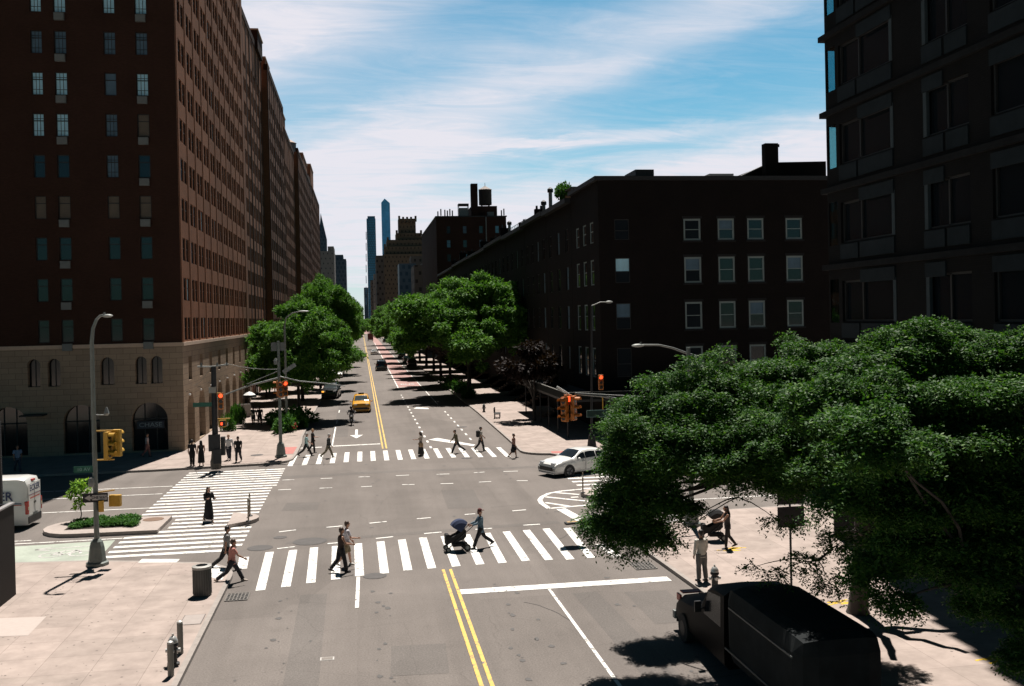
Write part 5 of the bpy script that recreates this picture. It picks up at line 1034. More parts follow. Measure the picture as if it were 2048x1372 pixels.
ped_signal(P, (.5, -.15, 2.75), R(20), SIGY, True); tubeobj('pedestrian_bracket', [(.1, 0, 3.28), (1.0, -.1, 3.3)], .03, SIGY, P)
# right lamp post rising out of the tree, with mast arm over the junction
b = Vector((14.55, 43.0, KH)); P = thing('street_lamp', 'lamp post with curved arm rising above the right foreground tree', 'lamp post', b)
pole_base(P, POLEM); tubeobj('pole', [(0, 0, 1.0), (0, 0, 8.0)], [.12, .09], POLEM, P, 10)
def rel(px_, py_, Y): return pat(px_, py_, Y) - b
tubeobj('arm', [rel(1392, 712, 43), rel(1375, 707, 43), rel(1345, 696, 43), rel(1318, 690, 43), rel(1285, 690, 43)], [.05, .05, .045, .04, .04], STEEL, P)
h = rel(1276, 691, 43); q = MB(); q.ball(h, (.3, .14, .08), 10, 6); q.box((h.x+.1, -.03, h.z+.05), (h.x+.16, .03, h.z+.15)); q.build('lamp_head', STEEL, P, smooth=True)
h = rel(1394, 726, 42.8); q = MB(); q.box((h.x-.4, -.2, h.z-.22), (h.x+.35, -.17, h.z+.22)); q.build('sign_back', mat('sign_slate', (.09, .12, .13), .6), P)
h = rel(1395, 747, 42.8); TAN = mat('sign_tan', (.30, .27, .24), .6); s_ = flatsign('direction_sign', P, (h.x, -.2, h.z), 0, .78, .48, TAN, TAN); q = MB(); q.face([(-.3, -.018, -.06), (-.1, -.018, -.2), (-.1, -.018, .06)]); q.box((-.11, -.019, -.11), (.08, -.0175, .02)); q.build('arrow', BLK, s_)
tubeobj('mast_arm', [rel(1392, 845, 43), rel(1330, 818, 43), rel(1255, 801, 43), rel(1200, 792, 43), rel(1150, 788, 43)], [.08, .07, .05, .045, .04], STEEL, P); tubeobj('brace_rod', [rel(1392, 800, 43), rel(1260, 792, 43), rel(1150, 786, 43)], .022, STEEL, P)
tubeobj('mast_tip', [rel(1138, 788, 43), rel(1114, 773, 43)], .035, WHT, P); tubeobj('mast_tip', [rel(1134, 789, 42.9), rel(1114, 777, 42.9)], .025, STEEL, P)
h = rel(1138, 841, 43); tubeobj('signal_hanger', [rel(1136, 788, 43), (h.x, h.y, h.z+1.05)], .03, SIGO, P)
signal_head(P, (h.x-.18, h.y, h.z-.04), R(-60), SIGO); signal_head(P, (h.x+.22, h.y-.0, h.z), R(55), SIGO); signal_head(P, (h.x, h.y+.12, h.z+.05), R(0), SIGO, 0)
h = rel(1207, 827, 42.9); s_ = flatsign('street_name_sign', P, (h.x, 0, h.z), 0, 1.5, .32, mat('sign_dark_green', (.006, .035, .03), .4), mat('sign_edge', (.14, .25, .25), .5)); text('lettering', '10', .26, mat('sign_letters_dim', (.10, .2, .19), .5), s_, (.1, -.02, .0), (math.pi/2, 0, 0), .001, 0, 1.1)
tubeobj('sign_hanger', [(h.x, 0, h.z+.16), (h.x, 0, h.z+.75)], .025, SIGY, P)
# far right pole in front of the dark row
b = gpt(1183, 905, KH); b = Vector((16.2, 69.5, KH)); P = thing('signal_pole', 'slim dark signal pole with red light before the dark corner house', 'signal pole', b)
pole_base(P, DARKM); tubeobj('pole', [(0, 0, 1.0), (.2, 0, 10.2)], [.1, .07], DARKM, P); c = rel(1218, 604, 69.5); tubeobj('arm', [(.2, 0, 10.2), (c.x*.5+.1, 0, c.z), (c.x, 0, c.z)], .04, STEEL, P)
q = MB(); q.ball(c, (.28, .16, .1), 10, 6); q.build('lamp_head', STEEL, P, smooth=True); c = rel(1202, 770, 69.3); signal_head(P, (c.x, -.15, c.z-.35), R(0), SIGO, 0)
# street sign backs on a post under the tree
b = gpt(1583, 1182, KH); P = thing('sign_post', 'dark sign post with two square signs under the right foreground tree', 'sign', b); tubeobj('post', [(0, 0, 0), (0, 0, 3.9)], .04, DARKM, P)
for z, w, hh in ((3.35, .95, .75), (2.55, .95, .7)): q = MB(); q.box((-w/2, -.08, z-hh/2), (w/2, -.05, z+hh/2)); q.build('sign_panel', DARKM, P, bevel=.01)
# litter bin, hydrants, bollards
b = gpt(405, 1190, KH); P = thing('litter_bin', 'round grey metal litter bin on the near left pavement', 'litter bin', b)
q = MB(); q.lathe([(.30, 0), (.31, .05), (.31, .95), (.29, .95), (.29, .06)], 20, close=False); q.lathe([(.30, .004), (.001, .004)], 20, close=False); q.build('drum', mat('bin_steel', (.085, .085, .08), .6, .3, var=.3, scale=5, stretch=(6, 6, 1)), P, smooth=True); q = MB()
for k in range(24): a = 2*math.pi*k/24; q.box((.312, -.012, .06), (.325, .012, .9), Matrix.Rotation(a, 3, 'Z'))
q.build('slats', mat('bin_slats', (.12, .12, .115), .6, .3), P); q = MB(); q.lathe([(.34, .95), (.34, 1.03), (.2, 1.06), (.2, .97)], 20, close=False); q.build('rim', mat('bin_rim', (.34, .33, .31), .5, .3), P, smooth=True); q = MB(); q.lathe([(.28, .93), (.001, .93)], 18, close=False); q.build('liner_bag', BLK, P)
def hydrant(label, loc, M=None, group=None, Mtop=None):
    t = thing('fire_hydrant', label, 'hydrant', loc, 0, group); M = M or STEEL; q = MB(); q.lathe([(.17, 0), (.17, .06), (.11, .08), (.11, .52), (.15, .55), (.15, .60), (.13, .63)], 14); q.build('barrel', BLK, t, smooth=True)
    q = MB(); q.lathe([(.14, .632), (.135, .70), (.08, .79), (.03, .82), (.03, .88), (.001, .88)], 14); q.build('bonnet', Mtop or M, t, smooth=True)
    for a in (0, 180, 270): q = MB(); d = Vector((math.cos(R(a)), math.sin(R(a)), 0)); q.tube([Vector((0, 0, .42))+d*.1, Vector((0, 0, .42))+d*.2], .06, 10); q.build('nozzle', M, t)
    return t
def bollard(label, loc, M, group): t = thing('bollard', label, 'bollard', loc, 0, group); q = MB(); q.lathe([(.085, 0), (.085, .88)], 14); q.build('post', M, t, smooth=True); q = MB(); q.lathe([(.087, .882), (.08, .93), (.04, .96), (.001, .965)], 14); q.build('cap', mat('bollard_cap', (.5, .49, .46), .45, .2), t, smooth=True)
BM_ = mat('bollard_grey', (.19, .185, .165), .55, .2, var=.15)
hydrant('black hydrant with silver cap between two steel bollards on the left', gpt(347, 1330, KH), mat('hydrant_silver', (.5, .5, .48), .4, .5)); bollard('steel bollard behind the left hydrant', gpt(361, 1307, KH), BM_, 'bollards round the left hydrant'); bollard('steel bollard before the left hydrant', gpt(342, 1352, KH), BM_, 'bollards round the left hydrant')
hydrant('dark hydrant with pale cap beside the man in the white shirt', gpt(1430, 1180, KH), mat('hydrant_silver', (.5, .5, .48), .4), None); hydrant('small dark hydrant on the far right pavement near the bench', gpt(968, 824, KH), DARKM, None, STEEL)
t = thing('bench', 'dark park bench on the sunny far right corner', 'bench', (12.7, 93.5, KH), R(80)); 
q = MB()
for k in range(4): q.box((-.8, -.25+.14*k, .43), (.8, -.14+.14*k, .47))
q.build('seat', DARKM, t); q = MB()
for k in range(3): q.box((-.8, .30, .55+.15*k), (.8, .34, .66+.15*k))
q.build('backrest', DARKM, t)
for x in (-.7, .7): q = MB(); q.box((x-.04, -.25, 0), (x+.04, -.19, .428)); q.box((x-.04, .24, 0), (x+.04, .298, .95)); q.box((x-.04, -.19, .38), (x+.04, .24, .428)); q.build('leg', DARKM, t)
def grate(label, c, w, d, rz): 
    t = thing('drain_grate', label, 'drain', (c[0], c[1], .0), rz, 'kerbside drain grates'); q = MB(); q.box((-w/2, -d/2, .004), (w/2, d/2, .010)); q.build('dark_pit', BLK, t); q = MB()
    for k in range(7): x = -w/2 + w*k/6; q.box((x-.02, -d/2, .0105), (x+.02, d/2, .028))
    for k in range(6): y = -d/2 + d*k/5; q.box((-w/2, y-.02, .0285), (w/2, y+.02, .034))
    q.build('bars', mat('grate_iron', (.17, .155, .14), .8, .1), t)
grate('iron drain grate by the near left kerb', (-4.5, 36.2), .75, .95, 0); grate('iron drain grate by the near right kerb', (10.55, 37.05), .8, 1.1, 0)
def cover(name, label, x, y, r, z, M=None): t = thing(name, label, 'cover', (x, y, z), 0, 'round iron covers in the road'); q = MB(); q.lathe([(r, 0), (r, .006), (r*.9, .006), (r*.9, .009), (0.001, .009)], 24, close=False); q.build('lid', M or RUST, t)
for lab_, p, r, z in [('iron manhole cover at the left end of the near crosswalk', gpt(520, 1096), .55, .004), ('iron manhole cover beside the near crosswalk edge', gpt(620, 1083), .75, .004), ('rusty manhole cover on the traffic island', gpt(307, 1046), .5, .182), ('small round cover at the far lanes beyond the crosswalk', gpt(923, 854), .5, .004), ('small dark cover under the near yellow line', gpt(750, 1152), .45, .004), ('round cover on the far left pavement', gpt(514, 914), .45, KH+.001), ('small iron cover left of the far crosswalk walkers', gpt(560, 1075), .3, .004), ('iron cover near the far crosswalk middle', gpt(934, 916), .4, .004)]: cover('manhole_cover', lab_, p.x, p.y, r, z, None if 'rusty' in lab_ else RUST if 'island' in lab_ else mat('cover_grey', (.09, .083, .08), .9, var=.2))
t = thing('cellar_hatch', 'square metal utility hatch in the near left pavement', 'hatch', (-5.56, 33.3, KH+.002)); q = MB(); q.box((-.34, -.55, 0), (.34, .55, .006)); q.build('frame', mat('hatch_edge', (.14, .12, .11), .8), t); q = MB(); q.box((-.31, -.52, .0065), (.31, .52, .010)); q.build('lid', mat('hatch_lid', (.33, .285, .26), .8, var=.1), t)
t = thing('utility_cover', 'small square valve cover in the near left lane', 'cover', (-1.15, 29.0, .004)); q = MB(); q.box((-.2, -.13, 0), (.2, .13, .004)); q.build('frame', WORN, t); q = MB(); q.box((-.16, -.10, .0045), (.16, .10, .008)); q.build('lid', mat('lid_tan', (.2, .175, .155), .8), t)
def delineator(label, p, z, M): t = thing('delineator_post', label, 'flexible post', (p.x, p.y, z), 0, 'flexible posts on the islands'); q = MB(); q.lathe([(.13, 0), (.13, .04), (.06, .06)], 10); q.build('base', BLK, t); q = MB(); q.lathe([(.035, .06), (.04, .5), (.04, 1.05), (.03, 1.1)], 8); q.build('post', M, t); q = MB(); q.lathe([(.043, .8), (.043, .95)], 8, close=False); q.build('reflector', WHT, t)
DP = mat('post_brown', (.25, .20, .15), .7)
delineator('flexible post at the front of the left island tip', gpt(497, 1043, .18), .18, DP); delineator('flexible post at the rear of the left island tip', gpt(500, 1032, .18), .18, DP); delineator('flexible post on the right island tip', gpt(1166, 986, .18), .18, DP)
t = thing('rubber_kerb', 'tan and black rubber turning kerb beside the near crosswalk', 'speed bump', (9.75, 45.35, 0), R(6)); q = MB(); q.box((-.55, -.17, .016), (.75, .17, .09)); q.build('bump', BLK, t, bevel=.03); q = MB(); q.box((-.45, -.08, .092), (.65, .12, .102)); q.build('stripe', mat('stripe_tan', (.45, .30, .14), .8, var=.2), t)
t = thing('sandwich_board', 'grey sandwich board standing by the arches', 'sign board', gpt(487, 834, KH)); q = MB()
for s in (-1, 1): q = MB(); q.box((-.7, -.03, 0), (.7, .03, 1.35), Matrix.Rotation(R(9*s), 3, 'X'), (0, -.22*s, 0)); q.build('panel', mat('board_grey', (.25, .23, .21), .7, var=.15), t)
t = thing('cafe_umbrella', 'small white topped parasol with dark skirt beside the sandwich board', 'parasol', gpt(500, 828, KH)); tubeobj('pole', [(0, 0, 0), (0, 0, 2.3)], .03, DARKM, t); q = MB(); q.lathe([(.75, 1.75), (.62, 2.0)], 12, close=False); q.build('valance', BLK, t); q = MB(); q.lathe([(.64, 2.002), (.3, 2.25), (.001, 2.35)], 12, close=False); q.build('canopy', WHT, t); q = MB(); q.lathe([(.3, 0), (.3, .06), (.05, .12)], 10); q.build('base', DARKM, t)
for i, (p, hh) in enumerate([((478, 848), 1.9), ((470, 842), 1.7), ((455, 862), 1.5)]): shrub('dark potted evergreen standing by the arches', *gpt(*p, KH), (.55, .55, hh*1.2), i, 'potted evergreens by the arches')
# stair enclosure at the left edge
t = thing('stair_enclosure', 'dark steel stair enclosure wall at the left edge of the pavement', 'stair enclosure', (-12.4, 37.9, KH)); q = MB(); q.box((-.12, -20, 0), (0, 0, 3.25)); q.box((-6, -.1, 0), (-.12, 0, 3.25)); q.build('wall', mat('enclosure_brown', (.012, .009, .008), .7, spec=.2, var=.2), t)
q = MB(); q.box((-.16, -20, 3.252), (.03, .02, 3.31)); q.build('coping', mat('coping_steel', (.28, .27, .27), .5), t); q = MB(); q.box((-.4, -.3, 3.32), (-.29, -.19, 6.25)); q.build('post', DARKM, t)
for z in (5.75, 6.1): q = MB(); q.box((-.40, -20, z), (-.34, -.31, z+.05)); q.build('rail', STEEL, t)
# overhead wires
def wire(label, a, b, sag): t = thing('overhead_wire', label, 'wire', a, 0, 'wires over the far left corner'); d = b-a; q = MB(); q.tube([d*(i/10)-Vector((0, 0, sag*4*(i/10)*(1-i/10))) for i in range(11)], .014, 4); q.build('cable', STEEL, t)
wire('thin wire from the stout corner pole to the far left lamp post', Vector((-9.0, 69, 7)), Vector((-5.9, 73.4, 6.3)), .15); wire('thin wire from the stout corner pole toward the arches', Vector((-9.9, 69, 6.9)), Vector((-13.2, 82, 4.8)), .3)
# ---------------------------------------------------------------- vehicles
def interp(t, x):
    if x <= t[0][0]: return t[0][1]
    for (a, b), (c, d) in zip(t, t[1:]):
        if x <= c: s = (x-a)/(c-a); s = s*s*(3-2*s)*.5 + s*.5; return b+(d-b)*s
    return t[-1][1]
PROF = {   # roof line, belt line and glass limits of each body; front is +y
 'sedan': dict(L=4.85, W=1.84, top=[(-2.42,.74),(-2.38,1.0),(-1.75,1.08),(-.95,1.40),(-.1,1.45),(.35,1.41),(1.12,1.02),(1.75,.93),(2.2,.82),(2.38,.70),(2.42,.55)], belt=[(-2.4,.9),(-1,.97),(.8,.92),(2.4,.75)], wind=(1.06,.42), rear=(-1.66,-.98), side=[(-1.35,-.62),(-.55,.18),(.22,.8)], wb=(-1.42,1.42), r=.33),
 'suv': dict(L=4.8, W=1.92, top=[(-2.40,.7),(-2.37,1.15),(-2.1,1.62),(-1.7,1.72),(0,1.76),(.4,1.70),(1.15,1.16),(1.9,1.06),(2.3,.95),(2.38,.75),(2.4,.55)], belt=[(-2.4,1.08),(.8,1.04),(2.4,.9)], wind=(1.1,.48), rear=(-2.33,-2.08), side=[(-1.9,-1.05),(-.95,-.1),(0,.75)], wb=(-1.42,1.42), r=.37),
 'van': dict(L=5.9, W=2.02, top=[(-2.95,.8),(-2.93,2.2),(-2.8,2.52),(-2.4,2.58),(1.0,2.58),(1.6,2.42),(2.25,1.45),(2.7,1.2),(2.9,1.0),(2.95,.6)], belt=[(-2.95,1.35),(1.4,1.3),(2.9,1.0)], wind=(2.2,1.66), rear=None, side=[(.75,1.6)], wb=(-1.85,1.9), r=.36),
}
def car(name, label, cat, kind, loc, rz, paint, glass=None, group=None, detail=True, sc=1.0, simple=False):
    P_ = PROF[kind]; L_, W_ = P_['L'], P_['W']; t = thing(name, label, cat, loc, rz, group); t.scale = (sc, sc, sc); glass = glass or GLASSC
    def sec(y):
        zt = interp(P_['top'], y); u = abs(y)/(L_/2); w = W_/2*(1-.10*max(0, (u-.62)/.38)**2.2); zb = min(interp(P_['belt'], y), zt-.03); h = zt-zb
        tp = {'van': .07}.get(kind, .20); wr = w-.05-tp*min(1, h/.5); cw = .035
        return [(0, zt+cw), (wr*.55, zt+cw*.75), (wr*.9, zt-.005), (wr, zt-.05 if h > .15 else zt-.02), (w-.03, zb), (w, zb-.14), (w, .52), (w-.02, .32), (w-.1, .2), (0, .2)]
    ys = sorted(set([-L_/2, L_/2] + [-L_/2+L_*i/40 for i in range(41)] + [p[0] for p in P_['top']])); q = MB(); rings = []
    for y in ys:
        s = sec(y); rings.append([(x, y, z) for x, z in s] + [(-x, y, z) for x, z in s[-2:0:-1]])
    n = len(rings[0]); vs = [p for r in rings for p in r]; fs = [(i*n+k, i*n+(k+1) % n, (i+1)*n+(k+1) % n, (i+1)*n+k) for i in range(len(rings)-1) for k in range(n)]
    fs += [tuple(range(n)), tuple(reversed([(len(rings)-1)*n+k for k in range(n)]))]; fs = [f[::-1] for f in fs]; q.raw(vs, fs); q.build('body', paint, t, smooth=True)
    for s in (-1, 1):                                          # side windows between the pillars
        for a, b in P_['side']:
            q = MB(); k = 6
            for i in range(k):
                f = []
                for y, e in ((a+(b-a)*i/k, 0), (a+(b-a)*(i+1)/k, 0), (a+(b-a)*(i+1)/k, 1), (a+(b-a)*i/k, 1)):
                    c = sec(y); lo, hi = c[4], c[3]; e_ = .1 if e == 0 else .86; f.append((s*(lo[0]+(hi[0]-lo[0])*e_+.012), y, lo[1]+(hi[1]-lo[1])*e_))
                q.face(f if s < 0 else f[::-1])
            q.build('side_window', glass, t)
        if detail:
            q = MB(); c_y = [P_['side'][0][0]+.12] + [x for ab in P_['side'] for x in ab if x > P_['side'][0][0]+.3][1::2]
            for y in c_y:
                c = sec(y); pts = [(c[4][0], c[4][1]), (c[5][0], c[5][1]), (c[6][0], c[6][1]), (c[7][0], c[7][1])]
                for (x0, z0_), (x1, z1) in zip(pts, pts[1:]): f = [(s*(x0+.006), y-.012, z0_), (s*(x0+.006), y+.012, z0_), (s*(x1+.006), y+.012, z1), (s*(x1+.006), y-.012, z1)]; q.face(f if s < 0 else f[::-1])
            q.build('door_seam', BLK, t)
            for y in [a+.18 for a, b in P_['side']]: c = sec(y); q = MB(); q.box((s*(c[5][0]+.012)-.012, y-.09, c[5][1]+.02), (s*(c[5][0]+.012)+.012, y+.09, c[5][1]+.05)); q.build('door_handle', CHROME if paint.name != 'car_black' else BLK, t)
    def screen(nm, y0, y1, flip):
        q = MB(); k = 5; xs = [-.88, -.5, 0, .5, .88]; pts = []
        for i in range(k+1):
            y = y0+(y1-y0)*i/k; c = sec(y); row = []
            for x in xs: wr = c[3][0]; X = x*wr; z = c[0][1]-(c[0][1]-c[2][1])*(abs(x)/.9)**2; row.append((X, y+(.012 if not flip else -.012), z+.012))
            pts.append(row)
        for i in range(k):
            for j in range(4): f = [pts[i][j], pts[i][j+1], pts[i+1][j+1], pts[i+1][j]]; q.face(f[::-1] if not flip else f)
        q.build(nm, glass, t, smooth=True)
    screen('windscreen', *P_['wind'], False)
    if P_['rear']: screen('rear_window', *P_['rear'], True)
    r = P_['r']
    for y in P_['wb']:
        for s in (-1, 1):
            x = s*(W_/2-.1); q = MB(); q.tube([(x-.11*s-.0, y, r), (x+.105*s, y, r)], r+.055, 20); q.build('wheel_arch', BLK, t)
            q = MB(); q.tube([(x-.1*s, y, r), (x+.112*s, y, r)], r, 20); w = q.build('wheel', TYRE, t, bevel=.02); q = MB(); q.tube([(x+.113*s, y, r), (x+.12*s, y, r)], r*.66, 12); 
            for k in range(5): a = 2*math.pi*k/5; q.tube([(x+.125*s, y, r), (x+.125*s, y+r*.62*math.cos(a), r+r*.62*math.sin(a))], .03, 4)
            q.build('rim', RIM if detail else DARKM, w)
    F = L_/2; hz = .78 if kind != 'suv' else .9; rzt = .86 if kind == 'sedan' else 1.0
    for s in (-1, 1):
        q = MB(); q.box((s*W_*.30-.16, F-.28, hz-.09), (s*W_*.30+.16, F-.04, hz+.06)); q.build('headlight', LAMPW, t, bevel=.03)
        if kind != 'van': q = MB(); q.box((s*W_*.36-.16, -F+.02, rzt-.08), (s*W_*.36+.16, -F+.16, rzt+.08)); q.build('tail_light', LAMPR, t, bevel=.03)
        q = MB(); yy = P_['wind'][0]-.28; c = sec(yy); q.ball((s*(c[4][0]+.14), yy, c[4][1]+.07), (.13, .07, .085), 8, 6); q.build('mirror', paint, t, smooth=True)
    q = MB(); q.box((-W_*.34, F-.10, .36), (W_*.34, F+.015, .60)); q.build('grille', BLK, t, bevel=.03)
    q = MB(); q.box((-W_*.42, F-.16, .22), (W_*.42, F+.0, .33)); q.build('front_bumper', BLK, t, bevel=.03)
    q = MB(); q.box((-W_*.42, -F-.04, .25), (W_*.42, -F+.12, .55 if kind != 'van' else .62)); q.build('rear_bumper', BLK if kind != 'sedan' else paint, t, bevel=.03)
    q = MB(); q.box((-.26, -F-.055, .62), (.26, -F-.042, .76)) if kind == 'van' else q.box((-.26, -F-.02, .64), (.26, -F+.05, .77)); q.build('number_plate', ACM, t)
    return t
CW = mat('car_white', (.78, .77, .74), .3, coat=.6); CY = mat('taxi_yellow', (.68, .33, .012), .3, coat=.6); CB_ = mat('car_black', (.01, .01, .011), .25, coat=.7); CG = mat('car_grey', (.14, .14, .145), .3, .3, coat=.5); CR = mat('truck_dark_red', (.10, .018, .015), .4)
WSH = mat('screen_bright', (.06, .075, .08), .05, spec=1.0)
a = R(115); hv = Vector((-math.sin(a), math.cos(a), 0)); sv = Vector((hv.y, -hv.x, 0))   # heading and right-hand side
w0 = Vector((12.25, 58.75, 0)); cpos = w0 - hv*1.42 - (-sv)*(.92-.1)
c_ = car('parked_car', 'white sedan turning across the junction half hidden by the right tree', 'car', 'sedan', cpos, a, CW, sc=1.04); c_.name = 'white_sedan'
tx = car('taxi', 'yellow taxi coming toward the crosswalk behind the motorcycle', 'taxi', 'suv', (-.05, 107.3, 0), math.pi, CY, WSH); q = MB(); q.box((-.3, -.35, 1.80), (.3, -.1, 1.95)); q.build('roof_light', BLK, tx, bevel=.03)
car('parked_car', 'black suv under the left street trees with an orange light', 'car', 'suv', (-3.75, 127.5, 0), R(176), CB_, WSH, sc=1.08)
q = MB(); q.box((.62, 2.3, .8), (.86, 2.43, .95)); q.build('indicator', mat('indicator_lit', (1, .4, .05), .4, emit=1.2), bpy.data.objects['parked_car'])
car('moving_car', 'black suv driving away beside the red bus lane', 'car', 'suv', (3.85, 191.6, 0), 0, CB_, sc=1.12)
car('moving_car', 'white sedan driving away ahead of the black suv', 'car', 'sedan', (3.7, 279, 0), 0, CW)
car('moving_car', 'white car far up the oncoming lane beside the dark truck', 'car', 'sedan', (.9, 560, 0), math.pi, CW)
def boxtruck(label, loc, rz, L_, W_, H_, cab, Mb, Mc):
    t = thing('box_truck', label, 'truck', loc, rz); q = MB(); q.box((-W_/2, -L_/2, .75), (W_/2, L_/2-cab, H_)); q.build('cargo_box', Mb, t, bevel=.05)
    q = MB(); q.box((-W_/2+.05, L_/2-cab+.05, .4), (W_/2-.05, L_/2-.9, 2.2)); q.box((-W_/2+.08, L_/2-.92, .4), (W_/2-.08, L_/2, 1.25)); q.build('cab', Mc, t, bevel=.08)
    for y in (-L_/2+1.3, L_/2-1.1):
        for s in (-1, 1): q = MB(); q.tube([(s*(W_/2-.3), y, .45), (s*(W_/2-.02), y, .45)], .45, 16); q.build('wheel', TYRE, t)
    q = MB(); q.box((-W_/2+.1, -L_/2-.06, .5), (W_/2-.1, -L_/2-.002, .7)); q.build('rear_bumper', STEEL, t); return t
boxtruck('small dark red truck far up the street driving away', (4.6, 462, 0), 0, 7, 2.5, 3.5, 2.2, CR, CR)
for i, (x, y, rz_, k, M, s, w) in enumerate([(-4.0, 172, 180, 'sedan', CW, 1, 'white sedan parked along the left trees'), (-4.0, 186, 180, 'suv', CY, 1, 'yellow cab waiting along the left trees'), (-4.0, 205, 180, 'sedan', CG, 1, 'grey sedan parked along the left trees'), (-4, 236, 180, 'sedan', CW, 1, 'second white sedan parked far along the left trees'),
    (10.3, 205, 0, 'suv', CB_, 1, 'dark suv parked under the right trees'), (10.3, 225, 0, 'sedan', CG, 1, 'grey sedan parked under the right trees'), (10.2, 252, 0, 'sedan', CB_, 1, 'black sedan parked far under the right trees'), (10.2, 420, 0, 'suv', CB_, 1, 'dark car far up the right kerb'), (9.5, 520, 0, 'sedan', CG, 1, 'grey car farthest up the right kerb')]):
    car('parked_car', w, 'car', k, (x, y, 0), R(rz_), M, detail=False)
# delivery van with lettering
v0 = gpt(60, 1062); VA = R(86.5); hv = Vector((-math.sin(VA), math.cos(VA), 0)); V = car('delivery_van', 'white delivery van with blue company lettering cut by the left edge', 'van', 'van', (0, 0, 0), VA, CW)
V.scale = (.94, .94, .94); V.location = (-15.9 + hv.x*2.8, 51.75, 0)
LB = mat('letter_blue', (.02, .035, .11), .5); LR_ = mat('letter_red', (.50, .10, .07), .5); LG_ = mat('letter_grey', (.3, .3, .31), .5)
for s in (-1, 1):
    q = MB(); q.box((s*.86-.07, -2.99, .75), (s*.86+.10, -2.80, 1.42)); o = q.build('tail_light', LAMPR, V, bevel=.03); q = MB(); q.box((s*.86-.06, -3.0, .98), (s*.86+.09, -2.992, 1.14)); q.build('reversing_lamp', mat('lamp_cream', (.6, .5, .35), .3), o)
    q = MB(); q.box((min(.03*s, .80*s), -2.975, .66), (max(.03*s, .80*s), -2.945, 2.3)); o = q.build('rear_door', CW, V, bevel=.02)
    q = MB(); q.box((.09*s-.04, -2.995, 1.2), (.09*s+.04, -2.976, 1.32)); q.build('handle', BLK, o)
q = MB(); q.box((-.16, -2.97, 2.36), (.16, -2.80, 2.46)); q.build('brake_light', LAMPR, V, bevel=.02)
rr_ = (math.pi/2, 0, 0)
text('lettering', 'ECKER', .44, LB, V, (0.02, -2.98, 2.02), rr_, .004, .008, 1.0); q = MB(); q.box((-.8, -2.982, 1.70), (.8, -2.978, 1.725)); q.cur = 1; q.box((-.8, -2.982, 1.665), (.8, -2.978, 1.685)); q.build('pinstripe', [LB, LR_], V)
text('lettering', 'HOME SERVICES', .145, LR_, V, (0, -2.98, 1.53), rr_, .003, .004, 1.0) if False else None
q = MB()
q.box((-.62, -2.981, 1.50), (.66, -2.978, 1.57))
q.build('red_stripe', LR_, V)
text('lettering', 'ECKER', .62, LB, V, (-1.022, -1.35, 1.7), (math.pi/2, 0, -math.pi/2), .004, .01, 1.0); q = MB(); q.box((-1.024, -2.7, 1.32), (-1.020, 1.0, 1.36)); q.cur = 1; q.box((-1.024, -2.7, 1.24), (-1.020, 1.0, 1.28)); q.build('pinstripe', [LB, LR_], V)
# box truck parked in the shade of the tree
TD = mat('truck_dark_grey', (.018, .021, .022), .8, spec=.1, var=.35, scale=2.2, var2=.3, scale2=.7); TRF = mat('truck_roof', (.012, .013, .014), .8, spec=.15, var=.4, scale=1.5); TC = mat('truck_cab_dark', (.006, .005, .005), .6, spec=.08)
T = thing('box_truck', 'dark step truck parked at the right kerb under the locust tree', 'truck', (10.2, 24.8, 0))
bx0, bx1 = -1.0, 1.0
q = MB(); q.box((bx0, -4.6, .6), (bx1, 0.0, 2.62)); q.build('cargo_box', TD, T, bevel=.42)
q = MB(); q.box((bx0+.45, -4.15, 2.622), (bx1-.45, -.45, 2.64)); q.build('roof_panel', TRF, T, bevel=.01)
for s in (-1, 1): q = MB(); q.box((s*1.005-.02, -4.2, 2.08), (s*1.005+.02, -.4, 2.12)); q.box((s*1.005-.02, -4.5, .95), (s*1.005+.02, -.1, 1.0)); q.build('side_rail', mat('rail_grey', (.09, .10, .10), .5, .3), T)
q = MB(); secs = [(.003, 2.42, .98), (.7, 2.40, .98), (1.25, 2.25, .97), (1.95, 1.50, .97), (2.9, 1.36, .95), (4.0, 1.22, .90), (4.45, .98, .84), (4.55, .55, .80)]; rings = []
for y, zt, w in secs: rings.append([(0, y, zt+.03), (w*.8, y, zt), (w, y, zt-.14), (w+.02, y, min(1.1, zt-.3)), (w+.02, y, .5), (w-.1, y, .35), (-(w-.1), y, .35), (-(w+.02), y, .5), (-(w+.02), y, min(1.1, zt-.3)), (-w, y, zt-.14), (-w*.8, y, zt)])
n = 11; q.raw([p for r in rings for p in r], [(i*n+k, (i+1)*n+k, (i+1)*n+(k+1) % n, i*n+(k+1) % n) for i in range(len(rings)-1) for k in range(n)] + [tuple(range(n)), tuple((len(rings)-1)*n+k for k in reversed(range(n)))]); q.build('cab', TC, T, smooth=True)
q = MB(); q.face([(-.82, 1.32, 2.21), (-.82, 1.93, 1.56), (.82, 1.93, 1.56), (.82, 1.32, 2.21)]); q.build('windscreen', WSH, T)
for s in (-1, 1):
    q = MB(); f = [(s*1.0, .25, 1.4), (s*1.0, 1.55, 1.4), (s*.985, 1.2, 2.1), (s*.985, .25, 2.2)]; q.face(f if s > 0 else f[::-1]); q.build('side_window', GLWD, T)
    for y in (-3.3, 3.4):
        q = MB(); q.tube([(s*.72, y, .42), (s*1.01, y, .42)], .42, 18); w = q.build('wheel', TYRE, T, bevel=.02); q = MB(); q.tube([(s*1.012, y, .42), (s*1.02, y, .42)], .22, 12); q.build('rim', DARKM, w)
    q = MB(); q.box((s*.62-.14, 4.42, .66), (s*.62+.14, 4.57, .84)); q.build('headlight', LAMPW, T, bevel=.02); q = MB(); q.box((s*1.14-.09, 1.6, 1.42), (s*1.14+.09, 1.66, 1.72)); q.box((s*1.02-.05, 1.61, 1.5), (s*1.02+.05, 1.65, 1.54)); q.build('mirror', BLK, T)
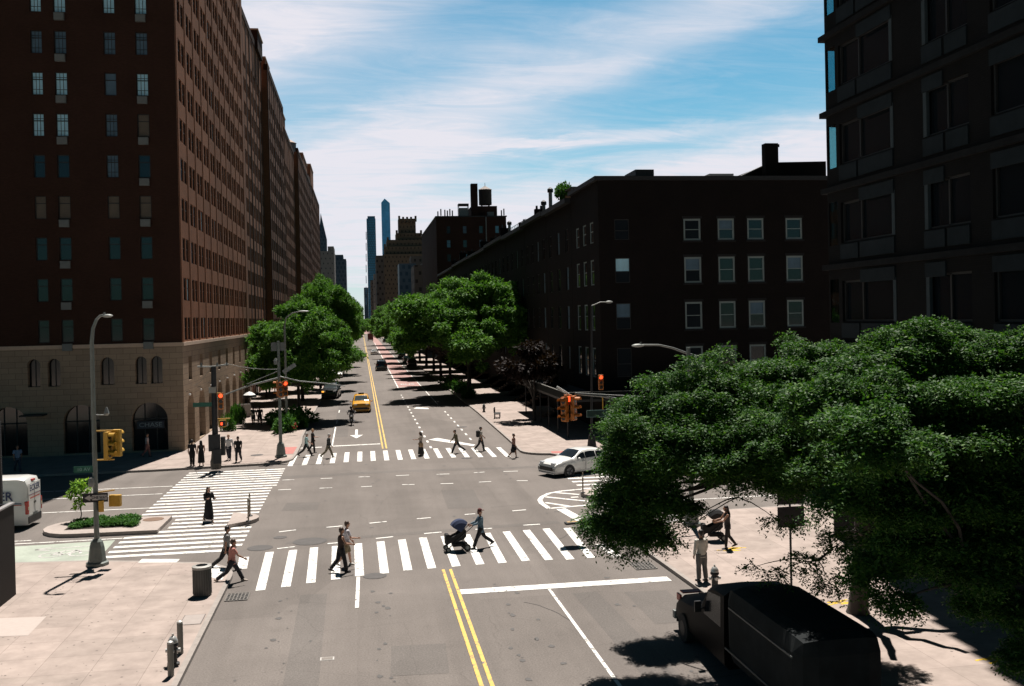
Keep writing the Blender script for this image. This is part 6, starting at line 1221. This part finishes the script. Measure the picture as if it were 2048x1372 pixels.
q = MB(); q.box((-.78, 4.0, 1.255), (-.2, 4.3, 1.29)); q.box((-.86, 4.05, 1.0), (-.80, 4.36, 1.2)); q.build('red_trim', mat('trim_red', (.35, .03, .015), .4), T)
q = MB(); q.box((-.9, 4.5, .35), (.9, 4.7, .6)); q.build('front_bumper', STEEL, T, bevel=.03)

# ---------------------------------------------------------------- people
SKIN = [mat('skin_light', (.48, .27, .19), .55), mat('skin_tan', (.33, .17, .105), .55), mat('skin_brown', (.14, .07, .045), .55)]
def cloth(name, c): return mat('cloth_'+name, c, .9, var=.12, scale=9)
HAIR = {'dark': mat('hair_dark', (.018, .012, .01), .5), 'brown': mat('hair_brown', (.055, .028, .016), .5), 'grey': mat('hair_grey', (.36, .34, .32), .6), 'blond': mat('hair_blond', (.34, .20, .09), .5), 'red': mat('hair_auburn', (.09, .025, .014), .5)}
EYE = mat('eye_dark', (.01, .008, .008), .2)
def person(label, pos, face, height=1.72, skin=0, hair='dark', long=False, top=('tee', 'white', (.6, .6, .6)), bottom=('trousers', 'navy', (.03, .035, .05)), shoes=(.03, .03, .03), legs=(0, 0, 4, 4), arms=(0, 0, 8, 8), lean=0, vox=.017, hat=None, group=None, slim=1.0, abd=9, seat=None, z=0.0, head_turn=0):
    """one figure facing local +y; legs = thigh angles and knee bends, arms = shoulder angles and elbow bends"""
    face = Vector(face).normalized() if not isinstance(face, (int, float)) else None; rz = math.atan2(-face.x, face.y)
    t = thing('person', label, 'person', (pos[0], pos[1], z), rz, group); k = height/1.75; t.scale = (k*1.1, k*1.06, k)
    aL, aR, kL, kR = [R(v) for v in legs]; TH, SHN = .43, .42
    def leg(s, a, kn, hz): hip = Vector((s*.09, 0, hz)); kne = hip + Vector((s*.01, math.sin(a), -math.cos(a)))*TH; ank = kne + Vector((0, math.sin(a-kn), -math.cos(a-kn)))*SHN; return hip, kne, ank
    lo = min(leg(-1, aL, kL, 0)[2].z, leg(1, aR, kR, 0)[2].z); hz = .085 - lo if seat is None else seat
    Ls = [leg(-1, aL, kL, hz), leg(1, aR, kR, hz)]; ln = Matrix.Rotation(-R(lean), 3, 'X'); hipc = Vector((0, 0, hz))
    def T3(x, y, zz): return hipc + ln @ Vector((x, y, zz))     # torso point, zz above the hips
    sh = []
    for i, s in enumerate((-1, 1)):
        a, e = R(arms[i]), R(arms[2+i]); S_ = T3(s*.185*slim, 0, .50); ab = R(abd if not isinstance(abd, tuple) else abd[i])
        d1 = Vector((s*math.sin(ab), math.sin(a)*math.cos(ab), -math.cos(a)*math.cos(ab))); E_ = S_ + d1*.285
        d2 = Vector((s*math.sin(ab)*.3-s*math.sin(min(e, 1.4))*.18, math.sin(a+e), -math.cos(a+e))).normalized(); Wr = E_ + d2*.25; sh.append((S_, E_, Wr, d2, s))
    q = MB()
    TOR = [(-.06, .145, .10), (.05, .155, .11), (.17, .128*slim, .095), (.30, .145*slim, .105), (.42, .165*slim, .11), (.50, .155*slim, .09), (.55, .07, .06)]
    def torso(q, grow, z0_, z1):
        p, r = [], []
        for zz, rx, ry in TOR:
            if z0_ <= zz <= z1: p.append(T3(0, 0, zz)); r.append((rx+grow, ry+grow))
        q.tube(p, r, 14, flat=(1, 0, 0))
    torso(q, 0, -1, 1)
    for h, kn, an in Ls: q.tube([h+Vector((0, 0, .05)), h.lerp(kn, .4), kn, kn.lerp(an, .3), an], [.092*slim, .082*slim, .056, .058, .036], 10); q.ball(kn, .055, 8, 6)
    for S_, E_, Wr, d2, s in sh: q.tube([S_+(S_-T3(0, 0, .5))*-.15, S_, S_.lerp(E_, .5), E_, E_.lerp(Wr, .3), Wr], [.05, .055, .045, .037, .04, .026], 9); q.tube([Wr, Wr+d2*.05, Wr+d2*.09], [(.026, .022), (.038, .018), (.036, .015)], 8, flat=(0, 1, 0))
    hc = T3(0, .02, .735); hr = Matrix.Rotation(R(head_turn), 3, 'Z'); q.tube([T3(0, 0, .52), T3(0, .01, .58), T3(0, .015, .66)], [.06, .052, .052], 9)
    q.ball(hc, (.075, .092, .112), 12, 9); q.ball(hc+hr@Vector((0, .035, -.075)), (.052, .055, .045), 9, 6); q.tube([hc+hr@Vector((0, .085, .015)), hc+hr@Vector((0, .112, -.025))], [.012, .02], 6)
    for s in (-1, 1): q.ball(hc+hr@Vector((s*.078, -.005, -.005)), (.015, .025, .034), 6, 5)
    me = remesh(q, 'body', [SKIN[skin]], min(vox, .016), 1); me.materials.append(EYE); ex = MB()
    for S_, E_, Wr, d2, s in sh:                                # five separate fingers, slightly curled
        sd = Vector((0, 1, 0)); sd = (sd - d2*sd.dot(d2)).normalized(); inn = Vector((-s, 0, 0)); inn = (inn-d2*inn.dot(d2)).normalized(); b = Wr+d2*.085
        for f, (o_, l) in enumerate(((.027, .062), (.009, .075), (-.009, .07), (-.026, .055))): p0 = b+sd*o_; p1 = p0+d2*l*.5+inn*.006; p2 = p1+d2*l*.35+inn*.025; ex.tube([p0-d2*.02, p0, p1, p2], [.0095, .0095, .0085, .006], 6)
        p0 = Wr+d2*.035+sd*.034; ex.tube([p0-sd*.015, p0, p0+sd*.022+d2*.028+inn*.008, p0+sd*.024+d2*.052+inn*.016], [.012, .0115, .0095, .007], 6)
    ex.cur = 1
    for s in (-1, 1): ex.ball(hc+hr@Vector((s*.03, .083, .012)), .012, 6, 5)
    ex.box((-.022, -.006, -.004), (.022, .004, .004), hr, hc+hr@Vector((0, .088, -.062)))
    bm = bmesh.new(); bm.from_mesh(me); m2 = ex.mesh('x', [SKIN[skin], EYE]); bm.from_mesh(m2); bm.to_mesh(me); bm.free(); bpy.data.meshes.remove(m2)
    me.polygons.foreach_set('use_smooth', [True]*len(me.polygons)); link('body', me, t)
    # clothes
    tk, tn, tc_ = top; bk, bn, bc = bottom; MT = cloth(tn, tc_); MBt = cloth(bn, bc); g_ = .016
    if tk != 'none':
        q = MB(); lowz = -.08 if tk != 'crop' else .02
        p, r = [], []
        for zz, rx, ry in [(-.10, .16, .118)] + TOR[:6] + [(.535, .085, .07)]:
            p.append(T3(0, 0, zz)); r.append((rx+g_, ry+g_))
        q.tube(p, r, 14, flat=(1, 0, 0))
        fr = {'tee': .75, 'shirt': 2, 'jacket': 2, 'tank': 0, 'dress': .8, 'ldress': 2}.get(tk, .75)
        for S_, E_, Wr, d2, s in sh:
            if fr == 0: continue
            c0 = S_+(S_-T3(0, 0, .5))*-.2
            if fr < 1: q.tube([c0, S_, S_.lerp(E_, fr)], [.07, .074, .064], 10)
            else: q.tube([c0, S_, S_.lerp(E_, .5), E_, E_.lerp(Wr, .4), E_.lerp(Wr, .92)], [.07, .073, .06, .055, .053, .042], 10)
        if tk == 'jacket': q.tube([T3(0, 0, -.16), T3(0, 0, .05)], [(.19, .14), (.178, .128)], 14, flat=(1, 0, 0))
        link('jacket' if tk == 'jacket' else 'dress_top' if 'dress' in tk else 'top', remesh(q, 'top', MT, vox, 1), t)
    q = MB()
    if bk in ('trousers', 'leggings', 'shorts'):
        wide = {'trousers': .022, 'leggings': .01, 'shorts': .03}[bk]; p, r = [], []
        for zz, rx, ry in [(-.10, .15, .11), (-.03, .152, .11), (.05, .152, .108), (.11, .135, .10)]: p.append(T3(0, 0, zz)); r.append((rx+.012, ry+.012))
        q.tube(p, r, 14, flat=(1, 0, 0))
        for h, kn, an in Ls:
            if bk == 'shorts': q.tube([h+Vector((0, 0, .05)), h.lerp(kn, .4), h.lerp(kn, .92)], [.105, .105, .10], 10)
            else: q.tube([h+Vector((0, 0, .05)), h.lerp(kn, .4), kn, kn.lerp(an, .3), kn.lerp(an, .97)], [.092+wide*.7, .082+wide, .056+wide, .058+wide, .036+wide*1.6], 10)
    else:
        hem = {'skirt': .45, 'dress': .42, 'ldress': .22, 'lskirt': .12}[bk]; mid = (Ls[0][1]+Ls[1][1])/2; md = abs(Ls[0][1].y-Ls[1][1].y)/2; an = (Ls[0][2]+Ls[1][2])/2; ad = abs(Ls[0][2].y-Ls[1][2].y)/2
        zt = hz+.12; pts = [T3(0, 0, .14), T3(0, 0, .02), Vector((0, mid.y*.5, hz-.18))]; rr = [(.14, .105), (.172, .13), (.19, .14+md*.4)]
        if hem < hz-.25: pts.append(Vector((0, mid.y, max(hem, hz-.42)))); rr.append((.20, .14+md))
        if hem < hz-.5: pts.append(Vector((0, (mid.y+an.y)/2, hem))); rr.append((.22, .16+ad*.8))
        q.tube(pts, rr, 16, flat=(1, 0, 0))
    link({'trousers': 'trousers', 'leggings': 'leggings', 'shorts': 'shorts'}.get(bk, 'skirt'), remesh(q, 'bottom', MBt, vox, 1), t)
    MS = mat('shoe_%.2f_%.2f' % shoes[:2], shoes, .6)
    for (h, kn, an), sn in zip(Ls, (-1, 1)):
        dz = an.z-.085; tilt = -min(.9, dz*4.0) if an.y < 0 else 0.0; q = MB(); rot = Matrix.Rotation(tilt, 3, 'X')
        P2 = lambda y, zz: an + rot @ Vector((sn*.01, y, zz))
        q.tube([P2(-.075, -.045), P2(-.03, -.035), P2(.06, -.045), P2(.13, -.055), P2(.175, -.062)], [(.03, .035), (.043, .048), (.046, .038), (.043, .027), (.02, .016)], 10, flat=(1, 0, 0)); q.build('shoe', MS, t, smooth=True)
    if hair:
        H_ = HAIR[hair]; q = MB(); q.ball(hc+hr@Vector((0, -.018, .028)), (.088, .095, .102), 12, 8); q.ball(hc+hr@Vector((0, -.05, -.02)), (.078, .06, .08), 10, 7)
        if long: q.tube([hc+hr@Vector((0, -.06, .05)), hc+hr@Vector((0, -.09, -.08)), T3(0, -.11, .50), T3(0, -.12, .36)], [(.075, .05), (.095, .045), (.10, .035), (.06, .02)], 10, flat=(1, 0, 0)); q.ball(hc+hr@Vector((.06, .0, -.06)), (.025, .05, .09), 8, 6); q.ball(hc+hr@Vector((-.06, .0, -.06)), (.025, .05, .09), 8, 6)
        q.build('hair', H_, t, smooth=True)
    if hat: q = MB(); c = hc+Vector((0, 0, .07)); q.lathe([(.15 if hat[0] == 'brim' else .1, 0), (.15 if hat[0] == 'brim' else .1, .012), (.098, .02), (.085, .07), (.04, .10), (.001, .103)], 16, c); (q.box((-.07, .06, 0), (.07, .18, .014), hr, c) if hat[0] == 'cap' else None); q.build('hat', cloth(hat[1], hat[2]), t, smooth=True)
    if tk == 'helmet': pass
    t['_hz'] = hz; return t
BLKC, NAVY, JEAN = (.012, .012, .013), (.02, .024, .04), (.04, .055, .085)
walk = lambda s=1, a=24: (a*s, -a*s, 6 if s > 0 else 26, 26 if s > 0 else 6)
swing = lambda s=1, a=24: (-a*s, a*s, 14, 14)
def gp(x, y): return gpt(x, y)
X_, XM, YN, YF = (1, .06), (-1, -.06), (0, -1), (0, 1)
def v3(a): return (a[0], a[1], 0)
person('person in salmon shirt and dark jeans stepping off near left kerb', gp(465, 1166), v3((1, .25)), 1.70, 1, 'brown', False, ('tee', 'salmon', (.50, .22, .18)), ('trousers', 'dark_jeans', (.022, .024, .03)), (.5, .42, .36), walk(1, 30), (-20, 32, 12, 25), 4, .015)
person('person in a grey tee and black trousers just behind the salmon shirted walker', gp(454, 1141), v3((1, .25)), 1.78, 1, 'dark', False, ('tee', 'grey_tee', (.21, .205, .20)), ('trousers', 'black', BLKC), (.02, .02, .02), walk(-1, 26), (20, -15, 20, 12), 3, .015)
person('woman in a long black dress crossing the avenue by the island tip', gp(418, 1044), v3((.5, -.87)), 1.70, 0, 'dark', True, ('ldress', 'black', BLKC), ('ldress', 'black', BLKC), (.42, .30, .22), walk(1, 12), (25, 25, 80, 80), 0, .016, slim=.92)
person('man all in black waiting at the left corner kerb', gp(385, 936), v3((.25, 1)), 1.74, 1, 'dark', False, ('tee', 'black', BLKC), ('trousers', 'black', BLKC), (.02, .02, .02), (3, -3, 3, 3), (-4, 6, 10, 14), 0, .02, z=KH)
person('woman in a sleeveless black dress standing beside the man in black', gp(403, 936), v3((-.2, 1)), 1.68, 1, 'dark', True, ('tank', 'black', BLKC), ('ldress', 'black', BLKC), (.03, .02, .02), (2, -2, 2, 2), (5, 8, 20, 30), 0, .02, slim=.92, z=KH)
person('man in a white long sleeved shirt walking on the left corner pavement', gp(458, 924), v3((-.1, -1)), 1.75, 0, 'blond', False, ('shirt', 'white', (.66, .66, .66)), ('trousers', 'navy', NAVY), (.03, .03, .03), walk(1, 10), (-10, 10, 14, 14), 0, .02, abd=16, z=KH)
person('person in a black top and dark jeans walking beside the white shirted man', gp(477, 928), v3((-.15, -1)), 1.74, 2, 'dark', False, ('tee', 'black', BLKC), ('trousers', 'dark_jeans', (.022, .024, .03)), (.02, .02, .02), walk(-1, 12), (10, -10, 16, 16), 0, .02, z=KH)
person('person in a pale yellow shirt and dark shorts walking past the arches', gp(507, 853), v3((.1, 1)), 1.70, 1, 'dark', False, ('tee', 'pale_yellow', (.56, .53, .40)), ('shorts', 'dark_shorts', (.02, .022, .03)), (.03, .03, .03), walk(1, 10), (-8, 8, 14, 14), 0, .022, abd=14, z=KH)
person('person in a black tee and shorts walking beside the pale yellow shirt', gp(520, 853), v3((.1, 1)), 1.74, 0, 'dark', False, ('tee', 'black', BLKC), ('shorts', 'black', BLKC), (.03, .03, .03), walk(-1, 14), (8, -8, 14, 14), 0, .022, abd=14, z=KH)
person('white haired man in a pale teal tee striding on the far crosswalk', gp(613, 913), v3(X_), 1.74, 0, 'grey', False, ('tee', 'pale_teal', (.34, .52, .52)), ('trousers', 'black', BLKC), (.02, .02, .02), walk(1, 28), (-18, 24, 20, 30), 3, .02)
person('fair haired person in black just behind the pale teal tee', gp(626, 905), v3((1, .1)), 1.72, 0, 'blond', False, ('tee', 'black', BLKC), ('trousers', 'black', BLKC), (.03, .03, .03), walk(-1, 10), (10, 28, 10, 60), 0, .02)
person('grey haired man in a dark jacket and khaki trousers on the far crosswalk', gp(657, 916), v3(X_), 1.74, 0, 'grey', False, ('jacket', 'dark_jacket', (.03, .034, .038)), ('trousers', 'khaki', (.15, .125, .085)), (.03, .025, .02), walk(1, 24), (-12, 12, 14, 14), 5, .02)
person('dark haired woman in a pale top crossing toward the left on the far crosswalk', gp(842, 911), v3(XM), 1.66, 1, 'dark', True, ('tee', 'beige', (.36, .30, .25)), ('lskirt', 'charcoal_skirt', (.03, .028, .027)), (.02, .02, .02), (6, -6, 4, 8), (48, 4, 40, 14), 0, .02, slim=.9)
person('stooped man in an olive shirt striding left on the far crosswalk', gp(914, 906), v3(XM), 1.74, 1, 'brown', False, ('shirt', 'olive', (.10, .085, .05)), ('trousers', 'charcoal', (.025, .026, .03)), (.02, .02, .02), walk(1, 28), (-10, 20, 20, 20), 9, .02)
person('person in a pale grey tee with a backpack on the far crosswalk', gp(962, 902), v3((1, .1)), 1.76, 1, 'dark', False, ('tee', 'pale_grey', (.38, .35, .31)), ('trousers', 'black', BLKC), (.02, .02, .02), walk(-1, 16), (22, -10, 20, 20), 0, .02)
person('person in pink tank top and dark shorts at the right end of the far crosswalk', gp(1028, 916), v3((.9, -.4)), 1.66, 1, 'dark', False, ('tank', 'dusty_pink', (.36, .17, .15)), ('shorts', 'dark_shorts', (.02, .022, .03)), (.02, .02, .02), walk(1, 12), (-8, 12, 14, 20), 0, .02)
person('woman in a sleeveless brown top and long black trousers on the near crosswalk', gp(683, 1145), v3((1, .3)), 1.72, 1, 'brown', False, ('tank', 'dark_brown', (.045, .028, .022)), ('trousers', 'black', BLKC), (.03, .02, .02), walk(-1, 14), (18, 22, 52, 55), 2, .015, slim=.95)
person('person in a pale top and khaki shorts beside the woman in brown', gp(694, 1132), v3((1, .2)), 1.76, 0, 'brown', False, ('tee', 'lavender_white', (.55, .52, .55)), ('shorts', 'khaki_shorts', (.22, .17, .10)), (.62, .60, .56), walk(1, 14), (10, 20, 30, 60), 2, .015)
person('woman in a denim jacket and red cap pulling a stroller on the near crosswalk', gp(962, 1096), v3((-1, -.12)), 1.66, 0, 'red', False, ('jacket', 'denim', (.085, .14, .185)), ('trousers', 'black_flares', (.010, .010, .012)), (.02, .02, .02), walk(1, 26), (38, 34, 38, 38), 0, .015, ('cap', 'dark_red', (.09, .02, .018)), slim=.92, head_turn=180)
person('man in a white shirt waiting at the near right kerb', gp(1404, 1170), v3((-.35, 1)), 1.80, 1, 'dark', False, ('shirt', 'cream', (.56, .53, .47)), ('trousers', 'grey_trousers', (.13, .125, .12)), (.03, .03, .03), (4, -4, 4, 4), (2, 6, 12, 16), 0, .014, z=KH)
person('long haired woman in tank top and leggings pushing a stroller', gp(1456, 1104), v3((-1, .1)), 1.72, 1, 'dark', True, ('tank', 'dark_tank', (.03, .028, .028)), ('leggings', 'black', BLKC), (.02, .02, .02), walk(1, 10), (38, 36, 40, 40), 3, .015, slim=.9, z=KH)
person('person in a blue shirt in the deep shade of the left corner house', gp(36, 948), v3((.6, -1)), 1.75, 1, 'dark', False, ('tee', 'shade_blue', (.20, .28, .42)), ('trousers', 'jeans', JEAN), (.02, .02, .02), walk(1, 12), (-8, 10, 14, 14), 0, .022, z=KH)
person('person in a pale pink shirt in the shade below the arched shop window', gp(295, 918), v3((1, 0)), 1.70, 1, 'dark', False, ('tee', 'pale_pink', (.40, .33, .33)), ('trousers', 'rose_trousers', (.20, .09, .08)), (.02, .02, .02), walk(1, 12), (-8, 10, 14, 14), 0, .022, z=KH)
# things they carry
def bag(name, label, cat, person_px, face, off, dims, M):
    p = gp(*person_px); f = Vector((*face, 0)).normalized(); s = Vector((f.y, -f.x, 0)); p = p + f*off[0] + s*off[1]; t = thing(name, label, cat, (p.x, p.y, off[2]), math.atan2(-f.x, f.y)); w, d, h = dims
    q = MB(); q.box((-w/2, -d/2, 0), (w/2, d/2, h)); q.build('bag_body', M, t, bevel=.04)
    for sx in (-w*.3, w*.3): q = MB(); q.tube([(sx, d*.4, h*.2), (sx, d*.55, h*.6), (sx, d*.45, h), (sx, 0, h+.05)], .014, 5); q.build('strap', M, t)
bag('backpack', 'black backpack on the person in the pale grey tee', 'backpack', (962, 902), (1, .1), (-.22, 0, 1.02), (.34, .2, .46), cloth('bag_black', (.02, .02, .02)))
bag('handbag', 'tan bag at the hip of the dark haired woman on the far crosswalk', 'bag', (842, 911), XM, (.0, -.2, .62), (.14, .3, .3), cloth('bag_tan', (.30, .19, .11)))
bag('handbag', 'dark bag hanging beside the person in the pink tank top', 'bag', (1028, 916), (.9, -.4), (0, .27, .40), (.12, .28, .3), cloth('bag_dark', (.02, .018, .018)))
bag('backpack', 'small dark backpack on the pale yellow shirt', 'backpack', (507, 853), (.1, 1), (-.2, 0, 1.1+KH), (.26, .14, .34), cloth('bag_black', (.02, .02, .02)))
def stroller(label, pos, face, canopy, z=0.0):
    f = Vector((*face, 0)).normalized(); t = thing('stroller', label, 'stroller', (pos.x, pos.y, z), math.atan2(-f.x, f.y)); FR = mat('stroller_frame', (.03, .03, .032), .45, .3); CL = cloth('stroller_black', (.014, .014, .015)); CN = cloth(canopy[0], canopy[1])
    for s in (-1, 1):
        q = MB(); q.tube([(s*.26, -.62, 1.02), (s*.26, -.42, .86), (s*.25, .1, .45), (s*.22, .42, .16)], .016, 6); q.tube([(s*.25, -.12, .62), (s*.27, -.36, .18)], .016, 6); q.build('frame', FR, t)
        for y, r in ((-.36, .15), (.44, .11)): q = MB(); q.tube([(s*.28-.02, y, r), (s*.28+.02, y, r)], r, 16); w = q.build('wheel', TYRE, t); q = MB(); q.tube([(s*.28-.024, y, r), (s*.28+.024, y, r)], r*.55, 10); q.build('hub', STEEL, w)
    q = MB(); q.tube([(-.26, -.62, 1.02), (.26, -.62, 1.02)], .02, 6); q.build('handle', FR, t)
    q = MB(); sec_ = [(-.34, .86, .60), (-.22, .92, .48), (.02, .72, .42), (.25, .62, .40), (.42, .66, .34), (.5, .52, .30)]
    for a, b in zip(sec_, sec_[1:]):
        for s in (-.22, .22): q.face([(s, a[0], a[2]), (s, b[0], b[2]), (s, b[0], b[1]), (s, a[0], a[1])])
        q.face([(-.22, a[0], a[2]), (.22, a[0], a[2]), (.22, b[0], b[2]), (-.22, b[0], b[2])]); q.face([(-.22, a[0], a[1]-.1), (-.22, b[0], b[1]-.1), (.22, b[0], b[1]-.1), (.22, a[0], a[1]-.1)])
    q.face([(-.22, -.34, .60), (-.22, -.34, .86), (.22, -.34, .86), (.22, -.34, .60)]); q.face([(-.22, .5, .3), (.22, .5, .3), (.22, .5, .52), (-.22, .5, .52)]); q.build('seat', CL, t)
    q = MB(); q.box((-.2, -.3, .2), (.2, .22, .34)); q.build('basket', CL, t, bevel=.03); q = MB(); q.box((-.2, .36, .42), (.2, .52, .74)); q.build('foot_cover', CL, t, bevel=.05)
    q = MB(); n = 8; rg = []
    for i in range(n+1): a = R(-15 + 105*i/n); rg.append([(-.25, -.12+.36*math.sin(a-.5), .84+.36*math.cos(a-.5)*.95), (-.15, -.12+.44*math.sin(a-.5), .86+.44*math.cos(a-.5)), (.15, -.12+.44*math.sin(a-.5), .86+.44*math.cos(a-.5)), (.25, -.12+.36*math.sin(a-.5), .84+.36*math.cos(a-.5)*.95)])
    for a, b in zip(rg, rg[1:]):
        for j in range(3): q.face([a[j], a[j+1], b[j+1], b[j]])
        q.face([(-.25, -.12, .8), a[0], b[0]]); q.face([(.25, -.12, .8), b[3], a[3]])
    q.build('canopy', CN, t); return t
stroller('black stroller with a navy canopy on the near crosswalk', gp(915, 1101), (-1, -.12), ('canopy_navy', (.022, .035, .085)))
stroller('dark stroller under the right tree pushed by the long haired woman', gp(1428, 1088), (-1, .1), ('canopy_black', (.02, .02, .022)), KH)
# motorcycle and rider
mp_ = gp(703, 852); MK = thing('motorcycle', 'black motorcycle riding toward the far crosswalk ahead of the taxi', 'motorcycle', (mp_.x, mp_.y+.7, 0), math.pi)
for y in (-.68, .68): 
    q = MB(); n = 18; ring = [(0, y+.27*math.cos(2*math.pi*k/n), .32+.27*math.sin(2*math.pi*k/n)) for k in range(n+1)]; q.tube(ring, .055, 7, False); w = q.build('wheel', TYRE, MK, smooth=True); q = MB(); q.tube([(-.04, y, .32), (.04, y, .32)], .2, 12); q.build('rim', DARKM, w)
q = MB(); q.tube([(0, .25, .78), (0, .05, .88), (0, -.1, .84)], [.13, .17, .1], 10); q.build('fuel_tank', CB_, MK, smooth=True); q = MB(); q.box((-.17, -.25, .3), (.17, .28, .7)); q.build('engine', DARKM, MK, bevel=.05); q = MB(); q.box((-.14, -.75, .74), (.14, -.1, .84)); q.build('seat', BLK, MK, bevel=.03)
for s in (-1, 1): tubeobj('fork', [(s*.09, .66, .32), (s*.09, .42, 1.0)], .03, STEEL, MK); tubeobj('exhaust', [(s*.2, .2, .35), (s*.22, -.7, .4)], .045, CHROME, MK)
tubeobj('handlebar', [(-.38, .25, 1.08), (-.2, .38, 1.04), (.2, .38, 1.04), (.38, .25, 1.08)], .018, DARKM, MK); q = MB(); q.ball((0, .56, .92), (.11, .09, .11), 10, 7); q.build('headlight', LAMPW, MK, smooth=True); q = MB(); q.box((-.1, .44, 1.0), (.1, .52, 1.22)); q.build('windshield', GLASSC, MK)
for s in (-1, 1): tubeobj('mirror_stalk', [(s*.3, .3, 1.06), (s*.38, .3, 1.25)], .01, DARKM, MK, 5); q = MB(); q.ball((s*.4, .3, 1.28), (.07, .02, .045), 8, 5); q.build('mirror', CHROME, MK)
RD = person('rider in black with a dark helmet on the motorcycle', (mp_.x, mp_.y+.95, 0), (0, -1, 0), 1.75, 1, None, False, ('jacket', 'black', BLKC), ('trousers', 'black', BLKC), (.02, .02, .02), (68, 68, 95, 95), (45, 45, 18, 18), 10, .02, seat=.88, abd=20)
hz_ = RD['_hz']; q = MB(); q.ball((0, .14, hz_+.74), (.13, .15, .15), 12, 9); q.build('helmet', CB_, RD, smooth=True); q = MB(); q.ball((0, .20, hz_+.735), (.10, .10, .06), 10, 6); q.build('visor', GLASSC, RD, smooth=True)
for o in bpy.data.objects:
    if '_hz' in o: del o['_hz']
bpy.data.scenes.remove(TMP)
